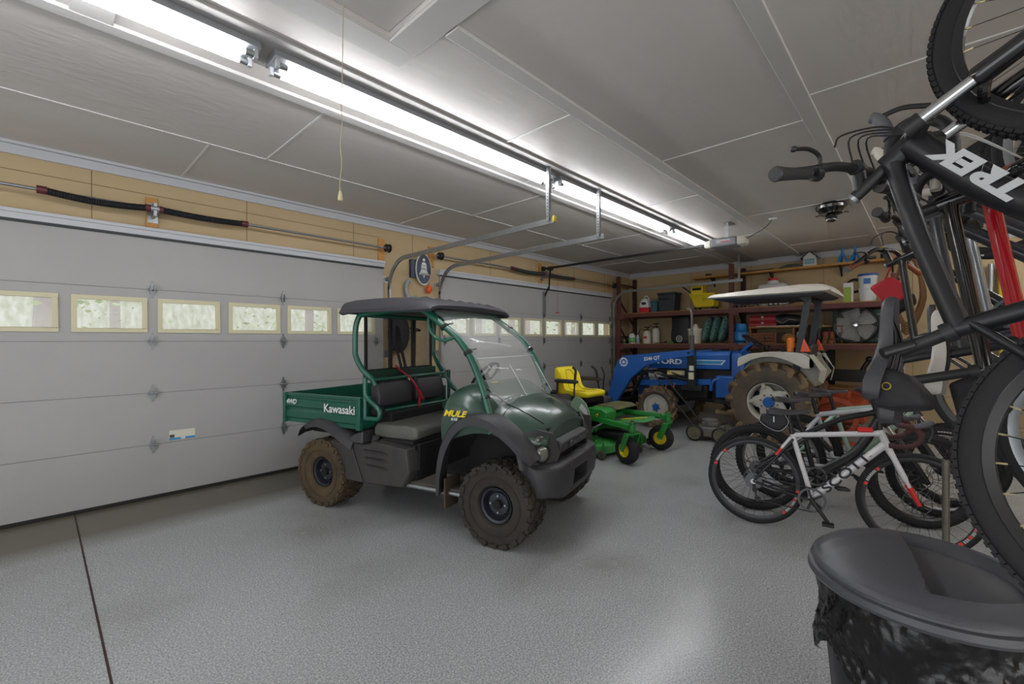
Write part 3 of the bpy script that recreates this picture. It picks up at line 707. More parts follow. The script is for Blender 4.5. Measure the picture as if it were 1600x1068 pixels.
    # front fenders
    for s in (1, -1):
        arc = [(1.315, .30), (1.325, .45), (1.37, .62), (1.45, .76), (1.56, .84), (1.68, .85), (1.80, .81), (1.92, .73), (2.0, .65), (2.05, .60)]
        pl = [V(a, 0, b) for a, b in arc]; q = sm(pl, 4); secs = []
        for i, p in enumerate(q):
            a = q[max(i-1, 0)]; b = q[min(i+1, len(q)-1)]; d = (b-a).normalized(); nrm = V(-d.z, 0, d.x)
            u = i/(len(q)-1); wd_ = .055+.035*sin(pi*u)
            yo = .665-.06*max(0, (u-.75)*4)**2; yi = .50
            o0 = p-nrm*.0
            secs.append([V(p.x, s*yi, p.z)+nrm*(wd_), V(p.x, s*(yo-.03), p.z)+nrm*(wd_-.006), V(p.x, s*yo, p.z)+nrm*(wd_-.03), V(p.x, s*yo, p.z), V(p.x, s*(yo-.012), p.z), V(p.x, s*(yo-.03), p.z)+nrm*(wd_-.04), V(p.x, s*yi, p.z)+nrm*(wd_-.015)])
        build('front_fender', G().loft(secs), M_bplas, t, ang=45)
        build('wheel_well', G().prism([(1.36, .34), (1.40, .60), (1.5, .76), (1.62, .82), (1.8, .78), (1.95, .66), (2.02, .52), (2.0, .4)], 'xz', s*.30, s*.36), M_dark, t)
        # headlamp housing
        h_ = G().loft([[V(1.96, s*.605, .56), V(1.93, s*.595, .66), V(1.90, s*.575, .775), V(2.03, s*.46, .835), V(2.10, s*.33, .79), V(2.135, s*.30, .64), V(2.12, s*.36, .53)],
                       [V(1.99, s*.60, .55), V(1.97, s*.585, .66), V(1.945, s*.56, .765), V(2.055, s*.455, .815), V(2.125, s*.335, .78), V(2.16, s*.305, .64), V(2.14, s*.37, .54)]])
        hh_ = build('headlamp_housing', h_, M_bplas, t, bev=.008)
        nx = V(.85, s*.52, .08).normalized()
        c0 = V(2.075, s*.455, .655)
        build('headlamp', G().lathe([(.066, -.03), (.07, .004), (.062, .012), (.055, .006)], c0, nx, 28), M_dark, hh_)
        build('headlamp_lens', G().lathe([(.056, .003), (.045, .012), (.02, .018), (0, .019)], c0, nx, 24), mat('lens_grey', '8f918f', .12, metal=.6), hh_)
        c1_ = V(2.055, s*.45, .752)
        build('signal_lamp', G().lathe([(.036, -.02), (.038, .004), (.03, .012), (.015, .016), (0, .018)], c1_, nx, 20), mat('lens_dark', '5e5f60', .15, metal=.5), hh_)
    # grille recess, name bar, bumper
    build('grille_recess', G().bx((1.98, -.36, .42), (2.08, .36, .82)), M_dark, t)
    nb = build('name_bar', G().loft([[V(2.06, y, .615), V(2.15, y, .63), V(2.165, y, .70), V(2.13, y, .725), V(2.06, y, .735)] for y in (-.30, .30)]), M_bplas, t, bev=.01)
    txt('lettering', 'Kawasaki', .062, mat('raised_grey', '4a4a4d', .5), nb, (2.164, 0, .668), (0, 1, 0), (.2, 0, 1), .004, .02, 0, 1.15)
    def bsec(y):
        a = abs(y); bk = .13*max(0, (a-.38)/.18)**2
        return [V(2.02-bk, y, .57), V(2.14-bk, y, .585), V(2.20-bk, y, .56), V(2.215-bk, y, .48), V(2.20-bk, y, .36), V(2.17-bk, y, .30+.08*max(0, (a-.3)/.26)), V(2.05-bk, y, .30+.1*max(0, (a-.3)/.26))]
    bp = build('bumper', G().loft([bsec(y) for y in (-.56, -.52, -.45, -.38, -.25, -.16)]), M_bplas, t, bev=.008)
    build('bumper_end', G().loft([bsec(y) for y in (.16, .25, .38, .45, .52, .56)]), M_bplas, bp, bev=.008)
    build('bumper_bar', G().loft([[V(2.04, y, .50), V(2.13, y, .585), V(2.20, y, .56), V(2.213, y, .49), V(2.19, y, .475)] for y in (-.17, .17)]), M_bplas, bp, bev=.006)
    build('bumper_bar', G().loft([[V(2.06, y, .30), V(2.17, y, .30), V(2.198, y, .345), V(2.198, y, .365), V(2.06, y, .365)] for y in (-.17, .17)]), M_bplas, bp, bev=.006)
    build('mud_flap', G().bx((1.33, -.62, .19), (1.345, -.42, .42)), mat('mud_flap', '4a3d30', .8), t)
    # steering wheel and column
    sc = V(1.16, .27, 1.13); sa = V(-.75, 0, .66)
    sw = build('steering_wheel', G().torus(sc, sa, .165, .0135, 36, 8), M_blk, t)
    g = G(); e1, e2, _ = basis(sa)
    for a in (0.3, 2.4, 4.5): g.cyl(sc, sc+(e1*cos(a)+e2*sin(a))*.16, .009, n=8)
    g.cyl(sc-sa.normalized()*.02, sc+sa.normalized()*.012, .035, n=16)
    build('steering_spokes', g, M_blk, sw)
    build('steering_column', G().cyl(sc, (1.36, .27, .93), .018, n=10), M_dark, sw)
    # clear windscreen, upper and lower sheet
    up_, lo_ = [], []
    for y in [-.50+i*.1 for i in range(11)]:
        k = .045*(1-(y/.5)**2)
        up_.append([V(1.14+k, y, 1.715), V(1.30+k, y, 1.60), V(1.45+k, y, 1.46), V(1.545+k, y, 1.325)])
        lo_.append([V(1.555+k, y, 1.335), V(1.63+k, y, 1.19), V(1.70+k, y, 1.03), V(1.735+k+.01, y, .985)])
    ws = build('windscreen', G().loft(up_, ring=False), M_poly, t, solid=.003)
    build('windscreen_lower', G().loft(lo_, ring=False), M_poly, ws, solid=.003)
    build('windscreen_edge', G().tube([(1.55+.045*(1-(y/.5)**2), y, 1.33) for y in [-.5+.1*i for i in range(11)]], .004, 6), mat('clear_edge', 'dfe6e6', .2, alpha=.6), ws)
    for s in (-.13, .38):
        build('windscreen_stiffener', G().tube([(1.60+.04, s, 1.27), (1.66+.04, s+.03, 1.15), (1.735+.03, s+.08, 1.0)], .004, 6), MATS['clear_edge'], ws)
    # straps over the backrest
    build('strap_black', G().loft([[V(x, y, z), V(x, y+.04, z), V(x+.004, y+.04, z), V(x+.004, y, z)] for x, y, z in ((.38, -.09, 1.60), (.385, -.06, 1.42), (.41, -.02, 1.22), (.51, .0, 1.13), (.545, .03, .98), (.55, .0, .88), (.60, -.08, .78))]), M_strap, t)
    build('strap_black', G().loft([[V(x, y, z), V(x, y+.035, z), V(x+.004, y+.035, z), V(x+.004, y, z)] for x, y, z in ((.38, -.10, 1.62), (.385, -.12, 1.42), (.42, -.08, 1.2), (.51, -.06, 1.12), (.548, .06, .97), (.55, .08, .87))]), M_strap, t)
    build('strap_red', G().loft([[V(x, y, z), V(x, y+.022, z), V(x+.012, y+.022, z), V(x+.012, y, z)] for x, y, z in ((.42, -.16, 1.24), (.44, -.135, 1.20), (.525, -.08, 1.12), (.556, -.03, 1.04), (.562, .02, .93), (.565, .0, .86), (.60, -.01, .78))]), M_red, t)
    build('strap_red_end', G().loft([[V(x, y, z), V(x, y+.035, z), V(x+.012, y+.035, z), V(x+.012, y, z)] for x, y, z in ((.562, -.01, 1.0), (.57, .02, .94), (.57, .05, .90))]), M_red, t)
    build('gas_strut', G().cyl((.0, 0, 0), (.001, 0, 0), .001), M_dark, t) if False else None
    build('cab_lower', G().bx((.70, .20, .80), (.82, .40, .86)), M_grn, t, bev=.01)
    return t
cart = make_cart()
tag(build('wood_stand', G().bx((2.30, 3.92, .982), (2.50, 3.99, 1.0)).bx((2.32, 3.94, .735), (2.34, 3.97, .982)).bx((2.46, 3.94, .735), (2.48, 3.97, .982)), mat('weathered_wood', '8b7a63', .8), bev=.003), 'small weathered wooden stand inside the green cart bed behind the seat', 'wood stand')
# ------------------------------------------------------------------ zero-turn mower (faces the viewer's right)
M_jdg = mat('mower_green', '1f7a2d', .35, c2='2a8a38', sc=5, amt=.1, coat=.2)
M_jdy = mat('mower_yellow', 'e9d423', .45)
M_rubber = mat('grey_rubber', '3b3736', .75, bump=.1, bsc=90)
def small_wheel(t, c, R, w, ax, hub_m, name='caster_wheel', hr=.5, tm=None):
    c = Vector(c); ax = Vector(ax).normalized()
    prof = [(R*hr, -w*.42), (R*.8, -w*.5), (R*.94, -w*.38), (R, -w*.15), (R, w*.15), (R*.94, w*.38), (R*.8, w*.5), (R*hr, w*.42)]
    r = build(name, G().lathe([(R*hr, -w*.4), (R*hr*.92, -w*.42), (R*hr*.8, -w*.2), (R*.16, -w*.18), (R*.14, -w*.5), (0, -w*.5)], c, ax, 28).lathe([(R*hr, w*.4), (R*hr*.92, w*.42), (R*hr*.8, w*.2), (R*.16, w*.18), (R*.14, w*.5), (0, w*.5)], c, ax, 28), hub_m, t)
    build('tire', G().lathe(prof, c, ax, 32, True), tm or M_blk, r, ang=50)
    return r
def make_mower():
    # local frame: x forward (to the viewer's right), y left, z up; origin under the seat
    t = thing('zero_turn_mower', 'green zero-turn lawn mower with yellow seat and hubs beside the cart', 'lawn mower', (5.26, 3.60, 0), -pi/2)
    def caster(y, xw, tw):
        wheel_c = V(xw, y, .165)
        ax = V(sin(tw), cos(tw), 0)
        small_wheel(t, wheel_c, .165, .13, ax, M_jdy, 'caster_wheel', .52)
        side = ax.normalized(); fwd = V(cos(tw), -sin(tw), 0)
        g = G()
        top = wheel_c+fwd*.10+V(0, 0, .20)
        for s in (1, -1):
            g.bar(wheel_c+side*s*.088, wheel_c+side*s*.088+fwd*.09+V(0, 0, .205), .075, .012, side)
        g.bar(wheel_c+side*.092+fwd*.09+V(0, 0, .205), wheel_c-side*.092+fwd*.09+V(0, 0, .205), .085, .012)
        f = build('caster_fork', g, M_jdg, t, bev=.004)
        p = wheel_c+fwd*.09+V(0, 0, .21)
        build('caster_post', G().cyl(p, p+V(0, 0, .12), .028, n=16).cyl(p+V(0, 0, .12), p+V(0, 0, .135), .034, n=16), M_jdg, f)
        build('post_cap', G().cyl(p+V(0, 0, .135), p+V(0, 0, .15), .02, n=12), mat('rusty_cap', '74482f', .7), f)
        build('axle_bolt', G().cyl(wheel_c-side*.1, wheel_c+side*.1, .012, n=8), M_galv, f)
        return p
    pr = caster(-.46, .97, .35); pl = caster(.46, .97, -.15)
    # arms
    for p, s in ((pr, -1), (pl, 1)):
        g = G(); g.bar((.40, s*.36, .47), (p.x+.0, p.y, .44), .055, .06)
        a = build('front_arm', g, M_jdg, t, bev=.005)
        build('arm_collar', G().cyl((p.x, p.y, .395), (p.x, p.y, .475), .042, n=18), M_jdg, a)
    build('cross_arm', G().bar((.97, -.30, .43), (.97, .46, .43), .05, .05) if False else G().bar((.47, -.36, .46), (.47, .40, .46), .06, .06), M_jdg, t, bev=.004)
    build('cross_arm', G().bar((.40, .30, .50), (.99, .43, .465), .05, .05), M_jdg, t, bev=.004)
    # engine/controls box between the arms
    b = build('front_box', G().prism([(.36, .44), (.64, .44), (.66, .56), (.58, .60), (.36, .60)], 'xz', -.40, -.16), M_jdg, t, bev=.01)
    build('box_emblem', G().cyl((.52, -.405, .52), (.52, -.401, .52), .028, n=20), M_dark, b)
    build('emblem_mark', G().torus((.52, -.406, .52), (0, 1, 0), .016, .004, 18, 6), M_jdy, b)
    build('floor_cover', G().prism([(.10, .50), (.36, .61), (.58, .61), (.66, .57), (.30, .47)], 'xz', -.14, .40), M_jdy if False else mat('deck_grime', '6d6a38', .7, c2='3b3f2c', sc=10, amt=.3), t, bev=.01)
    # foot plate
    fp = build('foot_plate', G().loft([[V(.56, -.28, .40), V(.56, .34, .40), V(.56, .34, .412), V(.56, -.28, .412)], [V(.95, -.22, .455), V(.95, .30, .455), V(.95, .30, .467), V(.95, -.22, .467)], [V(1.02, -.10, .44), V(1.02, .2, .44), V(1.02, .2, .452), V(1.02, -.10, .452)]]), mat('foot_plate_green', '4a9150', .4, coat=.2), t, bev=.003)
    build('plate_stripe', G().bar((.62, .03, .425), (.95, .10, .475), .05, .004), M_jdy, fp)
    # deck with raised shells
    dk = build('deck', G().loft([[V(.10, -.60, .06), V(.30, -.68, .06), V(.52, -.64, .06), (.70, -.40, .06), V(.74, -.1, .06), V(.70, .2, .06), V(.78, .45, .06), V(.6, .66, .06), V(.2, .66, .06), V(.02, .5, .06), V(.02, -.45, .06)],
                 [V(.12, -.58, .16), V(.30, -.66, .16), V(.51, -.62, .16), V(.68, -.39, .16), V(.72, -.1, .16), V(.68, .2, .16), V(.76, .44, .16), V(.59, .64, .16), V(.2, .64, .16), V(.04, .49, .16), V(.04, -.44, .16)],
                 [V(.18, -.50, .20), V(.30, -.58, .20), V(.47, -.55, .20), V(.62, -.34, .20), V(.66, -.1, .20), V(.62, .15, .20), V(.68, .4, .20), V(.55, .56, .20), V(.25, .56, .20), V(.1, .44, .20), V(.1, -.40, .20)]]), mat('deck_green', '2b7a37', .4, c2='3d8f46', sc=6, amt=.2), t, bev=.008)
    for y in (-.42, .0, .42):
        build('spindle', G().lathe([(.13, .195), (.12, .22), (.06, .225), (.05, .26), (0, .262)], (.36+(.08 if y == 0 else 0), y, 0), (0, 0, 1), 24), M_blkm, dk)
    build('deck_shell', G().lathe([(.20, .18), (.19, .215), (.11, .23), (0, .232)], (.36, -.40, 0), (0, 0, 1), 26), mat('deck_green', ''), dk)
    for (x, y, r_) in ((.66, -.52, .055), (.80, .02, .05), (.84, .10, .05), (.74, .60, .05)):
        w = small_wheel(t, (x, y, r_+.005), r_, .05, (0, 1, 0), mat('roller_grey', '4b4743', .8, c2='6a6157', sc=12, amt=.3), 'deck_roller', .4, mat('roller_rubber', '45413c', .85))
        build('roller_bracket', G().bx((x-.012, y+.03, .05), (x+.012, y+.042, .2)), M_jdg, w)
    # belts and engine clutter
    build('belt_guard', G().bx((.38, -.30, .24), (.80, -.05, .30)), M_dark, t, bev=.02)
    build('lift_link', G().tube([(.42, -.50, .20), (.50, -.46, .36), (.62, -.40, .44)], .012, 8), M_galv, t)
    build('lift_rod', G().tube([(.55, -.52, .205), (.56, -.50, .26), (.575, -.50, .29)], .008, 8), M_chrome, t)
    build('hydraulic_unit', G().bx((.0, -.25, .22), (.40, .25, .42)), M_dark, t, bev=.02)
    build('chassis', G().bx((-.65, -.30, .26), (.45, .30, .34)), M_jdg, t, bev=.01)
    # discharge flap (grey rubber) and white curved shield
    build('discharge_flap', G().loft([[V(.27, -.50, .53), V(.28, -.515, .53), V(.52, -.53, .53), V(.51, -.515, .53)], [V(.28, -.53, .38), V(.29, -.545, .38), V(.54, -.56, .37), V(.53, -.545, .37)], [V(.29, -.58, .17), V(.30, -.595, .17), V(.60, -.62, .19), V(.59, -.605, .19)]]), M_rubber, t, bev=.004)
    pts = [(.14, .50), (.17, .66), (.24, .745), (.32, .73), (.40, .66), (.45, .56), (.46, .46)]
    build('side_shield', G().prism(pts, 'xz', -.48, -.46), mat('shield_pale_green', '7f9a80', .5), t, bev=.004)
    build('shield_label', G().prism([(.30, .60), (.34, .66), (.42, .58), (.44, .50), (.41, .50)], 'xz', -.483, -.481), M_wht, t)
    # drive wheels and body
    for s in (1, -1):
        small_wheel(t, (-.42, s*.47, .29), .29, .26, (0, 1, 0), M_jdy, 'drive_wheel', .5, M_blk)
        build('side_pod', G().loft([[V(-.30, s*.28, .44), V(-.30, s*.52, .44), V(-.30, s*.52, .68), V(-.30, s*.28, .72)], [V(.0, s*.26, .44), V(.0, s*.54, .44), V(.0, s*.53, .72), V(.0, s*.28, .75)], [V(.24, s*.28, .46), V(.24, s*.48, .46), V(.22, s*.46, .64), V(.22, s*.28, .68)]]), mat('pod_charcoal', '37343a', .5), t, bev=.03)
        # control lever
        p = sm([(.16, s*.34, .56), (.12, s*.33, .70), (.10, s*.30, .82), (.095, s*.27, .98), (.08, s*.24, 1.06), (.03, s*.23, 1.10)], 5)
        build('control_lever', G().tube(p, [.011]*(len(p)-14)+[.018]*14, 10), M_blk, t)
        # armrest
        ar = build('armrest', G().loft([[V(x, s*.30+dy*.035*k, .91+dz*.028*k) for dy, dz in ((-1, -.6), (-.5, -1), (.5, -1), (1, -.6), (1, .6), (.5, 1), (-.5, 1), (-1, .6))] for x, k in ((-.22, .7), (-.18, 1), (.0, 1), (.12, .95), (.16, .5))]), M_seatb, t, bev=.004)
        build('armrest_post', G().cyl((-.2, s*.29, .74), (-.19, s*.29, .89), .015, n=10), M_blkm, ar)
    build('engine', G().bx((-.95, -.3, .34), (-.45, .3, .70)), M_dark, t, bev=.03)
    # yellow seat
    S = []
    for y, k in ((-.245, .82), (-.23, .94), (-.18, 1), (0, 1), (.18, 1), (.23, .94), (.245, .82)):
        o_ = [(-.26, .72), (.0, .70), (.22, .69), (.265, .715), (.27, .75), (.22, .772), (.05, .765), (-.08, .775), (-.14, .82), (-.17, .90), (-.20, .99), (-.235, 1.06), (-.27, 1.09), (-.31, 1.07), (-.32, 1.0), (-.30, .9), (-.28, .8)]
        S.append([V(-.05+(x+.05)*k, y*(1.0 if z < .8 else .92), .80+(z-.80)*k) for x, z in o_])
    build('seat', G().loft(dense([s_ for s_ in S], 2, 2)), M_jdy, t, ang=70)
    build('seat_seam', G().tube(sm([(.16, -.13, .776), (.0, -.13, .772), (-.10, -.12, .80), (-.165, -.10, .93), (-.215, -.06, 1.04), (-.22, 0, 1.05), (-.215, .06, 1.04), (-.165, .10, .93), (-.10, .12, .80), (0, .13, .772), (.16, .13, .776)], 4), .004, 6), mat('seat_seam_olive', 'a8981c', .6), t)
    build('seat_pan', G().bx((-.28, -.2, .62), (.22, .2, .70)), M_dark, t, bev=.01)
    # fuel caps
    for s in (1, -1):
        build('fuel_cap', G().cyl((.16, s*.40, .66), (.16, s*.40, .73), .035, n=14), M_dark, t, bev=.004)
    return t
make_mower()

# ------------------------------------------------------------------ small push mower by the tractor
def make_push():
    a0 = at(1062, 628, X=6.7)
    t = thing('push_mower', 'old grey push mower standing in front of the tractor between its wheels', 'lawn mower', (6.80, 2.55, 0), radians(-84))
    # local x forward
    dk = build('deck', G().loft([[V(.0, -.20, .06), V(.36, -.20, .06), V(.40, 0, .06), V(.36, .20, .06), V(.0, .20, .06)], [V(.02, -.18, .20), V(.34, -.18, .20), V(.37, 0, .20), V(.34, .18, .20), V(.02, .18, .20)]]), mat('old_grey_plastic', '54544f', .7, c2='6d6a60', sc=8, amt=.3), t, bev=.02)
    build('engine', G().cyl((.18, 0, .2), (.18, 0, .30), .11, n=20).bx((.08, -.1, .2), (.30, .1, .26)), mat('old_grey_plastic', ''), dk, bev=.01)
    for (x, y, r) in ((.02, -.25, .12), (.02, .25, .12), (.37, -.25, .115), (.37, .25, .115)):
        w = small_wheel(t, (x, y, r), r, .045, (0, 1, 0), mat('wheel_grime', '7a755a', .8, c2='4e4c3c', sc=14, amt=.3), 'wheel', .78, M_blk)
    build('skirt', G().bar((.42, -.24, .04), (.42, .24, .04), .02, .04), M_dark, t)
    for s in (1, -1):
        build('handle', G().tube(sm([(.04, s*.19, .15), (-.20, s*.2, .45), (-.38, s*.2, .66), (-.55, s*.19, .88), (-.59, s*.15, .93)], 4), .012, 8), M_blkm, t)
    build('handle_bar', G().tube(sm([(-.59, -.15, .93), (-.62, -.08, .95), (-.62, .08, .95), (-.59, .15, .93)], 4), .014, 8), mat('foam_grey', '6d6a63', .7), t)
    for s in (1, -1): build('cable_tie', G().tube([(-.42, s*.2, .70), (-.40, s*.2, .78)], .006, 6), mat('tie_orange', 'c4552b', .6), t)
make_push()
# ------------------------------------------------------------------ blue tractor with loader (faces the far garage door)
M_blue = mat('tractor_blue', '15519c', .38, c2='1c5cab', sc=4, amt=.1, coat=.2)
M_blue_d = mat('tractor_blue_grimy', '173f78', .5, c2='10253f', sc=6, amt=.3)
M_cream = mat('tractor_white', 'c9c8bf', .45, c2='b0ad9f', sc=5, amt=.2)
M_mud = mat('ag_tire_mud', '8f7757', .9, c2='5c4c3b', sc=6, amt=.3, bump=.4, bsc=40)
M_agt = mat('ag_tire', '3b3836', .75, c2='6a5a46', sc=4, amt=.3, bump=.3, bsc=30)
M_orange = mat('orange_paint', 'b04a22', .5, c2='8a3c20', sc=7, amt=.3)

def ag_wheel(t, c, R, w, side, rimr, nl, lug, hubr):
    c = Vector(c); hw = w/2
    g = G().lathe([(rimr, -hw*.62), (rimr+.02, -hw*.8), (R*.76, -hw), (R*.87, -hw*.92), (R*.90, -hw*.5), (R*.905, 0), (R*.90, hw*.5), (R*.87, hw*.92), (R*.76, hw), (rimr+.02, hw*.8), (rimr, hw*.62)], (0, 0, 0), (0, 1, 0), 56)
    lg = G()
    for i in range(nl):
        for s in (1, -1):
            a0 = 2*pi*(i+(.5 if s > 0 else 0))/nl; secs = []
            for k in range(6):
                u = k/5; a = a0+u*lug[1]; yy = s*hw*(.04+.98*u); wdt = lug[0]/R*(1+.3*u)
                ro = R*(1.0 if u < .85 else .975); ri = R*.86 if u < .95 else R*.80
                secs.append([V(cos(a+q)*r_, yy, sin(a+q)*r_) for q, r_ in ((-wdt/2, ri), (-wdt*.38, ro), (wdt*.38, ro), (wdt/2, ri))])
            lg.loft(secs)
    w_ = build('wheel', G().lathe([(rimr+.012, side*hw*.70), (rimr+.01, side*hw*.62), (rimr-.01, side*hw*.58), (rimr-.03, side*hw*.2), (rimr-.04, -side*hw*.3), (rimr, -side*hw*.62)], (0, 0, 0), (0, 1, 0), 48), M_cream, t)
    w_.location = c
    build('tire', g, M_agt, w_); build('tread_lugs', lg, M_mud, w_, ang=50)
    # dished disc with lobes
    n = 48; e = hw*.1*side
    if R > .5:
        g = G(); ring0 = []; ring1 = []; ring2 = []
        for i in range(n):
            a = 2*pi*i/n; lobe = .5+.5*cos(5*a)
            r1 = (rimr-.035)*(.66+.32*lobe**.7)
            ring2.append(V(cos(a)*r1, e+side*.015, sin(a)*r1)); ring1.append(V(cos(a)*rimr*.55, e+side*.045, sin(a)*rimr*.55)); ring0.append(V(cos(a)*rimr*.3, e+side*.05, sin(a)*rimr*.3))
        g.loft([ring0, ring1, ring2]); back = G().loft([[p-V(0, side*.02, 0) for p in r_] for r_ in (ring0, ring1, ring2)]); g.ext(back)
        build('wheel_disc', g, M_cream, w_)
        for i in range(5):
            a = 2*pi*i/5; build('rim_lug', G().box((cos(a)*(rimr-.05), e+side*.04, sin(a)*(rimr-.05)), (.07, .05, .045), Matrix.Rotation(-a, 3, 'Y')), M_cream, w_, bev=.006)
    else:
        build('wheel_disc', G().lathe([(rimr-.012, side*hw*.2), (rimr*.75, side*hw*.3), (rimr*.72, side*hw*.42), (rimr*.45, side*hw*.44), (0, side*hw*.44)], (0, 0, 0), (0, 1, 0), 40), M_cream, w_)
    build('hub', G().lathe([(hubr, side*hw*.2), (hubr, side*hw*.62), (hubr*.8, side*hw*.72), (0, side*hw*.72)], (0, 0, 0), (0, 1, 0), 24), M_blue, w_)
    nb = 8 if R > .5 else 6
    for i in range(nb):
        a = 2*pi*(i+.3)/nb; r_ = hubr*1.5 if R > .5 else hubr*1.25
        build('wheel_bolt', G().cyl((cos(a)*r_, e, sin(a)*r_), (cos(a)*r_, side*hw*.56, sin(a)*r_), .010, n=6), M_blkm if R > .5 else M_blue, w_)

def make_tractor():
    t = thing('tractor', 'blue farm tractor with front loader arms, white canopy and big muddy rear tires', 'tractor', (7.75, 1.68, 0), pi/2)
    for s in (1, -1):
        ag_wheel(t, (0, s*.50, .57), .575, .32, s, .285, 15, (.05, .30), .075)
        ag_wheel(t, (1.68, s*.58, .345), .35, .20, s, .215, 13, (.035, .38), .055)
    # body
    build('engine_block', G().bx((.55, -.20, .45), (1.85, .20, 1.0)), mat('engine_black', '16181a', .6, c2='2a2623', sc=8, amt=.3), t, bev=.02)
    build('transmission', G().bx((-.25, -.22, .40), (.75, .22, .85)), M_blue_d, t, bev=.03)
    build('rear_axle', G().cyl((0, -.5, .57), (0, .5, .57), .10), M_blue_d, t)
    build('front_axle', G().bx((1.62, -.5, .28), (1.74, .5, .40)), M_blue_d, t, bev=.02)
    # hood lofted
    def hs(x, w, zt, zb): return [V(x, -w, zb), V(x, -w, zt-.05), V(x, -w+.05, zt), V(x, 0, zt+.015), V(x, w-.05, zt), V(x, w, zt-.05), V(x, w, zb)]
    hd = build('hood', G().loft([hs(.62, .27, 1.285, 1.00), hs(1.2, .265, 1.26, .99), hs(1.85, .25, 1.21, .98), hs(2.0, .23, 1.16, .97), hs(2.03, .20, 1.1, .96)]), M_blue, t, ang=30, bev=.006)
    build('grille', G().bx((1.85, -.22, .62), (2.0, .22, .98)), mat('grille_white', 'bfc0bb', .5), t, bev=.01)
    build('side_panel_white', G().bx((1.35, .235, .82), (2.0, .25, .95)), MATS['grille_white'], t, bev=.004)
    for s in (1, -1):
        st_ = build('hood_stripe', G().prism([(.70, 1.075), (.62, 1.145), (1.55, 1.145), (1.55, 1.075)] if False else [(.74, 1.07), (.68, 1.145), (1.95, 1.135), (1.95, 1.065)], 'xz', s*.262, s*.2725), M_wht, t)
        build('stripe_fill', G().prism([(.76, 1.08), (.705, 1.135), (1.40, 1.128), (1.40, 1.074)], 'xz', s*.2725, s*.2745), mat('stripe_teal', '3a86b4', .45), st_)
        txt('lettering', 'FORD', .115, M_wht if False else M_wht, st_, (1.62, s*.276, 1.10), (-s, 0, 0), (0, 0, 1), .001, .03, 0, 1.5) if False else None
        build('stripe_ground', G().prism([(1.28, 1.05), (1.28, 1.155), (1.98, 1.145), (1.98, 1.045)], 'xz', s*.2728, s*.2752), M_blue, st_)
        txt('lettering', 'FORD', .115, M_wht, st_, (1.60, s*.277, 1.10), (-s, 0, 0), (0, 0, 1), .001, .03, 0, 1.45)
    build('dash', G().loft([hs(.40, .24, 1.24, .95), hs(.46, .26, 1.30, .90), hs(.60, .265, 1.285, .85)]), M_blue, t, bev=.01)
    build('fuel_filter_box', G().bx((.52, .22, .55), (.80, .40, .90)), M_blue, t, bev=.02)
    build('blue_lever', G().tube(sm([(.70, .36, .88), (.84, .40, .80), (.86, .42, .66)], 4), .03, 8), M_blue, t)
    build('step', G().bx((.30, .30, .50), (.75, .62, .53)), M_dark, t, bev=.004)
    build('side_tank', G().bx((.9, .22, .52), (1.30, .46, .74)), M_dark, t, bev=.03)
    build('side_rail', G().bar((.85, .42, .80), (2.1, .42, .72), .06, .09), M_blue, t, bev=.004)
    build('front_frame', G().bx((2.0, -.34, .38), (2.16, .34, .80)), M_blue_d, t, bev=.01)
    build('belly_board', G().bx((.3, -.3, .30), (.80, .40, .36)), mat('belly_tan', '8c7556', .8), t, bev=.004)
    # hydraulic hoses by the post
    for i in range(3):
        build('hose', G().tube(sm([(1.9, .50+.02*i, .95), (1.6, .54, .93+.02*i), (1.3, .56+.02*i, .90), (1.15, .5, .86)], 5), .012, 8), M_blkm, t)
    build('hose_label', G().bx((1.25, .585, .90), (1.50, .590, .955)), mat('label_yellow_white', 'cdbb7a', .5), t)
    # loader tower, arms, cylinders
    for s in (1, -1):
        ya, yb = s*.53, s*.60
        tw = build('loader_tower', G().bx((1.04, min(ya, yb), .70), (1.17, max(ya, yb), 1.31)), M_blkm, t, bev=.005)
        build('warning_label', G().bx((1.06, s*.600, .98), (1.13, s*.602, 1.06)), M_wht, tw)
        build('warning_label', G().bx((1.06, s*.600, .84), (1.14, s*.602, .95)), mat('label_cream', 'd6cfb5', .5), tw)
        build('tower_foot', G().bx((.95, min(s*.28, s*.58), .66), (1.28, max(s*.28, s*.58), .74)), M_blkm, t, bev=.005)
        ol = [(1.06, 1.315), (1.05, 1.22), (1.45, 1.16), (1.80, 1.06), (1.93, .96), (2.10, .82), (2.50, .24), (2.60, .24), (2.62, .30), (2.40, 1.02), (2.37, 1.10), (2.28, 1.185), (2.20, 1.205)]
        am = build('loader_arm', G().prism(ol, 'xz', s*.605, s*.70), M_blue, t, bev=.006)
        build('arm_pin', G().cyl((2.50, s*.60, .42), (2.50, s*.712, .42), .028, n=16).cyl((1.1, s*.60, 1.27), (1.1, s*.712, 1.27), .022, n=16), M_blkm, am)
        e = V(2.24, s*.7015, 1.09)
        em = build('arm_emblem', G().cyl(e, e+V(0, s*.002, 0), .078, n=32), M_wht, am)
        build('emblem_disc', G().torus(e+V(0, s*.002, 0), (0, 1, 0), .038, .012, 28, 6, .2), M_blue, em)
        for q in range(10):
            an = 2*pi*q/10; build('emblem_mark', G().box(e+V(cos(an)*.063, s*.003, sin(an)*.063), (.016, .001, .012), (0, -an+pi/2, 0)), M_blue, em) if q % 5 != 2 else None
        txt('lettering', '2246 QT', .078, M_wht, am, (1.72, s*.7015, 1.165), (-s, 0, .11*1), (0, 0, 1), .001, .03)
        build('lift_cylinder', G().cyl((1.12, s*.52, .82), (1.62, s*.55, .90), .032, n=14).cyl((1.62, s*.55, .90), (1.98, s*.58, .95), .016, n=10), M_blkm, t)
        build('tilt_cylinder', G().cyl((2.30, s*.56, 1.02), (2.52, s*.56, .52), .03, n=14), M_blkm, t)
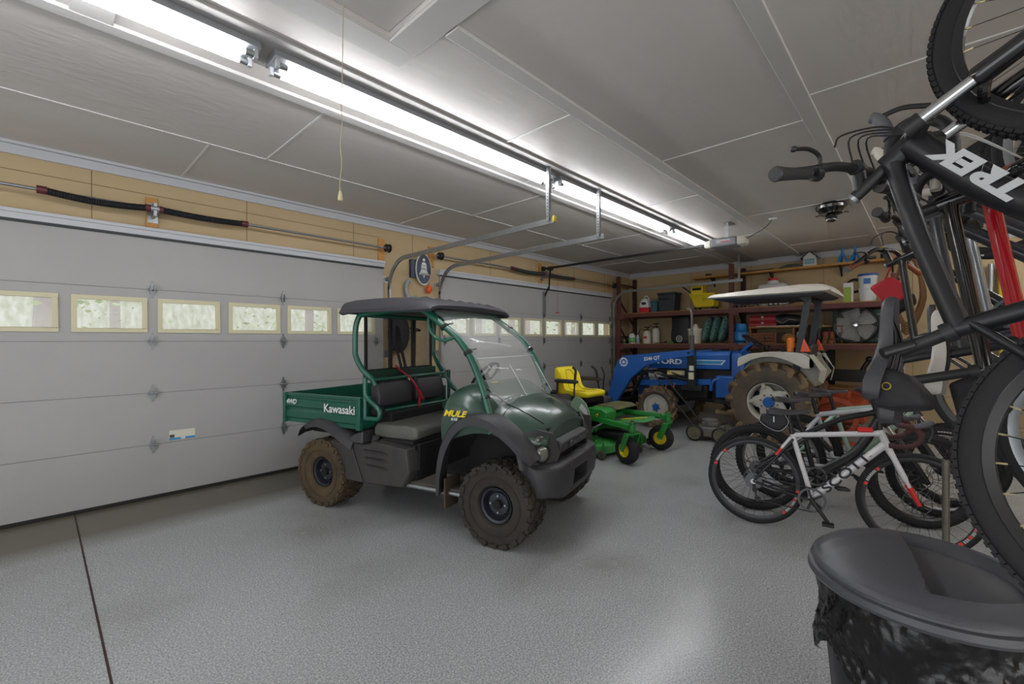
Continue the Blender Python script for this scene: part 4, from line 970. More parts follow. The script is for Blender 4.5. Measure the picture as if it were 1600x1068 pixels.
        build('tilt_link', G().bar((1.95, s*.50, .95), (2.18, s*.50, .50), .03, .10, (0, 1, 0)), M_blkm, t, bev=.004)
    build('arm_crossbar', G().cyl((2.3, -.6, .85), (2.3, .6, .85), .045, n=14), M_blue_d, t)
    build('arm_crossbar', G().cyl((2.52, -.6, .36), (2.52, .6, .36), .04, n=14), M_dark, t)
    build('attachment_plate', G().bx((2.56, -.55, .10), (2.60, .55, .48)), M_dark, t, bev=.004)
    build('loader_stay', G().tube(sm([(2.62, .66, .42), (2.68, .66, .62), (2.66, .66, .85), (2.72, .66, .98)], 4), .014, 8), M_blkm, t)
    # exhaust
    ex = build('exhaust', G().cyl((1.28, .10, 1.22), (1.28, .10, 1.55), .038, n=16), mat('exhaust_grey', '4e4b49', .6), t)
    build('exhaust_tip', G().tube(sm([(1.28, .10, 1.55), (1.28, .10, 1.86), (1.285, .10, 1.94), (1.31, .10, 1.99), (1.36, .10, 2.01)], 5), .020, 12), mat('exhaust_pipe', '6a6765', .5), ex)
    # steering wheel, levers, seat
    sc_ = V(.34, 0, 1.44); sa = V(-.55, 0, .83)
    sw = build('steering_wheel', G().torus(sc_, sa, .19, .013, 36, 8), M_blk, t)
    e1, e2, _ = basis(sa); g = G()
    for a in (.5, 2.6, 4.7): g.cyl(sc_, sc_+(e1*cos(a)+e2*sin(a))*.18, .010, n=6)
    build('wheel_spokes', g, M_blk, sw)
    build('steering_column', G().cyl(sc_, (.50, 0, 1.24), .025, n=10), M_blkm, sw)
    build('handrail', G().tube(sm([(.50, .22, 1.20), (.42, .24, 1.32), (.30, .25, 1.42)], 4), .03, 8), M_blue, t)
    for (a, b) in (((.25, .30, .9), (.10, .33, 1.50)), ((.22, -.28, .9), (.2, -.3, 1.36))):
        build('lever', G().cyl(a, b, .008, n=8).sph(b, .022, 10, 8), M_blkm, t)
    build('seat', G().loft([[V(-.42, y, 1.0), V(.0, y, .99), V(.02, y, 1.06), V(-.28, y, 1.08), V(-.40, y, 1.40), V(-.48, y, 1.40)] for y in (-.22, .22)]), M_seatb, t, bev=.03)
    build('tool_box', G().bx((-.30, .30, 1.27), (-.12, .45, 1.36)), M_dark, t, bev=.02)
    # fenders
    for s in (1, -1):
        yo, yi = s*.645, s*.34
        top = [(.40, 1.14), (.39, 1.20), (.25, 1.265), (.0, 1.295), (-.25, 1.295), (-.42, 1.275), (-.50, 1.22), (-.50, 1.10)]
        lip = [(.40, 1.07), (.33, 1.10), (.22, 1.17), (.10, 1.215), (-.05, 1.225), (-.20, 1.19), (-.35, 1.12), (-.44, 1.07), (-.51, 1.08)]
        g = G().prism(top+lip[::-1], 'xz', yo-s*.03, yo)
        f = build('fender', g, M_cream, t, bev=.008)
        # crown
        cr = G(); q = [V(a, 0, b) for a, b in top]
        cr.loft([[V(p.x, yi, p.z), V(p.x, yo-s*.01, p.z), V(p.x, yo-s*.01, p.z-.02), V(p.x, yi, p.z-.02)] for p in q])
        build('fender_crown', cr, M_cream, f, bev=.003)
        # inner and rear plates
        arc = [(.42, .95), (.36, 1.08), (.25, 1.2), (0, 1.27), (-.3, 1.27), (-.5, 1.2), (-.62, 1.0), (-.50, .80), (-.3, .7), (.2, .7)]
        build('fender_inner', G().prism(arc, 'xz', yi-s*.0, yi-s*.012), M_cream, f, bev=.002)
        build('fender_rear', G().loft([[V(-.49, yo-s*.02, 1.26), V(-.49, yi, 1.26), V(-.505, yi, 1.26), V(-.505, yo-s*.02, 1.26)], [V(-.60, yo-s*.10, 1.05), V(-.64, yi, 1.05), V(-.655, yi, 1.05), V(-.615, yo-s*.10, 1.05)], [V(-.56, yo-s*.2, .90), V(-.60, yi, .86), V(-.615, yi, .86), V(-.575, yo-s*.2, .90)]]), M_cream, f, bev=.003)
        # tail lamp wedge
        build('tail_lamp', G().prism([(-.38, 1.30), (-.50, 1.30), (-.42, 1.48)], 'xz', s*.50, s*.56), mat('lamp_orange', 'd6501e', .4), t, bev=.006)
    build('hazard_lamp', G().cyl((-.24, .42, 1.30), (-.24, .42, 1.46), .05, n=16).sph((-.24, .42, 1.46), .05), mat('lamp_amber', 'd9741a', .4), t)
    # roll bar and canopy
    for s in (1, -1):
        build('roll_post', G().bar((-.30, s*.42, 1.0), (-.46, s*.42, 2.12), .055, .085, (1, 0, 0)), mat('roll_bar_charcoal', '2c3036', .5), t, bev=.006)
        build('canopy_bracket', G().bar((-.38, s*.42, 2.02), (-.50, s*.42, 2.16), .07, .13, (1, 0, 0)), M_blkm, t, bev=.005)
    build('roll_crossbar', G().bx((-.52, -.45, 2.06), (-.42, .45, 2.13)), M_blkm, t, bev=.006)
    def cs(x, k, z0, z1):
        return [V(x, -.66*k, z0), V(x, -.70*k, z0+.015), V(x, -.69*k, (z0+z1)/2), V(x, -.64*k, z1-.015), V(x, -.4, z1+.005), V(x, 0, z1+.015), V(x, .4, z1+.005), V(x, .64*k, z1-.015), V(x, .69*k, (z0+z1)/2), V(x, .70*k, z0+.015), V(x, .66*k, z0)]
    cn = build('canopy', G().loft([cs(.84, .90, 2.11, 2.135), cs(.80, .96, 2.10, 2.165), cs(.72, .99, 2.10, 2.18), cs(.1, 1, 2.10, 2.215), cs(-.4, 1, 2.10, 2.235), cs(-.62, .99, 2.10, 2.225), cs(-.70, .97, 2.10, 2.19), cs(-.74, .93, 2.11, 2.14)]), mat('canopy_ivory', 'dedad0', .4), t, ang=40)
    build('canopy_underside', G().loft([[V(.78, -.62, 2.10), V(.78, .62, 2.10), V(.70, .58, 2.075), V(.70, -.58, 2.075)], [V(-.68, -.64, 2.10), V(-.68, .64, 2.10), V(-.62, .60, 2.065), V(-.62, -.60, 2.065)]]), mat('canopy_grey', '4a5058', .6), cn, bev=.01)
    for y in (-.45, .45): build('canopy_vent', G().bx((-.66, y-.05, 2.226), (-.58, y+.05, 2.245)), mat('canopy_rust', '8b6b4a', .7), cn, bev=.006)
    # hitch arms
    for s in (1, -1): build('hitch_arm', G().bar((-.1, s*.2, .45), (-.75, s*.33, .42), .05, .06), M_blkm, t, bev=.004)
    return t
make_tractor()
# orange tiller hitched behind
t = thing('rotary_tiller', 'weathered orange rotary tiller standing behind the tractor wheels', 'tiller', (8.30, .86, 0), 0)
ho = G().loft([[V(x, y, z) for (y, z) in ((.36, .30), (.30, .52), (.1, .60), (-.15, .55), (-.22, .36), (-.2, .3))] for x in (-.55, .55)])
build('hood_shell', ho, M_orange, t, bev=.01)
for s in (1, -1):
    build('side_plate', G().lathe([(.22, -.02), (.28, -.02), (.28, .02), (.22, .02)], (s*.645, .12, .38), (1, 0, 0), 32, True), M_orange, t, bev=.004)
    build('skid', G().bx((s*.63-.02, -.25, .0), (s*.63+.04, .42, .05)), M_orange, t, bev=.004)
for i in range(6):
    g = G()
    for a in (0, pi/2, pi, 3*pi/2):
        g.bar((-.5+.2*i, .12, .28), (-.5+.2*i, .12+cos(a+i)*.24, .28+sin(a+i)*.24), .05, .01, (1, 0, 0))
    build('tine', g, mat('tine_rust', '5d3b2a', .8), t, bev=.002)
build('gear_box', G().bx((-.14, .0, .58), (.14, .22, .70)), M_orange, t, bev=.02)
build('hitch_frame', G().bar((-.3, .3, .5), (0, .30, .80), .05, .03).bar((.3, .3, .5), (0, .30, .80), .05, .03), M_orange, t)
# ------------------------------------------------------------------ steel pallet rack along the back wall
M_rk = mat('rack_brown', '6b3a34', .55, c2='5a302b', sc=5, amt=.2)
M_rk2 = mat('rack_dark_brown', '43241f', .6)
M_board = mat('shelf_board', 'a57c4c', .7, c2='8d6437', sc=6, amt=.2, stretch=(.3, 1.5, 1))
XF, XR = 9.10, 9.86
ZU, ZL = 2.085, 1.40
t = thing('pallet_rack', 'brown steel pallet rack with two long shelves along the back wall', 'rack', (XF, 5.2, 0))
O = V(XF, 5.2, 0)
def rel(a): return V(*a)-O
yp = (5.20, 2.775, .40)
for y in yp:
    for x in (XF, XR):
        zt = 2.93 if y > 2 else 2.5
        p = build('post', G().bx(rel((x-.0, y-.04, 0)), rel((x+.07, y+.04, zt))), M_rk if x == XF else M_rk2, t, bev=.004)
        g = G()
        for i in range(int(zt/.076)):
            for q in (-.018, .018): g.cyl(rel((x-.001, y+q, .05+.076*i)), rel((x+.0, y+q, .05+.076*i)), .008, n=6)
        build('post_holes', g, M_dark, p)
    for z0, z1 in ((.4, 1.1), (1.1, 1.8), (1.8, 2.4)):
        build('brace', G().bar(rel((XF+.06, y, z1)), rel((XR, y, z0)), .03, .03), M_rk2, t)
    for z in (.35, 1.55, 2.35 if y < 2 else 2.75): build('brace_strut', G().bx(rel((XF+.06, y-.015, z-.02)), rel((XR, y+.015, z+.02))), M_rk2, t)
for z in (ZU, ZL, .66):
    for y0_, y1_ in ((5.16, 2.815), (2.735, .44)):
        if z < 1: 
            if y0_ > 3: continue
        for x in (XF, XR+.02):
            b = build('beam', G().bx(rel((x, y1_, z-.10)), rel((x+.045, y0_, z-.015))), M_rk, t, bev=.004)
        build('beam_plate', G().bx(rel((XF-.004, y0_-.10, z-.14)), rel((XF, y0_, z-.0))), M_rk, t, bev=.001)
        build('shelf_board', G().bx(rel((XF+.02, y1_, z-.015)), rel((XR+.03, y0_, z))), M_board, t)
# thin shelf standing between the two decks
ms = thing('riser_shelf', 'low wooden riser shelf standing on the lower rack deck under the red toolboxes', 'shelf', (9.3, 2.5, ZL))
zr = 1.715
build('riser_board', G().bx((-.02, -1.45, zr-ZL-.03), (.45, .02, zr-ZL)), M_board, ms, bev=.002)
for y in (-1.42, -.72, -.01): build('riser_leg', G().bx((.0, y-.012, 0), (.42, y+.012, zr-ZL-.03)), M_board, ms)
# plank shelf on brackets near the top
pk = thing('plank_shelf', 'long pine plank shelf on the back wall just below the ceiling', 'shelf', (9.62, 3.75, 2.80))
build('plank', G().bx((.02, -3.45, -.02), (.325, -.02, .02)), mat('plank_pine', 'c39248', .6, c2='b07f3c', sc=5, amt=.2, stretch=(1, .2, 1)), pk, bev=.002)
for y in (-.4, -1.5, -2.6, -3.3): build('bracket', G().prism([(.325, -.02), (.05, -.02), (.325, -.20)], 'xz', y-.01, y+.01), M_blkm, pk)

def ypos(px, X, zz): return at(px, 500, X=X).y
def item(name, label, cat, px, X, z, group=None, rz=0):
    y = at(px, 534-(z-CAM_H)*695.6/ (X*.73+.3), X=X).y
    return thing(name, label, cat, (X, y, z+.0005), rz, group)
def rb(t, nm, a, b, m, bev=.006, **k): return build(nm, G().bx(a, b), m, t, bev=bev, **k)
# --- upper deck, left bay
t = item('jug', 'red and white plastic jug at the left end of the upper shelf', 'jug', 1008, 9.3, ZU)
build('jug_body', G().loft([[V(x, y, z) for x, y in ((-.07*k, -.11*k2), (.07*k, -.11*k2), (.07*k, .11*k2), (-.07*k, .11*k2))] for z, k, k2 in ((.11, 1, 1), (.2, 1, .96), (.27, .9, .7), (.32, .6, .4))]), M_wht, t, bev=.02)
rb(t, 'jug_base', (-.072, -.115, 0), (.072, .115, .12), mat('jug_red', 'c5202b', .45), .02)
build('jug_label', G().cyl((-.073, 0, .2), (-.0725, 0, .2), .001), M_dark, t) if False else None
build('jug_label', G().sph((-.07, 0, .205), (.008, .062, .032), 16, 8), mat('label_black', '2b2024', .5), t)
build('jug_handle', G().tube(sm([(0, .03, .33), (0, -.02, .37), (0, -.08, .33), (0, -.10, .26)], 4), .012, 8), M_wht, t)
t = item('jug', 'teal plastic jug behind and right of the red and white jug', 'jug', 1022, 9.45, ZU)
rb(t, 'jug_body', (-.07, -.10, 0), (.07, .10, .26), mat('jug_teal', '3e6d72', .5), .03)
build('jug_cap', G().cyl((0, -.04, .26), (0, -.04, .30), .03, n=14), mat('cap_teal', '2c8a8f', .5), t)
t = item('storage_bin', 'square charcoal plastic bin with a lid on the upper shelf', 'bin', 1046, 9.3, ZU)
M_cb = mat('bin_charcoal', '2d3237', .5)
build('bin_body', G().loft([[V(x*k, y*k, z) for x, y in ((-.17, -.185), (.17, -.185), (.17, .185), (-.17, .185))] for z, k in ((0, .88), (.36, 1))]), M_cb, t, bev=.015)
rb(t, 'bin_lid', (-.185, -.20, .355), (.185, .20, .40), M_cb, .012)
build('bin_handle', G().tube(sm([(-.18, .18, .29), (-.20, .10, .26), (-.20, .0, .255), (-.19, -.06, .27)], 4), .010, 8), M_blk, t)
# mop bucket
M_my = mat('mop_yellow', 'dcc21c', .45)
t = item('mop_bucket', 'yellow mop bucket with wringer and black casters on the upper shelf', 'mop bucket', 1101, 9.35, ZU)
tub = build('tub', G().loft([[V(x*k, y*k-o_, z) for x, y in ((-.16, -.24), (.16, -.24), (.16, .24), (-.16, .24))] for z, k, o_ in ((.06, .75, .04), (.10, .82, .03), (.30, 1, 0), (.315, 1.06, 0), (.33, 1.06, 0))]), M_my, t, bev=.012)
build('tub_floor', G().bx((-.11, -.2, .055), (.11, .14, .075)), M_my, tub)
wr = build('wringer', G().loft([[V(x*k, .13+y*k, z) for x, y in ((-.13, -.13), (.13, -.13), (.13, .11), (-.13, .11))] for z, k in ((.24, .85), (.36, 1), (.52, .95), (.57, .7))]), M_my, t, bev=.02)
rb(wr, 'wringer_gap', (-.135, .02, .40), (-.125, .2, .45), M_dark, .004)
build('wringer_handle', G().cyl((-.10, .24, .36), (-.10, .42, .50), .012, n=8), M_blk, wr)
for x in (-.12, .12):
    for y in (-.2, .14):
        build('caster', G().cyl((x-.012, y, .03), (x+.012, y, .03), .03, n=14), M_blk, t)
em = build('caution_mark', G().torus((-.163, -.05, .20), (1, 0, .12), .04, .005, 3, 6), M_dark, t)
# upper deck, right bay: tank, tools, pails
t = item('fuel_tank', 'white plastic tank with a red cap on the upper shelf behind the tractor canopy', 'tank', 1208, 9.55, ZU)
rb(t, 'tank_body', (-.15, -.24, 0), (.15, .24, .44), M_wht, .05)
build('tank_neck', G().cyl((0, 0, .43), (0, 0, .50), .11, .09, 20), M_wht, t)
build('tank_cap', G().cyl((0, 0, .50), (0, 0, .55), .08, n=20), mat('cap_red', 'c01f28', .45), t, bev=.006)
random.seed(11)
for i, (px, lb) in enumerate(((1152, 'black scissor clamp beside the rack post on the upper shelf'), (1166, 'tangled chrome and black tool lying on the upper shelf under the canopy edge'), (1180, 'black fitting next to the yellow and white power tool on the upper shelf'))):
    t = item('clamp', lb, 'clamp', px, 9.25, ZU)
    build('jaw', G().bar((0, -.06, .02), (.02, .04, .13), .025, .02, (1, 0, 0)).bar((0, .06, .02), (.02, -.05, .13), .025, .02, (1, 0, 0)), M_blkm, t, bev=.003)
    build('screw', G().cyl((0, -.07, .05+.02*i), (0, .08, .09), .012, n=10), M_chrome, t)
    build('knob', G().sph((0, .07, .10), .022, 10, 8), M_blkm, t)
t = item('power_tool', 'white and yellow power tool on the upper shelf under the tractor canopy', 'power tool', 1210, 9.22, ZU)
rb(t, 'tool_body', (-.08, -.12, .02), (.08, .12, .14), M_wht, .02)
rb(t, 'tool_grip', (-.06, .09, .03), (.06, .15, .15), M_my, .015)
for y in (-.08, 0, .08): rb(t, 'tool_foot', (-.085, y-.015, 0), (-.05, y+.015, .06), M_blkm, .004)
t = item('tent_pole', 'black rod with yellow end leaning on the upper shelf beside the white power tool', 'rod', 1232, 9.25, ZU)
build('rod', G().cyl((0, .10, .01), (.0, -.16, .07), .008, n=8), M_blkm, t)
t = item('carton', 'tall lime green and white carton on the upper shelf left of the pails', 'carton', 1326, 9.25, ZU)
rb(t, 'carton_body', (-.05, -.065, 0), (.05, .065, .32), M_wht, .003)
rb(t, 'carton_panel', (-.0515, -.04, .0), (-.05, .06, .25), mat('lime_panel', '93ad3c', .5), .0005)
t = item('pail', 'white plastic pail at the right end of the upper shelf, lower of two', 'pail', 1356, 9.3, ZU, 'stacked pails')
build('pail_body', G().lathe([(0, 0), (.10, 0), (.12, .20), (.127, .205), (.127, .225), (0, .225)], (0, 0, 0), (0, 0, 1), 32), M_wht, t)
t2 = thing('pail', 'white pail with a blue lid and blue label standing on the lower pail', 'pail', (t.location.x, t.location.y, ZU+.226), 0, 'stacked pails')
build('pail_body', G().lathe([(0, 0), (.11, 0), (.128, .19), (0, .19)], (0, 0, 0), (0, 0, 1), 32), M_wht, t2)
build('pail_lid', G().lathe([(0, .225), (.13, .225), (.137, .215), (.137, .19), (0, .19)], (0, 0, 0), (0, 0, 1), 32), mat('lid_blue', '1f4f9c', .45), t2)
build('pail_label', G().lathe([(.1185, .05), (.126, .15)], (0, 0, 0), (0, 0, 1), 32), mat('label_blue', '3b74b8', .5), t2) if False else build('pail_label', G().box((-.124, 0, .10), (.004, .09, .09), (0, -.1, 0)), mat('label_blue', '3b74b8', .5), t2)
t = item('cable_coil', 'black coiled cable hanging on the back wall above the lime carton', 'cable', 1336, 9.9, 2.42)
build('coil', G().torus((.02, 0, .0), (1, 0, 0), .12, .012, 28, 6).torus((.03, .02, .0), (1, 0, .1), .10, .010, 28, 6), M_blk, t)
# --- on the plank
ZP = 2.8205
t = item('tin', 'small dark round tin at the left end of the pine plank', 'tin', 1107, 9.72, ZP)
build('tin_body', G().lathe([(0, 0), (.05, 0), (.06, .01), (.06, .04), (.065, .045), (0, .045)], (0, 0, 0), (0, 0, 1), 20), M_blkm, t)
t = item('pry_bar', 'long black bar lying on the pine plank', 'bar', 1180, 9.7, ZP)
build('bar', G().box((0, 0, .012), (.03, .62, .02)), M_blkm, t, bev=.004)
t = item('pan', 'round grey metal pan lying on the pine plank beside the bird house', 'pan', 1236, 9.75, ZP)
build('pan_body', G().lathe([(0, .07), (.10, .065), (.15, .04), (.19, .02), (.20, 0), (.19, 0), (0, 0)], (0, 0, 0), (0, 0, 1), 32), mat('pan_grey', '6d7375', .45, metal=.4), t)
t = item('bird_house', 'little white bird house with a dark roof and blue window on the pine plank', 'bird house', 1266, 9.72, ZP)
build('house_body', G().prism([(-.10, 0), (.10, 0), (.10, .16), (0, .25), (-.10, .16)], 'yz', -.07, .07), mat('house_white', 'c9cac4', .6), t, bev=.003)
build('house_roof', G().bar((0, .0, .265), (0, .14, .135), .20, .012, (0, .7, .7)).bar((0, .0, .265), (0, -.14, .135), .20, .012, (0, -.7, .7)), mat('roof_dark', '3c3a38', .7), t)
hw_ = build('house_window', G().bx((-.073, -.075, .03), (-.0705, .075, .125)), mat('window_blue', '5f93a4', .4), t)
build('window_bars', G().bx((-.075, -.04, .03), (-.073, -.036, .125)).bx((-.075, -.002, .03), (-.073, .002, .125)).bx((-.075, .036, .03), (-.073, .040, .125)).bx((-.075, -.075, .076), (-.073, .075, .08)), M_wht, hw_)
M_js = mat('stand_blue', '1d77bd', .45)
for i, (px, lb) in enumerate(((1316, 'blue tripod stand on the plank, left of a pair'), (1336, 'blue tripod stand on the plank, right of a pair'), (1378, 'small yellow-tipped stand at the right end of the plank'))):
    t = item('jack_stand', lb, 'stand', px, 9.70+.0*i, ZP, 'small stands on the plank')
    if i < 2:
        for a in (.3, 2.4, 4.5): build('leg', G().bar((0, 0, .17), (cos(a)*.08, sin(a)*.08, .01), .035, .012, (1, 0, 0)), M_js, t, bev=.003)
        build('post', G().cyl((0, 0, .15), (0, 0, .31), .018, n=12), M_js, t)
        build('grip', G().cyl((0, 0, .22), (0, 0, .28), .022, n=12), mat('grip_teal', '1c93ae', .4), t)
    else:
        build('post', G().cyl((0, 0, 0), (0, 0, .16), .02, n=12), M_dark, t); build('tip', G().cyl((0, 0, .16), (0, 0, .20), .024, n=12), M_my, t)
# --- lower deck, left bay
def bottle(px, X, r, h, cm, lm, label, name='bottle', z=ZL):
    t = item(name, label, 'bottle', px, X, z)
    build('bottle_body', G().lathe([(0, 0), (r, 0), (r*1.03, h*.05), (r, h*.6), (r*.8, h*.75), (r*.35, h*.85), (r*.35, h*.9), (0, h*.9)], (0, 0, 0), (0, 0, 1), 20), M_wht, t)
    build('bottle_cap', G().cyl((0, 0, h*.86), (0, 0, h), r*.42, n=12), cm, t)
    if lm: build('bottle_label', G().lathe([(r*1.045, h*.08), (r*1.03, h*.5)], (0, 0, 0), (0, 0, 1), 20), lm, t, solid=.001)
    return t
bottle(988, 9.3, .075, .27, mat('cap_navy', '252a4a', .5), mat('label_green', '7bb56a', .5), 'white bottle with a green label and dark cap on the lower shelf')
bottle(997, 9.35, .04, .24, mat('cap_purple', '4a3f9c', .5), mat('label_lilac', 'a9b6cf', .5), 'slim white bottle with a purple cap next to the green-labelled bottle')
bottle(976, 9.4, .025, .10, M_blkm, mat('label_dkgreen', '356a43', .5), 'small dark green bottle at the left end of the lower shelf')
def sprayer(px, X, r, h, label, red):
    t = item('pump_sprayer', label, 'sprayer', px, X, ZL)
    M_sp = mat('sprayer_milky', 'cfc9bb', .5)
    build('tank', G().lathe([(0, 0), (r, 0), (r*1.04, .02), (r, h*.62), (r*.7, h*.75), (r*.35, h*.8), (0, h*.8)], (0, 0, 0), (0, 0, 1), 24), M_sp, t)
    build('pump_top', G().cyl((0, 0, h*.78), (0, 0, h*.88), r*.45, n=14), M_blkm, t)
    hd = build('pump_handle', G().cyl((0, 0, h*.88), (0, 0, h), .012, n=8).box((0, 0, h), (.03, .12, .025)), M_blkm, t)
    build('hose', G().tube(sm([(0, r*.4, h*.8), (0, r+.06, h*.9), (0, r+.11, h*.6), (0, r+.07, h*.2)], 5), .007, 6), M_blk, t)
    if red: build('sprayer_label', G().box((-r*1.0, 0, h*.38), (.01, r*.9, .05)), mat('label_red', 'b5322e', .5), t)
    return t
sprayer(1011, 9.3, .085, .36, 'short pump sprayer with a red label and black top on the lower shelf', True)
sprayer(1025, 9.45, .085, .44, 'taller milky pump sprayer right of the red-labelled one', False)
t = item('spray_wand', 'black sprayer wand lying on the lower shelf right of the sprayers', 'wand', 1033, 9.2, ZL)
build('wand', G().cyl((0, .14, .012), (0, -.12, .02), .008, n=8).box((0, -.10, .03), (.02, .05, .04)), M_blk, t)
t = item('nozzle', 'small green hose nozzle on the lower shelf beside the black cover', 'nozzle', 1048, 9.2, ZL)
build('nozzle_body', G().cyl((0, .04, .02), (0, -.05, .025), .018, n=10), mat('nozzle_green', '2f8a44', .5), t)
t = item('equipment_cover', 'tall slouching black cover with a round white emblem on the lower shelf', 'cover', 1066, 9.35, ZL)
g = G().loft([[V(x*kx, y*ky+oy, z) for x, y in ((-.10, -.2), (.05, -.21), (.12, 0), (.05, .21), (-.10, .2), (-.14, 0))] for z, kx, ky, oy in ((0, 1.0, .75, 0), (.08, 1.1, .95, 0), (.22, 1, .98, 0), (.4, .8, .92, -.0), (.58, .6, .85, .02), (.60, .3, .6, .02))])
build('cover_body', G().loft(dense([g.v[i*6:i*6+6] for i in range(6)], 2, 2)), mat('cover_black', '1c1c20', .5, bump=.4, bsc=12), t)
build('emblem', G().torus((-.160, 0, .10), (1, 0, .1), .06, .007, 24, 6).torus((-.160, 0, .10), (1, 0, .1), .025, .007, 16, 6), M_wht, t)
t = item('tub', 'tall cream tub on the lower shelf with a dispenser on its lid', 'tub', 1086, 9.22, ZL)
build('tub_body', G().lathe([(0, 0), (.12, 0), (.135, .29), (0, .29)], (0, 0, 0), (0, 0, 1), 28), mat('tub_cream', 'cfc8b6', .5), t)
build('tub_lid', G().lathe([(.142, .27), (.142, .305), (0, .305)], (0, 0, 0), (0, 0, 1), 28), mat('lid_cream', 'ddd7c6', .5), t)
build('dispenser', G().bx((-.05, -.07, .305), (.05, .03, .36)).bx((-.03, -.05, .36), (.03, .01, .40)), MATS['lid_cream'], t, bev=.008)
M_cu = mat('cushion_pattern', '7fa796', .8, c2='1f4a55', sc=22, amt=.75)
for i, (px, lb) in enumerate(((1107, 'patterned teal garden cushion leaning on the lower shelf, leftmost of three'), (1120, 'patterned teal garden cushion, middle of the three on the lower shelf'), (1133, 'patterned teal garden cushion, rightmost of three by the rack post'))):
    t = tag(build('cushion', G().sph((0, 0, 0), (.23, .075, .27), 20, 14), M_cu), lb, 'cushion', 'patterned cushions on the lower shelf')
    for v_ in t.data.vertices:
        c = v_.co; r_ = max(abs(c.x)/.23, abs(c.z)/.27)
        k = sqrt((c.x/.23)**2+(c.z/.27)**2)
        if k > 1e-6: f = min(k/max(r_, 1e-6), 1.41)**.6; c.x *= f; c.z *= f
    yy = at(px, 520, X=9.45).y
    t.location = (9.45, yy, ZL+.285); t.rotation_euler = (radians(14), 0, 0)
# --- lower deck, right bay
t = item('propane_tank', 'blue propane tank with a collar guard on the lower shelf right of the rack post', 'gas tank', 1158, 9.3, ZL)
M_pb = mat('propane_blue', '1f74b4', .4)
build('tank', G().lathe([(0, .02), (.10, .02), (.15, .06), (.155, .16), (.14, .22), (.06, .26), (0, .26)], (0, 0, 0), (0, 0, 1), 28), M_pb, t)
build('collar', G().lathe([(.10, .24), (.105, .25), (.105, .37), (.10, .38), (.09, .37), (.09, .25)], (0, 0, 0), (0, 0, 1), 28), M_pb, t)
build('foot_ring', G().lathe([(.10, 0), (.105, .03), (.095, .03), (.09, 0)], (0, 0, 0), (0, 0, 1), 28), M_pb, t)
build('valve', G().cyl((0, 0, .25), (0, 0, .34), .02, n=10), M_galv, t)
M_tb = mat('toolbox_red', 'a8161f', .4)
for i, lb in enumerate(('red metal toolbox on the riser shelf, lower of two', 'red metal toolbox stacked on top of another on the riser shelf')):
    yy = at(1192, 500, X=9.35).y
    t = thing('toolbox', lb, 'toolbox', (9.42, yy, zr+.0005+i*.108), 0, 'red toolboxes')
    rb(t, 'box_body', (-.1, -.23+.01*i, 0), (.1, .23-.01*i, .07), M_tb, .006)
    rb(t, 'box_lid', (-.102, -.232+.01*i, .074), (.102, .232-.01*i, .105), M_tb, .012)
    rb(t, 'latch', (-.106, -.02, .05), (-.1, .02, .09), M_galv, .002)
t = item('duffel_bag', 'rumpled black bag with grey trim on the riser shelf right of the toolboxes', 'bag', 1230, 9.45, zr)
g = G().sph((0, 0, .11), (.14, .27, .11), 20, 12)
for p in g.v: p += V(.015*sin(p.y*30), .01*sin(p.z*40), .016*sin(p.y*22+p.x*30))
for p in g.v: p.z = max(p.z, 0)
build('bag_body', g, mat('bag_black', '1e1e22', .6, c2='34343a', sc=9, amt=.3), t)
build('bag_strap', G().tube(sm([(-.12, .16, .12), (-.14, .05, .06), (-.15, -.06, .12), (-.12, -.16, .10)], 4), .012, 6), mat('strap_grey', '77777c', .7), t)
t = item('board', 'thin white board lying at the front edge of the riser shelf', 'board', 1230, 9.33, zr-.0)
t.location = (9.315, t.location.y, zr+.0005)
build('board', G().bx((-.02, -.55, 0), (.03, .5, .012)), M_wht, t)
t = item('crate', 'slatted wooden crate on the lower shelf under the red toolboxes', 'crate', 1191, 9.3, ZL)
M_cr = mat('crate_wood', '8d5a3e', .6)
for z in (.015, .07, .125, .18): rb(t, 'slat', (-.12, -.24, z-.012), (-.105, .24, z+.014), M_cr, .002)
for y in (-.235, .235): rb(t, 'crate_end', (-.12, y-.012, 0), (.12, y+.012, .20), M_cr, .002)
rb(t, 'crate_back', (.10, -.24, 0), (.12, .24, .2), M_cr, .002)
t = item('case', 'dark brown case on the lower shelf right of the slatted crate', 'case', 1219, 9.35, ZL)
rb(t, 'case_body', (-.1, -.08, 0), (.1, .08, .2), mat('case_brown', '2f211d', .6), .01)
t = item('sack', 'small tan slumped sack on the lower shelf behind the tractor roll bar', 'sack', 1232, 9.3, ZL)
build('sack_body', G().sph((0, 0, .09), (.09, .13, .10), 16, 10), mat('sack_tan', 'a2764a', .8, bump=.3, bsc=30), t)
t = item('mug', 'white round tin with a dark band between the roll bar posts on the lower shelf', 'tin', 1251, 9.25, ZL)
build('tin_body', G().lathe([(0, 0), (.06, 0), (.06, .18), (.05, .21), (0, .22)], (0, 0, 0), (0, 0, 1), 20), M_wht, t)
build('tin_band', G().cyl((0, 0, .06), (0, 0, .10), .0615, n=20), mat('band_brown', '5e3a30', .6), t)
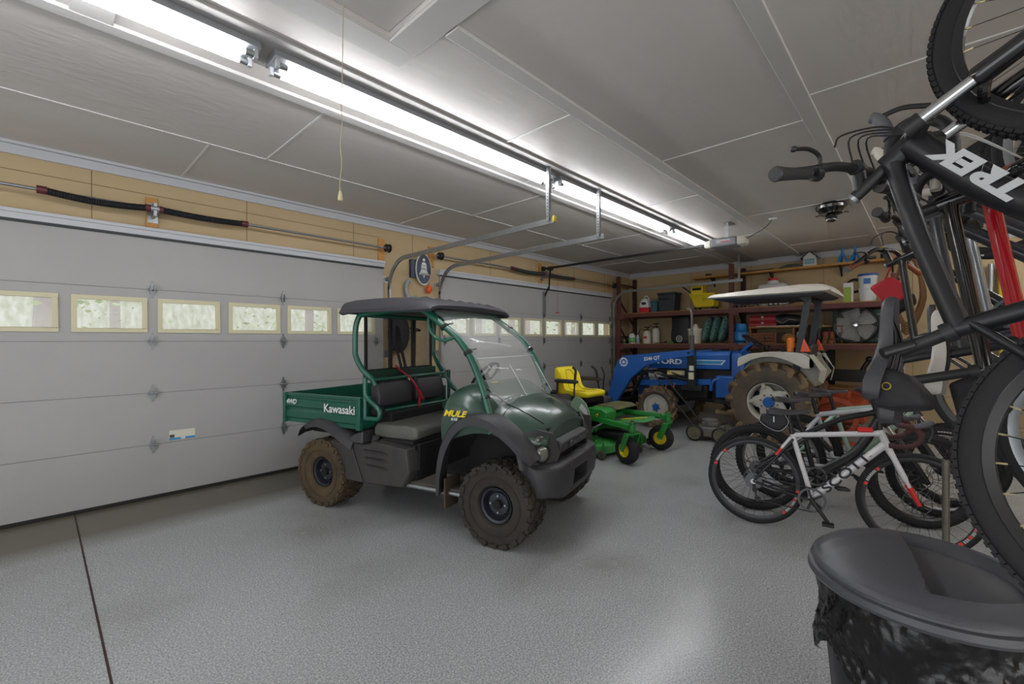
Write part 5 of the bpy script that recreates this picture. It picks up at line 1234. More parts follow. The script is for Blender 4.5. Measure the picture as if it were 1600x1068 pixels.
def boot(px, X, m, h, label, grp, lbm=None):
    t = item('boot', label, 'boot', px, X, ZL, grp)
    build('boot_shaft', G().lathe([(.052, .0), (.056, .03), (.048, .1), (.055, h), (.05, h), (.042, .1), (.0, .05)], (0, 0, 0), (0, 0, 1), 18), m, t)
    build('boot_foot', G().loft([[V(-.02, -.045, .0), V(-.02, .045, 0), V(-.02, .04, .10), V(-.02, -.04, .10)], [V(-.12, -.05, 0), V(-.12, .05, 0), V(-.12, .04, .06), V(-.12, -.04, .06)], [V(-.18, -.03, 0), V(-.18, .03, 0), V(-.18, .025, .035), V(-.18, -.025, .035)]]), m, t, bev=.015)
    if lbm: build('boot_top', G().cyl((0, 0, h-.06), (0, 0, h+.002), .057, n=18), lbm, t)
    build('boot_sole', G().bx((-.17, -.048, 0), (.055, .048, .015)), M_blk, t, bev=.004)
bk = mat('boot_black', '17181a', .5); bg = mat('boot_green', '3c5a4a', .6)
boot(1268, 9.3, bk, .33, 'tall black boot on the lower shelf, left of the green-topped one', 'tall black boots')
boot(1279, 9.3, bk, .33, 'tall black boot with a green top on the lower shelf', 'tall black boots', bg)
bb = mat('boot_brown', '7a4d33', .6)
boot(1290, 9.3, bb, .20, 'brown ankle boot next to the tall black boots', 'brown ankle boots', mat('boot_red', '8c4238', .6))
boot(1300, 9.3, bb, .20, 'brown ankle boot nearest the round fan', 'brown ankle boots', mat('boot_red', ''))
# parts cabinet behind the fan
t = item('parts_cabinet', 'green steel cabinet of small drawers behind the round fan', 'cabinet', 1350, 9.62, ZL)
M_gc = mat('cabinet_green', '3d5f58', .5)
rb(t, 'cabinet_body', (-.12, -.42, .0), (.14, .42, .56), M_gc, .006)
for i in range(6):
    for j in range(4):
        y = -.35+.14*i; z = .075+.135*j
        d = rb(t, 'drawer', (-.128, y-.06, z-.05), (-.12, y+.06, z+.05), M_gc, .003)
        rb(d, 'drawer_label', (-.132, y-.03, z-.01), (-.128, y+.03, z+.015), mat('label_pale', 'a9b3a6', .6), .001)
# round fan
t = item('fan', 'round black floor fan with a wire grille on the lower shelf', 'fan', 1337, 9.25, ZL)
R_ = .30; zc = .31
build('fan_rim', G().torus((0, 0, zc), (1, 0, 0), R_, .014, 48, 8).torus((.12, 0, zc), (1, 0, 0), R_, .014, 48, 8), M_blkm, t)
g = G()
for i in range(12):
    g.torus((-.005-.02*(1-i/12), 0, zc), (1, 0, 0), .03+.0225*i, .0030, 40, 4)
for i in range(12):
    a = pi*2*i/12; g.cyl((-.03, cos(a)*.03, zc+sin(a)*.03), (0, cos(a)*R_, zc+sin(a)*R_), .0025, n=5)
build('fan_grille', g, M_galv, t)
build('fan_drum', G().lathe([(R_-.01, .0), (R_-.01, .12), (R_-.02, .12), (R_-.02, 0)], (0, 0, zc), (1, 0, 0), 40, True), M_blkm, t)
for i in range(5):
    a = 2*pi*i/5; e1 = V(0, cos(a), sin(a)); e2 = V(0, -sin(a), cos(a)); c = V(.05, 0, zc)
    build('fan_blade', G().loft([[c+e1*r+e2*(w)+V(-o_, 0, 0), c+e1*r-e2*w+V(o_, 0, 0), c+e1*r-e2*w+V(o_+.004, 0, 0), c+e1*r+e2*w+V(-o_+.004, 0, 0)] for r, w, o_ in ((.05, .04, .02), (.15, .11, .03), (.26, .13, .025))]), mat('blade_grey', 'bdbdb9', .5), t)
build('fan_hub', G().lathe([(0, -.045), (.035, -.04), (.045, -.02), (.05, .06), (0, .06)], (0, 0, zc), (1, 0, 0), 24), M_chrome, t)
build('fan_stand', G().tube(sm([(.06, -.33, zc), (.06, -.34, .12), (.06, -.30, .012)], 3), .012, 8).tube(sm([(.06, .33, zc), (.06, .34, .12), (.06, .30, .012)], 3), .012, 8).tube([(-.06, -.30, .012), (.16, -.30, .012)], .012, 8).tube([(-.06, .30, .012), (.16, .30, .012)], .012, 8).tube([(.06, -.30, .012), (.06, .30, .012)], .012, 8), M_blkm, t)
# below the lower deck
t = thing('gas_can', 'green plastic container on the floor board under the lower shelf, seen above the loader arm', 'container', (9.45, at(1036, 548, X=9.3).y, .0), 0)
build('support_cart', G().bx((-.2, -.3, 0), (.2, .3, .95)), mat('carton_brown', '5c4630', .8), t, bev=.01)
build('container_top', G().loft([[V(x, y, z) for x, y in ((-.12*k, -.24*k), (.12*k, -.24*k), (.12*k, .24*k), (-.12*k, .24*k))] for z, k in ((.95, 1), (1.12, 1), (1.2, .8))]), mat('green_plastic', '2f7a56', .5), t, bev=.02)
t['label'] = 'green topped container stack under the lower shelf, seen above the loader arm'
t = thing('outlet', 'white double wall outlet with black plugs on the back wall behind the tractor fender', 'outlet', (L-.001, at(1288, 553, X=L).y, 1.21))
rb(t, 'plate', (-.012, -.09, -.065), (0, .09, .065), M_wht, .004)
for y in (-.04, .04):
    for z in (-.025, .025): rb(t, 'socket', (-.03, y-.018, z-.014), (-.012, y+.018, z+.014), M_dark, .003)
tag(build('wall_strut', G().bx((9.80, at(1299, 560, X=9.8).y-.05, 0), (9.86, at(1299, 560, X=9.8).y+.05, 1.28)), M_blkm, bev=.003), 'black upright steel strut against the back wall under the lower shelf', 'strut')
t = thing('ball_hitch', 'long black trailer hitch lying on the bottom rack shelf', 'hitch', (9.35, 1.12, .6605), 0)
build('hitch_beam', G().bx((-.06, -.45, .10), (.06, .40, .30)), M_blkm, t, bev=.01)
build('hitch_foot', G().bx((-.05, -.40, 0), (.05, -.32, .10)), M_blkm, t, bev=.004)
build('hitch_foot', G().bx((-.05, .28, 0), (.05, .36, .10)), M_blkm, t, bev=.004)
build('hitch_post', G().tube(sm([(0, -.30, .28), (0, -.36, .40), (0, -.40, .46)], 3), .035, 10), M_blkm, t)
build('hitch_ball', G().sph((0, -.40, .48), .05), M_blkm, t)
# ------------------------------------------------------------------ bicycles
M_bfr = mat('matte_black_frame', '15161a', .4, spec=.5)
M_gloss = mat('gloss_black_frame', '0e0e10', .12, coat=.6)
M_tireb = mat('bike_tire', '121315', .75, bump=.1, bsc=200)
M_rimb = mat('rim_black', '1a1b1d', .35)
M_spk = mat('spoke_steel', '8d9093', .3, metal=.9)
M_spkb = mat('spoke_black', '26272a', .4, metal=.5)
M_redf = mat('gloss_red_frame', 'b01522', .2, coat=.6)
M_alu = mat('brushed_aluminium', '9a9c9e', .35, metal=.9)
M_steel = mat('drive_steel', '5a5b5d', .4, metal=.8)
M_grip = mat('grip_black', '2a2727', .7, bump=.4, bsc=200)

def bike_wheel(t, c, P, front):
    R, tw = P['R'], P['tw']; c = Vector(c); ax = V(0, 1, 0)
    rd = P.get('rimd', .022); Ri = R-tw-.002
    w = build('front_wheel' if front else 'rear_wheel', G().lathe([(Ri+.004, -tw*.36), (Ri-.002, -tw*.42), (Ri-rd, -tw*.2), (Ri-rd, tw*.2), (Ri-.002, tw*.42), (Ri+.004, tw*.36)], c, ax, 64, True), P.get('rim', M_rimb), t)
    prof = [(Ri-.003, -tw*.36), (Ri+tw*.25, -tw*.5), (Ri+tw*.62, -tw*.52), (R-tw*.10, -tw*.34), (R, -tw*.1), (R, tw*.1), (R-tw*.10, tw*.34), (Ri+tw*.62, tw*.52), (Ri+tw*.25, tw*.5), (Ri-.003, tw*.36)]
    g = G().lathe(prof, c, ax, 72, True)
    if P.get('knob'):
        n = P.get('nk', 76)
        for i in range(n):
            a = 2*pi*i/n
            for (o, yy, l, wd, h) in ((0, -tw*.36, .017, .010, .008), (0, tw*.36, .017, .010, .008), (.5, -tw*.14, .012, .011, .007), (.5, tw*.14, .012, .011, .007)):
                a2 = a+o*2*pi/n; q = V(cos(a2), 0, sin(a2)); et = V(-sin(a2), 0, cos(a2))
                rr = R-(.006 if abs(yy) > tw*.3 else 0)
                g.box(c+q*rr+V(0, yy, 0), (l, wd, h), Matrix((et, V(0, 1, 0), q)).transposed())
    build('tire', g, P.get('tire', M_tireb), w, ang=50)
    if P.get('tirelabel'):
        tl = G()
        for k in range(7):
            a = P['tirelabel']+k*.055; tl.box(c+V(cos(a)*(Ri+tw*.5), -tw*.53, sin(a)*(Ri+tw*.5)), (.009, .0012, .013), (0, -a, 0))
        build('tire_marking', tl, mat('marking_white', 'b9babb', .6), w)
    # hub and spokes
    hw = .032
    build('hub', G().lathe([(.008, -.05), (.012, -.045), (.026, -hw-.002), (.026, -hw+.004), (.014, -hw+.01), (.014, hw-.01), (.026, hw-.004), (.026, hw+.002), (.012, .045), (.008, .05)], c, ax, 18), P.get('hub', M_blkm), w)
    n = P.get('ns', 24); g = G(); r_ = P.get('sr', .0011)
    for i in range(n):
        a = 2*pi*i/n; s = 1 if i % 2 else -1; b = a+(.45 if (i//2) % 2 else -.45)
        g.cyl(c+V(cos(b)*.025, s*hw, sin(b)*.025), c+V(cos(a)*(Ri-rd), 0, sin(a)*(Ri-rd)), r_, n=4, cap=False)
    build('spokes', g, P.get('spoke', M_spk), w)
    if P.get('nip'):
        for i in range(n):
            a = 2*pi*i/n; q = V(cos(a), 0, sin(a)); build('spoke_nipple', G().cyl(c+q*(Ri-rd-.018), c+q*(Ri-rd), .0025, n=6), mat('nipple_brass', 'c7b98d', .4, metal=.6), w)
    if P.get('disc', True):
        g = G().lathe([(.075, .034), (.08, .034), (.08, .0365), (.075, .0365)], c, ax, 36, True)
        for i in range(6):
            a = 2*pi*i/6; g.bar(c+V(cos(a)*.02, .035, sin(a)*.02), c+V(cos(a+.5)*.077, .035, sin(a+.5)*.077), .006, .002, (0, 1, 0))
        build('brake_disc', g, M_steel, w)
    if P.get('rimtext'):
        for (a0, s_) in ((2.35, 'SYNCROS'), (-.55, 'SYNCROS'), (5.0-.2, 'X')):
            a = a0; q = c+V(cos(a)*(Ri-rd*.5), -tw*.30, sin(a)*(Ri-rd*.5))
        g = G(); g2 = G()
        for a0 in (2.45, 5.55, -.35-.15):
            for k in range(7):
                a = a0+k*.045; g.box(c+V(cos(a)*(Ri-rd*.5), -tw*.36, sin(a)*(Ri-rd*.5)), (rd*.6, .002, .009), (0, -a, 0))
            for da in (-.08, .36):
                a = a0+da; build('rim_marking_red', G().box(c+V(cos(a)*(Ri-rd*.5), -tw*.36, sin(a)*(Ri-rd*.5)), (rd*.8, .002, .022), (0, -a, 0)), mat('marking_red', 'd8352c', .5), w)
        build('rim_marking', g, mat('marking_white', 'b9babb', .6), w)
    return w

def drop_bar(c, w, t, tape, tape2, nm='handlebar', ht=None, k=1.0, reach=(1, 0), down=(0, -1)):
    """drop bar around clamp point c (local x forward, z up)"""
    fx = V(reach[0], 0, reach[1]); dz = V(down[0], 0, down[1])
    def P_(x, y, z): return c+fx*x-dz*z+V(0, y, 0)
    b = build(nm, G().tube([P_(0, -w*.5, 0), P_(0, w*.5, 0)], .0145, 10), M_blkm, t)
    for s in (-1, 1):
        pts = sm([P_(0, s*w*.42, 0), P_(.02, s*w*.49, 0), P_(.07, s*w*.5, -.005), P_(.105, s*w*.5, -.03), P_(.11, s*w*.51, -.075), P_(.075, s*w*.52, -.12), P_(.02, s*w*.525, -.135), P_(-.05, s*w*.53, -.135)], 5)
        build('bar_tape', G().tube(pts, .0165, 10), tape, b)
        if tape2:
            g = G()
            for i in range(0, len(pts)-1, 1):
                d = pts[i+1]-pts[i]; g.torus(pts[i], d+V(0, .25*d.length, 0), .0158, .0022, 12, 4)
            build('tape_edge', g, tape2, b)
        hd = sm([P_(.08, s*w*.5, 0), P_(.12, s*w*.5, .012), P_(.155, s*w*.5, .03), P_(.165, s*w*.5, .045)], 4)
        h = build('brake_hood', G().tube(hd, [.017]*4+[.019]*4+[.016]*5, 12), ht or mat('hood_grey', '5b5d63', .6), b)
        build('brake_lever', G().tube(sm([P_(.16, s*w*.5, .02), P_(.165, s*w*.505, -.03), P_(.145, s*w*.51, -.09)], 4), .008, 8, flat=.6), M_blkm, h)
    return b

def flat_bar(c, w, t, grip, d=V(0, 1, 0), back=V(-1, 0, 0), upv=V(0, 0, 1), rise=.02, sweep=.04, gl=.13, bell=False):
    def P_(y, b, u): return c+d*y+back*b+upv*u
    pts = sm([P_(-w/2, sweep, rise), P_(-w*.3, sweep*.45, rise), P_(-w*.14, 0, rise*.3), P_(0, 0, 0), P_(w*.14, 0, rise*.3), P_(w*.3, sweep*.45, rise), P_(w/2, sweep, rise)], 5)
    b = build('handlebar', G().tube(pts, .0135, 12), M_blkm, t)
    for s in (-1, 1):
        e = P_(s*w/2, sweep, rise); i_ = P_(s*(w/2-gl), sweep*.6, rise)
        g_ = build('grip', G().tube([i_, i_.lerp(e, .3), i_.lerp(e, .75), e], [.0165, .016, .018, .021], 14), grip, b)
        build('grip_plug', G().cyl(e, e+(e-i_).normalized()*.006, .0215, .019, 14), M_alu if grip is not M_grip else M_bplas, g_)
        lv = P_(s*(w/2-gl-.03), sweep*.55, rise); f = -back
        cl = build('brake_lever', G().cyl(lv-d*.012, lv+d*.012, .02, n=12).tube(sm([lv-back*.02-upv*.01, lv-back*.05-upv*.015+d*s*.01, lv-back*.06-upv*.02+d*s*.06, lv-back*.05-upv*.02+d*s*.12], 4), .006, 8).sph(lv-back*.05-upv*.02+d*s*.12, .009, 8, 6), M_blkm, b)
        build('lever_body', G().cyl(lv-back*.02-upv*.008, lv-back*.03-upv*.01-d*s*.07, .011, n=10), M_blkm, cl)
    if bell:
        q = P_(w*.2, 0, rise)+upv*.03
        build('bell', G().lathe([(.026, 0), (.024, .012), (.012, .02), (0, .021)], q, upv, 18), M_blkm, b)
    return b

def make_bike(name, label, Mx, P, cat='bicycle', group=None):
    t = thing(name, label, cat, group=group, M=Mx)
    R = P['R']; W = V
    wb = P['wb']; o = V(0, 0, R)
    def L(a): return V(a[0], 0, a[1]+R)
    rear, front = L((0, 0)), L((wb, P.get('fz', 0)))
    bb, sc, hb, htp = L(P['bb']), L(P['sc']), L(P['hb']), L(P['ht'])
    fm = P['frame']; r1, r2, r3 = P.get('dt_r', .03), P.get('tt_r', .022), P.get('st_r', .019)
    bike_wheel(t, rear, P, False)
    if P.get('front', True): bike_wheel(t, front, P, True)
    # frame
    tt0 = htp.lerp(hb, .2)+V(-.01, 0, 0); dt0 = htp.lerp(hb, .8)+V(-.01, 0, 0)
    fr = build('frame', G().cyl(htp, hb, r1*.85, r1*.9, 20), fm, t)
    ttm = L(P['ttm']) if P.get('ttm') else tt0.lerp(sc, .5)
    build('top_tube', G().tube(sm([tt0, ttm, sc], 8), [r2*1.25]+[r2]*16, 14, flat=P.get('flat')), fm, fr)
    dtm = L(P['dtm']) if P.get('dtm') else dt0.lerp(bb, .5)
    build('down_tube', G().tube(sm([dt0, dtm, bb], 8), [r1*1.15]+[r1]*16, 16), P.get('dtmat', fm), fr)
    build('seat_tube', G().tube([sc+(sc-bb).normalized()*.03, sc, bb], r3, 14), P.get('stmat', fm), fr)
    build('bottom_bracket', G().cyl(bb-V(0, .036, 0), bb+V(0, .036, 0), .027, n=18), fm, fr)
    ss0 = L(P['ss']) if P.get('ss') else sc.lerp(bb, .06)
    for s in (-1, 1):
        a = rear+V(.0, s*.062, 0)
        build('chain_stay', G().tube(sm([bb+V(-.01, s*.02, 0), bb.lerp(rear, .35)+V(0, s*.045, -.008), a], 4), [P.get('cs_r', .012)]*5+[.009]*4, 10), P.get('csmat', fm), fr)
        build('seat_stay', G().tube(sm([ss0+V(0, s*.012, 0), ss0.lerp(rear, .35)+V(0, s*.04, 0), a], 4), P.get('ss_r', .0085), 10), P.get('ssmat', fm), fr)
        build('dropout', G().cyl(a-V(0, .005, 0), a+V(0, .005, 0), .02, n=12), fm, fr)
    if P.get('shock'):
        a, b = L(P['shock'][0]), L(P['shock'][1]); sh = build('shock', G().cyl(a, a.lerp(b, .6), .022, n=14).cyl(a.lerp(b, .6), b, .012, n=12), M_blkm, t)
        build('shock_link', G().bar(b, ss0, .035, .02, (0, 1, 0)), fm, sh)
    # seat post, saddle
    sp = L(P['sp']); sd = (sp-sc)
    build('seat_post', G().cyl(sc, sp, P.get('sp_r', .0145), n=14), P.get('spm', M_blkm), t)
    build('seat_clamp', G().cyl(sc+sd.normalized()*.008, sc+sd.normalized()*.032, r3*1.15, n=16), M_blkm, t)
    sv = P.get('sv', (1, 0)); f = V(sv[0], 0, sv[1]).normalized(); u = V(-f.z, 0, f.x)
    secs = []
    for x, hw_, zt, th in ((-.135, .045, .052, .02), (-.13, .062, .055, .04), (-.09, .07, .055, .045), (-.04, .055, .045, .04), (.02, .030, .04, .035), (.09, .022, .043, .03), (.13, .018, .042, .028), (.148, .010, .034, .02)):
        q = sp+f*(x+P.get('so', 0))
        secs.append([q+u*(zt-th)+V(0, -hw_, 0), q+u*(zt-.008)+V(0, -hw_*1.02, 0), q+u*(zt)+V(0, -hw_*.8, 0), q+u*(zt+.003), q+u*(zt)+V(0, hw_*.8, 0), q+u*(zt-.008)+V(0, hw_*1.02, 0), q+u*(zt-th)+V(0, hw_, 0), q+u*(zt-.014)])
    sdl = build('saddle', G().loft(dense(secs, 2, 1)), P.get('saddle', M_seatb), t, ang=50)
    for s in (-1, 1): build('saddle_rail', G().tube(sm([sp+f*-.09+u*.03+V(0, s*.03, 0), sp+f*-.04+u*.005+V(0, s*.022, 0), sp+f*.04+u*.005+V(0, s*.02, 0), sp+f*.11+u*.03+V(0, s*.008, 0)], 4), .0035, 6), M_blkm, sdl)
    # fork
    fk = P.get('fork', 'rigid'); fmat = P.get('forkm', fm); ad = (front-hb).normalized(); fl = (front-hb).length
    hw_ = .036+P['tw']*.62 if fk == 'susp' else .022+P['tw']*.6
    if P.get('front', True) or True:
        if fk == 'susp':
            pd = ad.cross(V(0, 1, 0))
            F = build('fork', G().tube([hb+V(0, -hw_, 0)+ad*.02, hb+V(0, -hw_*.5, 0)-ad*.005, hb-ad*.01, hb+V(0, hw_*.5, 0)-ad*.005, hb+V(0, hw_, 0)+ad*.02], .024, 12), M_blkm, t)
            for s in (-1, 1):
                a = hb+V(0, s*hw_, 0)
                lg = build('fork_leg', G().tube([a+ad*.13, a+ad*.14, a+ad*(fl-.03), a+ad*(fl+.015)], [.020, .026, .021, .014], 14), P.get('legm', M_gloss), F)
                build('stanchion', G().cyl(a-ad*.0, a+ad*.14, .0165, n=14), M_chrome, F)
                build('fork_cap', G().cyl(a-ad*.02, a+ad*.02, .023, n=14), M_blkm, F)
            build('fork_arch', G().tube(sm([hb+V(0, -hw_, 0)+ad*.16, hb+ad*.13+pd*-.03+V(0, -hw_*.7, 0), hb+ad*.12-pd*.035, hb+ad*.13+pd*-.03+V(0, hw_*.7, 0), hb+V(0, hw_, 0)+ad*.16], 4), .012, 8), P.get('legm', M_gloss), F)
        else:
            F = build('fork', G().tube([hb-ad*.01, hb+ad*.03], [.024, .022], 14), fmat, t)
            for s in (-1, 1):
                build('fork_blade', G().tube(sm([hb+ad*.02+V(0, s*.012, 0), hb+ad*.06+V(0, s*hw_*.95, 0), hb+ad*(fl*.6)+V(0, s*(hw_+.01), 0), hb+ad*(fl)+V(0, s*.05, 0)], 5), [.020]*5+[.018]*5+[.011]*6, 12), fmat, F)
                if P.get('tipm'): build('fork_tip', G().tube([hb+ad*(fl*.68)+V(0, s*(hw_+.012), 0), hb+ad*(fl)+V(0, s*.05, 0)], [.018, .0125], 12), P['tipm'], F)
    # stem, spacers, bar
    sa = (htp-hb).normalized(); st0 = L(P['stem']) if P.get('stem') else htp+sa*.03
    bc = L(P['bar'])
    sm_ = build('stem', G().cyl(htp, st0+sa*.02, .017, n=14).cyl(st0, bc, .017, .019, 14).cyl(bc-V(0, .022, 0), bc+V(0, .022, 0), .022, n=14), M_blkm, t, ang=30)
    build('top_cap', G().cyl(st0+sa*.018, st0+sa*.028, .019, n=14), P.get('capm', M_alu), sm_)
    if P.get('bartype') == 'drop':
        rr = P.get('reach', (1, 0)); drop_bar(bc, P.get('bw', .42), t, P.get('tape', M_grip), P.get('tape2'), ht=P.get('hoodm'), reach=rr, down=(rr[1], -rr[0]))
    else:
        flat_bar(bc, P.get('bw', .70), t, P.get('grip', M_grip), P.get('bd', V(0, 1, 0)), rise=P.get('rise', .02), sweep=P.get('sweep', .05), bell=P.get('bell', False), back=V(*P.get('back', (-1, 0, 0))), upv=V(*P.get('bup', (0, 0, 1))))
    # cables
    for i in range(P.get('cables', 2)):
        q = bc+V(.04, (-.1+.12*i), .02)
        build('cable', G().tube(sm([q, bc+V(.10+.02*i, -.05+.06*i, .02), bc+V(.11, .02*i, -.06), dt0+V(.03, .0, 0), dt0.lerp(dtm, .4)+V(0, -r1, 0)], 5), .0026, 6), P.get('cablem', M_blk), t)
    # drivetrain on the right (-y)
    cr = P.get('cr', .095); cy = -.055; ca = P.get('ca', -.8); cl = .17
    n = 40; g = G(); prof = []
    ring = [V(cos(2*pi*i/(2*n))*(cr+(.004 if i % 2 else -.001)), 0, sin(2*pi*i/(2*n))*(cr+(.004 if i % 2 else -.001))) for i in range(2*n)]
    inner = [V(cos(2*pi*i/(2*n))*cr*.84, 0, sin(2*pi*i/(2*n))*cr*.84) for i in range(2*n)]
    c0 = bb+V(0, cy, 0)
    g.loft([[c0+p+V(0, .002, 0) for p in inner], [c0+p+V(0, .002, 0) for p in ring], [c0+p-V(0, .002, 0) for p in ring], [c0+p-V(0, .002, 0) for p in inner], [c0+p+V(0, .002, 0) for p in inner]], cap=False)
    ck = build('crankset', g, P.get('ringm', M_steel), t)
    for i in range(5):
        a = ca+2*pi*i/5+.3; build('spider_arm', G().bar(c0, c0+V(cos(a), 0, sin(a))*cr*.86, .016, .006, (0, 1, 0)), P.get('crankm', M_blkm), ck)
    e1 = c0+V(0, -.012, 0); dirn = V(cos(ca), 0, sin(ca))
    build('crank_arm', G().tube([e1-dirn*.015, e1, e1+dirn*cl], [.016, .017, .012], 10), P.get('crankm', M_blkm), ck)
    e2 = bb+V(0, .06, 0)
    build('crank_arm', G().tube([e2+dirn*.015, e2, e2-dirn*cl], [.016, .017, .012], 10), P.get('crankm', M_blkm), ck)
    for (e, s, dd) in ((e1, -1, 1), (e2, 1, -1)):
        q = e+dirn*cl*dd
        build('pedal', G().box(q+V(0, s*.055, 0), P.get('pedsz', (.085, .09, .018))).cyl(q, q+V(0, s*.02, 0), .007, n=8), P.get('pedalm', M_blkm), ck, bev=.005)
    g = G()
    for i in range(9): g.lathe([(.022, -.050+.004*i-.0012), (.052-.0038*i+.001*(9-i), -.050+.004*i-.0012), (.052-.0038*i+.001*(9-i), -.050+.004*i+.0012), (.022, -.050+.004*i+.0012)], rear, (0, 1, 0), 30, True)
    g2 = G()
    for p in g.v: pass
    build('cassette', g, M_steel, t)
    # chain: upper and lower run
    rr = .045; u_ = V(0, 0, 1)
    cy2 = cy
    dr = rear+V(.01, -.06, -.065); jk = rear+V(.03, -.06, -.13)
    ch = build('chain', G().bar(rear+V(0, cy2, rr), c0+V(0, 0, cr), .004, .008).bar(jk+V(.02, .004, -.015), c0+V(0, 0, -cr), .004, .008), M_spkb, t)
    dl = build('derailleur', G().bar(rear+V(.0, -.062, -.02), dr, .018, .02, (0, 1, 0)).bar(dr, jk, .012, .014, (0, 1, 0)), M_blkm, t, bev=.003)
    build('jockey_wheel', G().cyl(dr-V(0, .004, 0), dr+V(0, .004, 0), .02, n=14), M_blkm, dl)
    build('jockey_wheel', G().cyl(jk-V(0, .004, 0), jk+V(0, .004, 0), .02, n=14), M_blkm, dl)
    return t, L
def frame_m(o, X, Z, R):
    """matrix of a bike whose rear axle is at o, local x along X and local z near Z"""
    X = Vector(X).normalized(); Z = Vector(Z); Y = Z.cross(X).normalized(); Z = X.cross(Y)
    T = Vector(o)-Z*R
    return Matrix(((X.x, Y.x, Z.x, T.x), (X.y, Y.y, Z.y, T.y), (X.z, Y.z, Z.z, T.z), (0, 0, 0, 1)))

# --- white and red road bike on the floor
M_wf = mat('pearl_white_frame', 'cfcdd0', .25, coat=.5)
P = dict(R=.342, tw=.028, wb=.985, bb=(.385, -.075), sc=(.262, .385), hb=(.83, .355), ht=(.785, .48), frame=M_wf, dt_r=.026, tt_r=.019, st_r=.018, sp=(.235, .535), so=-.01, sv=(1, .06), fork='rigid', tipm=mat('frame_red', 'c92a24', .3), bartype='drop', bar=(.86, .545), stem=(.79, .53), tape=M_grip, tape2=mat('tape_red', '7d2630', .7), cr=.088, ca=-.97, rimtext=True, rimd=.028, csmat=M_bfr, ssmat=M_bfr, ns=24, spoke=M_spkb, ss_r=.009, cables=3, hoodm=mat('hood_grey', '5b5d63', .6), pedsz=(.07, .06, .02))
hx = V(.153, -.966, 0).normalized()
t, Lf = make_bike('road_bicycle', 'white black and red road bicycle standing on the floor, nearest on the open floor', frame_m((3.937, 1.03, .343), hx, (.03, 0, 1), .342), P)
fr = [c for c in t.children if c.name.startswith('frame')][0]
a, b = Lf((.44, -.02)), Lf((.74, .32)); dd = (b-a).normalized(); nn = V(0, -.0275, 0)
txt('lettering', 'SCOTT', .085, M_bfr, fr, (a+b)/2+nn, dd, dd.cross(V(0, 1, 0)), .001, .02, 0, 1.45)
txt('lettering', 'SCOTT', .062, M_wf, fr, (a+b)/2+nn+V(0, -.002, 0), dd, dd.cross(V(0, 1, 0)), .001, -.0, 0, 1.9) if False else None
build('top_tube_stripe', G().tube([Lf((.66, .468)), Lf((.745, .472))], .0205, 12), mat('frame_red', ''), fr)
build('stay_band', G().tube([Lf((.16, .235)), Lf((.20, .295))], .030, 10, flat=.9), mat('frame_red', ''), fr) if False else None
for s in (-1, 1): build('stay_band', G().tube([Lf((.155, .225))+V(0, s*.042, 0), Lf((.19, .28))+V(0, s*.035, 0)], .0105, 10), mat('frame_red', ''), fr)
for s in (-1, 1): build('stay_cap', G().tube([Lf((.19, .28))+V(0, s*.035, 0), Lf((.25, .365))+V(0, s*.015, 0)], .0103, 10), M_wf, fr)
fk = [c for c in t.children if c.name.startswith('fork')][0]
txt('lettering', 'SPARK', .03, M_bfr, fk, Lf((.89, .20))+V(0, -.055, 0), (Lf((.97, .02))-Lf((.83, .34))), V(1, 0, .4), .001, .02) if False else None
sb = Lf((.11, .50))
bg_ = build('saddle_bag', G().loft([[sb+V(x*k, y*k2, z*k) for x, z in ((-.06, .03), (.10, .05), (.13, -.02), (.07, -.09), (-.01, -.07), (-.07, -.02))] for y, k, k2 in ((-.04, .82, 1), (-.03, 1, 1), (.03, 1, 1), (.04, .82, 1))]), mat('bag_dark', '1b1c20', .6), t, bev=.012)
build('bag_piping', G().tube(sm([sb+V(x*.98, -.035, z*.98) for x, z in ((-.06, .03), (-.07, -.02), (-.01, -.07), (.07, -.09), (.13, -.02), (.10, .05))], 4), .002, 5), mat('piping_white', 'b7b8ba', .6), bg_)
build('bag_tag', G().box(sb+V(.03, -.043, -.0), (.008, .002, .045)), M_wht, bg_)
build('tail_lamp', G().cyl(Lf((.20, .44))+V(-.01, 0, 0), Lf((.20, .44))+V(-.035, 0, 0), .016, n=12), mat('lamp_red', 'a01f24', .3), t)
build('bottle_cage', G().tube(sm([Lf((.44, .08))+V(0, -.03, 0), Lf((.50, .16))+V(0, -.038, 0), Lf((.53, .20))+V(0, .0, 0), Lf((.50, .16))+V(0, .038, 0), Lf((.44, .08))+V(0, .03, 0)], 4), .003, 6), M_blkm, t)

# --- black full suspension mountain bike beyond it
P = dict(R=.365, tw=.056, knob=True, wb=1.15, bb=(.43, -.03), sc=(.36, .30), hb=(.90, .43), ht=(.86, .53), ttm=(.62, .44), dtm=(.70, .16), frame=M_bfr, dt_r=.036, tt_r=.022, st_r=.019, sp=(.27, .56), so=-.0, sv=(1, .05), fork='susp', legm=M_bfr, bar=(.90, .66), stem=(.845, .60), ca=-.4, shock=((.55, .18), (.45, .30)), ss=(.42, .30), ss_r=.014, cs_r=.016, spoke=M_spkb, ns=28, cr=.075, spm=M_blkm, sp_r=.016, rimd=.018)
t, Lf = make_bike('mountain_bicycle', 'black full suspension mountain bicycle right behind the white road bicycle', frame_m((4.27, 1.10, .366), V(.46, -1.09, 0), (.05, 0, 1), .365), P)
fr = [c for c in t.children if c.name.startswith('frame')][0]
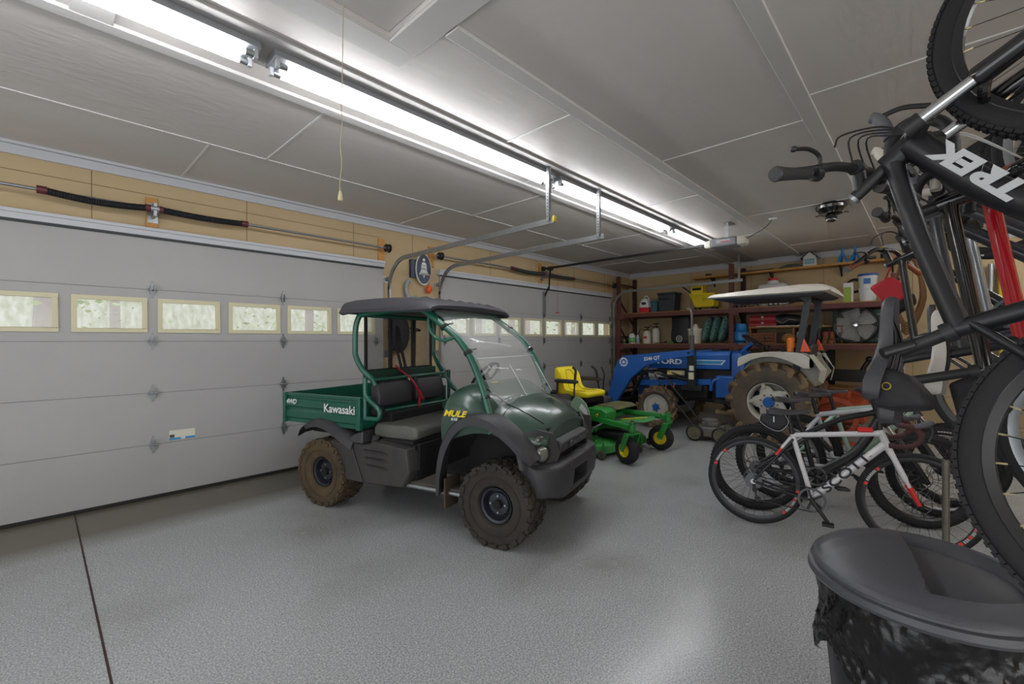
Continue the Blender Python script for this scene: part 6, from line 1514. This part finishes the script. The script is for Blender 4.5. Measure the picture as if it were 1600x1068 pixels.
# --- white and grey hardtail, then mint bike, behind
P2 = dict(P); P2.update(frame=mat('silver_white_frame', 'b8b9bf', .3, coat=.3), dt_r=.03, dtmat=mat('silver_white_frame', ''), legm=M_blkm, sp=(.26, .57), shock=None, ss=None, tirelabel=1.3, rim=M_alu, spoke=M_spk, dtm=None, ttm=None, sc=(.30, .42), knob=True)
t, Lf = make_bike('mountain_bicycle', 'silver and white mountain bicycle with chrome rims, third from the open floor', frame_m((4.72, 1.02, .366), V(.38, -1.1, 0), (.04, 0, 1), .365), P2)
P3 = dict(P2); P3.update(frame=mat('mint_frame', '9db8a8', .35, coat=.3), dtmat=mat('mint_frame', ''), tirelabel=None, saddle=M_seatb, rim=M_rimb)
t, Lf = make_bike('mountain_bicycle', 'pale mint mountain bicycle standing behind the other three on the floor', frame_m((5.15, .95, .366), V(.32, -1.1, 0), (.04, 0, 1), .365), P3)

# --- near mountain bike hung nose up
M_wl = mat('logo_silver', 'b9bbbd', .4)
P = dict(R=.36, tw=.046, knob=True, nk=110, wb=1.052, bb=(.42, -.06), sc=(.313, .335), hb=(.856, .384), ht=(.797, .463), ttm=(.56, .398), dtm=(.60, .215), frame=M_bfr, dt_r=.036, tt_r=.023, st_r=.0215, sp=(.262, .452), sp_r=.0165, so=.0, sv=(.95, -.10), fork='susp', legm=M_gloss, bar=(.821, .531), stem=(.746, .525), bw=.62, bd=V(.163, .965, -.21).normalized(), ns=28, spoke=M_blkm, nip=True, sr=.0013, bell=True, ca=1.9, cables=4, rimd=.02, sweep=.05, grip=M_grip, ss_r=.0105)
oT = V(1.39, -.39, 1.21); fT = V(1.60, -.35, 2.24); XT = (fT-oT).normalized()
tT, LT = make_bike('mountain_bicycle', 'matte black mountain bicycle hung nose up at the right edge, nearest the viewer', frame_m(oT, XT, (.236, .968, -.086), .36), P)
fr = [c for c in tT.children if c.name.startswith('frame')][0]
a, b = LT((.55, .195)), LT((.79, .372)); dd = (b-a).normalized()
txt('lettering', 'TREK', .062, M_wl, fr, LT((.69, .275))+V(0, -.0375, 0), dd, dd.cross(V(0, 1, 0)), .001, .055, .15, 1.5)
c_ = LT((.175, .475))
sb = build('saddle_bag', G().loft([[c_+V(x*k*.8, y, z*k*.8) for x, z in ((-.075, .035), (.03, .04), (.055, -.0), (.03, -.055), (-.03, -.10), (-.075, -.10), (-.085, -.02))] for y, k in ((-.055, .80), (-.04, 1), (.04, 1), (.055, .80))]), mat('bag_fabric', '17171a', .7, bump=.1, bsc=300), tT, bev=.018)
build('bag_zip', G().tube(sm([c_+V(x*.8, -.043, z*.8) for x, z in ((.03, .04), (.035, -.01), (.0, -.045), (-.06, -.06))], 5), .003, 6), M_dark, sb)
build('bag_badge', G().torus(c_+V(-.01, -.0565, -.01), (0, 1, 0), .009, .002, 20, 6), mat('badge_gold', '8f7a3a', .4, metal=.5), sb)
build('seat_lamp', G().cyl(LT((.275, .42))+V(0, -.02, 0), LT((.25, .47))+V(0, -.06, 0), .013, n=12), M_blkm, tT)

# --- the row of bicycles hung behind it
def hung(label, px_, py_, X_, P, az=-.12, tilt=.12, lean=0):
    """head of the bike at (X_, Yh, zh)"""
    Xv = V(tilt, .0, 1).normalized(); Zv = V(-sin(az), cos(az), lean)
    Y = Zv.cross(Xv).normalized(); Z = Xv.cross(Y)
    o = at(px_, py_, X=X_)-Xv*P['ht'][0]-Z*P['ht'][1]
    return make_bike(P['nm'], label, frame_m(o, Xv, Zv, P['R']), P, group=None)
road = dict(nm='road_bicycle', R=.34, tw=.027, wb=1.0, bb=(.405, -.07), sc=(.27, .42), hb=(.83, .38), ht=(.785, .52), frame=M_gloss, dt_r=.024, tt_r=.019, st_r=.018, sp=(.225, .60), fork='rigid', bartype='drop', bar=(.87, .60), stem=(.775, .56), tape=M_grip, ns=20, disc=False, cr=.095, ca=2.3, rimd=.026, tirelabel=2.6)
B1 = dict(road); B1.update(ca=1.4, pedalm=M_alu, pedsz=(.10, .09, .022), tape=mat('tape_black', '222224', .6), dt_r=.03)
hung('glossy black road bicycle hung nose up just behind the matte black one', 1464, 322, 1.95, B1)
B2 = dict(road); B2.update(nm='hybrid_bicycle', frame=M_redf, forkm=M_redf, bartype='flat', bw=.58, dt_r=.027, tt_r=.021, st_r=.02, tw=.035, cablem=mat('cable_white', 'c9c9c6', .5), pedalm=M_alu, saddle=mat('saddle_white', 'c4beb5', .4), sp=(.23, .58), tape=None, rim=M_alu)
tR, LR = hung('glossy red hybrid bicycle hung nose up with white cables, third in the hanging row', 1522, 292, 2.12, B2)
B3 = dict(road); B3.update(tape=mat('tape_white', 'cfc9bd', .6), hoodm=mat('tape_white', ''), rim=M_alu, frame=mat('dark_grey_frame', '34363b', .3, coat=.4))
hung('dark grey road bicycle with cream bar tape hung nose up behind the red one', 1446, 345, 2.42, B3)
B4 = dict(B2); B4.update(nm='mountain_bicycle', frame=mat('graphite_frame', '24272c', .3, coat=.4), forkm=None, fork='susp', legm=M_gloss, tw=.05, knob=True, R=.35, cablem=M_blk, pedalm=M_blkm, bw=.66, rim=M_rimb, cr=.08)
B4.pop('forkm')
hung('graphite mountain bicycle hung nose up, fifth in the hanging row', 1440, 368, 2.80, B4)
B5 = dict(road); B5.update(frame=mat('silver_frame', '8f9296', .25, metal=.6), tw=.03, rim=M_alu)
hung('silver road bicycle hung nose up, sixth in the hanging row', 1500, 350, 3.25, B5)
B6 = dict(B4); B6.update(nm='city_bicycle', grip=mat('grip_leather', '8a4b26', .55, bump=.2, bsc=90), bw=.66, sweep=.14, rise=.0, tw=.04, fork='rigid', frame=mat('black_city_frame', '18191b', .25, coat=.5), saddle=M_seatb, bup=(.3, 0, 1), wb=1.06)
B6.pop('knob')
t6, L6 = hung('black city bicycle with brown grips hung nose up at the row end', 1402, 408, 3.9, B6, az=-.55, tilt=.0)
q_ = LR((.10, .53))
rb_ = build('saddle_bag', G().loft([[q_+V(x*k, y, z*k) for x, z in ((-.07, .03), (.03, .05), (.06, -.0), (.03, -.06), (-.03, -.09), (-.08, -.06))] for y, k in ((-.06, .80), (-.045, 1), (.045, 1), (.06, .80))]), mat('bag_fabric', ''), tR, bev=.012)
build('bag_strap', G().tube([q_+V(-.08, -.05, .0), q_+V(-.07, -.065, -.05), q_+V(.0, -.065, -.08), q_+V(.05, -.05, -.03)], .010, 6), M_red, rb_)
# wall rail the bikes hang from, with hooks
t = thing('hook_rail', 'dark steel rail with hooks that carries the hanging bicycles', 'rail', (1.2, -.76, 2.60))
build('rail', G().bx((0, -.02, -.03), (3.2, .02, .03)), M_blkm, t, bev=.004)
for x in (.1, 3.1): build('rail_post', G().bx((x-.03, -.03, -2.60), (x+.03, .03, HC-2.60)), M_blkm, t, bev=.004)
# ------------------------------------------------------------------ trash can
t = thing('trash_can', 'big black lidded trash can with a crumpled black liner in the lower right corner', 'trash can', (1.95, .02, 0), 0)
M_can = mat('can_grey_black', '1d1e22', .45, bump=.1, bsc=250)
g = G(); n = 72; prof = []
rows = []
for z, r0 in ((0, .215), (.02, .22), (.40, .245), (.64, .258), (.665, .268), (.68, .268)):
    rows.append([V(cos(2*pi*i/n)*(r0+(.006 if (i % 6) < 3 and .02 < z < .64 else 0)), sin(2*pi*i/n)*(r0+(.006 if (i % 6) < 3 and .02 < z < .64 else 0)), z) for i in range(n)])
build('can_body', G().loft(rows), M_can, t, ang=30)
# liner folded over the rim
from mathutils import noise as mn
rows = []; n = 260; random.seed(5)
ph = [random.uniform(0, 6.28) for _ in range(12)]
for k in range(34):
    u = k/33; z = .685-.30*u; row = []
    for i in range(n):
        a = 2*pi*i/n
        q = V(cos(a)*4, sin(a)*4, u*3.2); w_ = .022*(.45-abs(mn.noise(q)))+.015*(.4-abs(mn.noise(q*2.3+V(5, 1, 2))))+.009*(.4-abs(mn.noise(q*5.1+V(1, 7, 3))))
        hem = .035*sin(a*3+ph[4])+.03*sin(a*5+ph[5])+.012*sin(a*11+ph[6])
        r = .274+w_*(.3+u)-.006*u+(.008 if k == 0 else 0)+.006*sin(u*9+a*4)
        row.append(V(cos(a)*r, sin(a)*r, z-hem*u))
    rows.append(row)
build('liner', G().loft(rows, cap=False), mat('black_liner', '08090a', .27, bump=.35, bsc=30, spec=.5), t, ang=180)
# lid: domed with rolled edge and a sunken handle panel
lid = G(); n = 72
pr = [(.272, .662), (.300, .660), (.307, .672), (.303, .690), (.292, .694), (.290, .702), (.297, .706), (.290, .720), (.25, .748), (.19, .77), (.12, .785), (.05, .792), (0, .793)]
rows = []
for r, z in pr[:-1]:
    row = []
    for i in range(n):
        a = 2*pi*i/n; x, y = cos(a)*r, sin(a)*r; zz = z
        if r < .285:
            # two scooped wells either side of a raised handle bar
            for (cx_, cy_, rx, ry) in ((.02, -.125, .17, .085), (.02, .155, .14, .06)):
                q = ((x-cx_)/rx)**2+((y-cy_)/ry)**2
                if q < 1: zz -= .045*min(1, (1-q)*2.2)*(1 if cy_ < 0 else .5)
        row.append(V(x, y, zz))
    rows.append(row)
# refine radially
fine = [[rows[0][i].copy() for i in range(n)]]
def lid_z(x, y, r, z):
    if r < .275:
        # a broad sunken panel over the right half, bounded by a straight step, and a soft crease on the left
        u = (x-.017)*.211-(y-.039)*.977; e = .240-r
        if u > 0 and e > 0: z -= .05*min(1, u/.012)*min(1, e/.012)+min(.03, max(0, u)*.0)
        if u < -.02: z += .007*max(0, 1-abs((x-.0)*.80+(y)*.6-.10)/.05)*min(1, (-u-.02)/.05)
    return z
fine = []
prf = sm([V(r, 0, z) for r, z in pr[7:]], 5)
n = 180
prf = sm([V(r, 0, z) for r, z in pr[7:]], 9)
for r, z in [(p[0], p[1]) for p in pr[:7]]+[(p.x, p.z) for p in prf[:-1]]:
    fine.append([V(cos(2*pi*i/n)*r, sin(2*pi*i/n)*r, lid_z(cos(2*pi*i/n)*r, sin(2*pi*i/n)*r, r, z)) for i in range(n)])
build('lid', G().loft(fine), mat('lid_grey_black', '47484d', .42, bump=.1, bsc=250), t, ang=35)

# ------------------------------------------------------------------ bike floor stand
t = thing('bicycle_stand', 'grey steel floor stand with an upright post between the floor bicycles and the trash can', 'bike stand', (3.35, .30, 0), 0)
M_pst = mat('post_steel', '77736b', .45, metal=.6, c2='5d564a', sc=12, amt=.3)
pb = at(1478, 855, X=3.3); 
build('upright', G().cyl((0, 0, .02), (0, 0, .80), .016, n=12), M_pst, t)
build('base_tube', G().tube([(-.25, .35, .02), (0, 0, .02), (.5, -.7, .02)], .014, 8), M_pst, t)
build('cross_foot', G().tube([(-.3, -.25, .02), (0, 0, .02), (.25, .2, .02)], .014, 8), M_pst, t)
for p in ((-.25, .35), (-.3, -.25)): build('foot_cap', G().cyl((p[0], p[1], .0), (p[0], p[1], .04), .022, n=12), M_blk, t)
pp = at(1477, 690, X=3.42); t.location = (at(1479, 850, Z=0).x if False else 3.40, at(1478, 780, X=3.40).y, 0)

# ------------------------------------------------------------------ garage door opener, rail and arm
t = thing('door_opener', 'grey and cream garage door opener on the ceiling with a long black rail', 'door opener', (6.56, 2.06, 2.81), 0)
build('opener_body', G().bx((-.13, -.17, -.06), (.13, .17, .06)), mat('opener_grey', '75777b', .5), t, bev=.02)
for s in (-1, 1):
    build('lens', G().loft([[V(x, s*.17, z) for x, z in ((-.12, -.06), (.12, -.06), (.12, .06), (-.12, .06))], [V(x, s*.25, z) for x, z in ((-.10, -.05), (.10, -.05), (.10, .045), (-.10, .045))], [V(x, s*.275, z) for x, z in ((-.06, -.03), (.06, -.03), (.06, .02), (-.06, .02))]]), mat('lens_cream', 'cfcac0', .45), t, bev=.015)
build('badge', G().bx((-.132, -.09, -.01), (-.13, .09, .035)), mat('badge_pale', 'a9a6b0', .5), t)
build('badge_stripe', G().bx((-.134, -.085, -.005), (-.132, .03, .008)), mat('badge_red', 'b33a3c', .5), t)
build('hang_strap', G().bx((-.10, -.06, .06), (-.097, -.03, .27)).bx((-.10, -.09, .262), (.1, -.0, .268)), M_galv, t)
build('hang_strap', G().bx((.097, .03, .06), (.10, .06, .27)), M_galv, t)
build('rail', G().bx((-.018, .17, .0), (.018, 3.27, .035)), M_blkm, t)
build('trolley', G().bx((-.03, 3.05, -.03), (.03, 3.15, .04)), M_blkm, t, bev=.004)
build('door_arm', G().bar((0, 3.10, -.01), (0, 3.14, -.40), .012, .03, (0, 1, 0)).bar((0, 3.14, -.34), (0, 3.24, -.50), .012, .03, (0, 1, 0)), M_blkm, t)
build('door_plate', G().bx((-.03, 3.235, -.85), (.03, 3.262, -.42)), M_galv, t)
build('header_block', G().bx((-.03, 3.24, -.02), (.03, 3.305, .06)), M_blkm, t)
t = thing('release_cord', 'thin cord with a red handle hanging before the far garage door', 'cord', (6.75, 5.14, 2.80))
build('cord', G().cyl((0, 0, -.80), (0, 0, .0), .002, n=5), M_red, t); build('handle', G().cyl((-.05, 0, -.80), (.05, 0, -.80), .010, n=8), mat('handle_red', 'c4262e', .5), t)
# power cable to the ceiling
a = at(1153, 373, X=6.6); b = at(1207, 342, Z=HC-.01)
pts = [V(a.x, a.y-.10, 2.84)]+[V(a.x, a.y-.10, 2.84).lerp(b, u)-V(0, 0, s_) for u, s_ in ((.3, .02), (.6, .04), (.85, .03))]+[b]
t = thing('power_cable', 'grey power cable drooping from the opener to a ceiling outlet', 'cable')
build('cable', G().tube(sm(pts, 6), .006, 6), mat('cable_grey', '4a4a4c', .6), t)
build('ceiling_outlet', G().bx((b.x-.04, b.y-.06, HC-.022), (b.x+.04, b.y+.04, HC)), M_wht, t, bev=.004)

# ------------------------------------------------------------------ ceiling fan (blades off)
c = at(1307, 325, Z=HC)
t = thing('ceiling_fan', 'small black ceiling fan motor without blades near the back wall, pull chain below', 'fan', (c.x-.25, c.y+.02, HC))
build('motor', G().lathe([(0, 0), (.14, 0), (.16, -.03), (.155, -.06), (.13, -.08), (.12, -.12), (.07, -.14), (0, -.14)], (0, 0, 0), (0, 0, 1), 32), M_gloss, t)
build('switch_housing', G().lathe([(0, -.14), (.055, -.14), (.06, -.17), (.055, -.20), (.03, -.215), (0, -.215)], (0, 0, 0), (0, 0, 1), 24), M_gloss, t)
build('pull_chain', G().cyl((-.03, .03, -.34), (-.03, .03, -.20), .0025, n=6).cyl((-.03, .03, -.37), (-.03, .03, -.34), .006, n=8), mat('chain_brass', '8a5a34', .5), t)
for i in range(5):
    a = 2*pi*i/5; build('blade_arm', G().bar((cos(a)*.10, sin(a)*.10, -.10), (cos(a)*.17, sin(a)*.17, -.115), .03, .006), M_blkm, t)

# ------------------------------------------------------------------ things between the two doors
YW = y0
q = at(660, 421, Y=YW-.04)
t = thing('telephone_sign', 'oval dark blue public telephone sign with a white bell between the doors', 'sign', (q.x, YW, q.z))
M_nb = mat('sign_navy', '16233f', .4)
rz, rx = .215, .125
el = lambda k: [(cos(2*pi*i/48)*rx*k, sin(2*pi*i/48)*rz*k) for i in range(48)]
# hung flange-wise from a navy box
build('mount_box', G().bx((-.20, -.05, -.13), (-.06, -.003, .13)), M_nb, t, bev=.004)
pl = build('sign_plate', G().prism(el(1.05), 'xz', -.075, -.052), M_wht, t)
fc = build('sign_face', G().prism(el(.98), 'xz', -.078, -.075), M_nb, t)
build('bell', G().prism([(-.085, -.08), (.085, -.08), (.075, -.055), (.055, -.03), (.045, .05), (.035, .085), (.015, .10), (-.015, .10), (-.035, .085), (-.045, .05), (-.055, -.03), (-.075, -.055)], 'xz', -.080, -.078), M_wht, fc)
build('bell_knob', G().cyl((0, -.078, .135), (0, -.080, .135), .022, n=16), M_wht, fc)
build('bell_clapper', G().prism([(-.012, -.09), (.012, -.09), (0, -.13)], 'xz', -.080, -.078), M_wht, fc)
build('bell_bands', G().bx((-.05, -.0815, .055), (.05, -.080, .061)).bx((-.055, -.0815, .035), (.055, -.080, .041)), M_nb, fc)
txt('lettering', 'PUBLIC', .034, M_nb, fc, (0, -.0812, .005), (1, 0, 0), (0, 0, 1), .0005, .02)
txt('lettering', 'TELEPHONE', .026, M_nb, fc, (0, -.0812, -.066), (1, 0, 0), (0, 0, 1), .0005, .02)
q = at(641, 452, Y=YW-.04)
t = thing('hose_reel', 'grey plastic curved bracket hanging left of and below the bell sign', 'bracket', (q.x, YW-.03, q.z))
build('bracket_body', G().tube(sm([(-.02, -.02, .12), (-.06, -.02, .08), (-.07, -.02, -.02), (-.03, -.02, -.11), (.05, -.02, -.13), (.10, -.02, -.10)], 5), .03, 10), mat('bracket_grey', '8f979b', .5), t)
q = at(669, 452, Y=YW-.04)
t = thing('float', 'orange float hanging on the wall below the bell sign', 'float', (q.x, YW-.06, q.z))
build('float_body', G().sph((0, 0, 0), (.045, .045, .06)), mat('float_orange', 'e2511c', .4), t)
build('float_cord', G().cyl((0, 0, .05), (0, .02, .28), .006, n=6).sph((.0, .0, .2), (.025, .02, .04)), mat('float_orange', ''), t)
q = at(622, 520, Y=YW-.1)
t = thing('backpack', 'black backpack hanging on the wall behind the cart screen', 'bag', (q.x, YW-.12, q.z))
build('pack_body', G().sph((0, 0, 0), (.16, .10, .27)), mat('pack_black', '18191c', .7, bump=.3, bsc=15), t)
build('pack_strap', G().tube(sm([(-.05, -.08, .1), (-.02, -.05, .33), (.05, .09, .42)], 4), .014, 6), M_blk, t)
q = at(645, 520, Y=YW-.06)
t = thing('string_trimmer', 'string trimmer with a black motor hanging beside the backpack between the doors', 'trimmer', (q.x, YW-.10, q.z))
build('shaft', G().cyl((0, 0, -.6), (.02, 0, .35), .012, n=10), M_blkm, t)
build('motor', G().bx((-.06, -.07, .18), (.08, .06, .36)), mat('trimmer_blue_grey', '4d5963', .5), t, bev=.02)
build('handle', G().torus((.0, -.02, .05), (.3, 0, 1), .07, .010, 20, 6), M_blk, t)
q = at(658, 525, Y=YW-.03)
t = thing('broom', 'grey handled broom leaning on the wall between the doors with an orange brush', 'broom', (q.x+.05, YW-.09, 0))
build('broom_handle', G().cyl((-.03, -.02, .25), (.07, .06, 1.95), .012, n=10), M_galv, t)
build('brush', G().bx((-.17, -.06, 0.0), (.12, .02, .16)), mat('brush_orange', 'b5562c', .8), t, bev=.02)
build('brush_block', G().bx((-.15, -.05, .16), (.10, .01, .26)), M_galv, t, bev=.01)
q = at(622, 600, Y=YW-.03)

# red bag, cord coil hanging near the far end of the bike row
q = at(1392, 465, X=4.1)
t = thing('handlebar_bag', 'red bag with a black bottom hanging from the far hanging bicycle', 'bag', (4.1, q.y, q.z))
build('bag_body', G().loft([[V(-.04, .12, .08), V(.04, .12, .08), V(.04, .0, .15), V(-.04, .0, .15)], [V(-.06, .06, .0), V(.06, .06, .0), V(.06, -.07, .09), V(-.06, -.07, .09)], [V(-.06, .0, -.08), V(.06, .0, -.08), V(.06, -.11, .02), V(-.06, -.11, .02)]]), mat('bag_red', 'a91a28', .7, bump=.2, bsc=30), t, bev=.02)
build('bag_bottom', G().loft([[V(-.062, .01, -.06), V(.062, .01, -.06), V(.062, -.12, .03), V(-.062, -.12, .03)], [V(-.05, -.02, -.13), V(.05, -.02, -.13), V(.05, -.14, -.05), V(-.05, -.14, -.05)]]), M_dark, t, bev=.025)
for s in (-1, 1): build('bag_handle', G().tube(sm([(s*.03, .04, .10), (s*.02, -.0, .22), (s*.01, -.04, .30)], 4), .005, 6), M_red, t)
q = at(1424, 470, X=4.3)
t = thing('rope', 'brown rope coil hanging beside the red bag', 'rope', (4.3, q.y, q.z))
g = G()
for i in range(5): g.tube(sm([(.01*i, .05-.01*i, .30), (.012*i, .09+.008*i, .05), (.01*i, .03, -.16-.02*i), (.01*i, -.05-.006*i, .02), (.01*i, -.02, .28)], 5, True), .009, 6, closed=True)
build('rope_coil', g, mat('rope_brown', '6b4a2c', .85), t)
# far right: pole tools and red cloth against the back wall
for i, (px, c_, lb) in enumerate(((1565, 'c9b52a', 'yellow pole leaning on the back wall behind the hanging bicycles'), (1550, '9fa3a6', 'silver pole beside the yellow one behind the hanging bicycles'), (1578, '9fa3a6', 'silver pole right of the yellow one behind the hanging bicycles'))):
    yy = at(px, 400, X=9.7).y
    t = thing('pole', lb, 'pole', (9.75, yy, 0), 0, 'poles behind the bicycles')
    build('pole_shaft', G().cyl((0, 0, 0), (.12, 0, 2.6), .03, n=12), mat('pole_%s' % ('yellow' if i == 0 else 'silver'), c_, .35, metal=.0 if i == 0 else .7), t)
# white post on the right wall side between bikes
yy = at(1412, 690, X=9.6).y
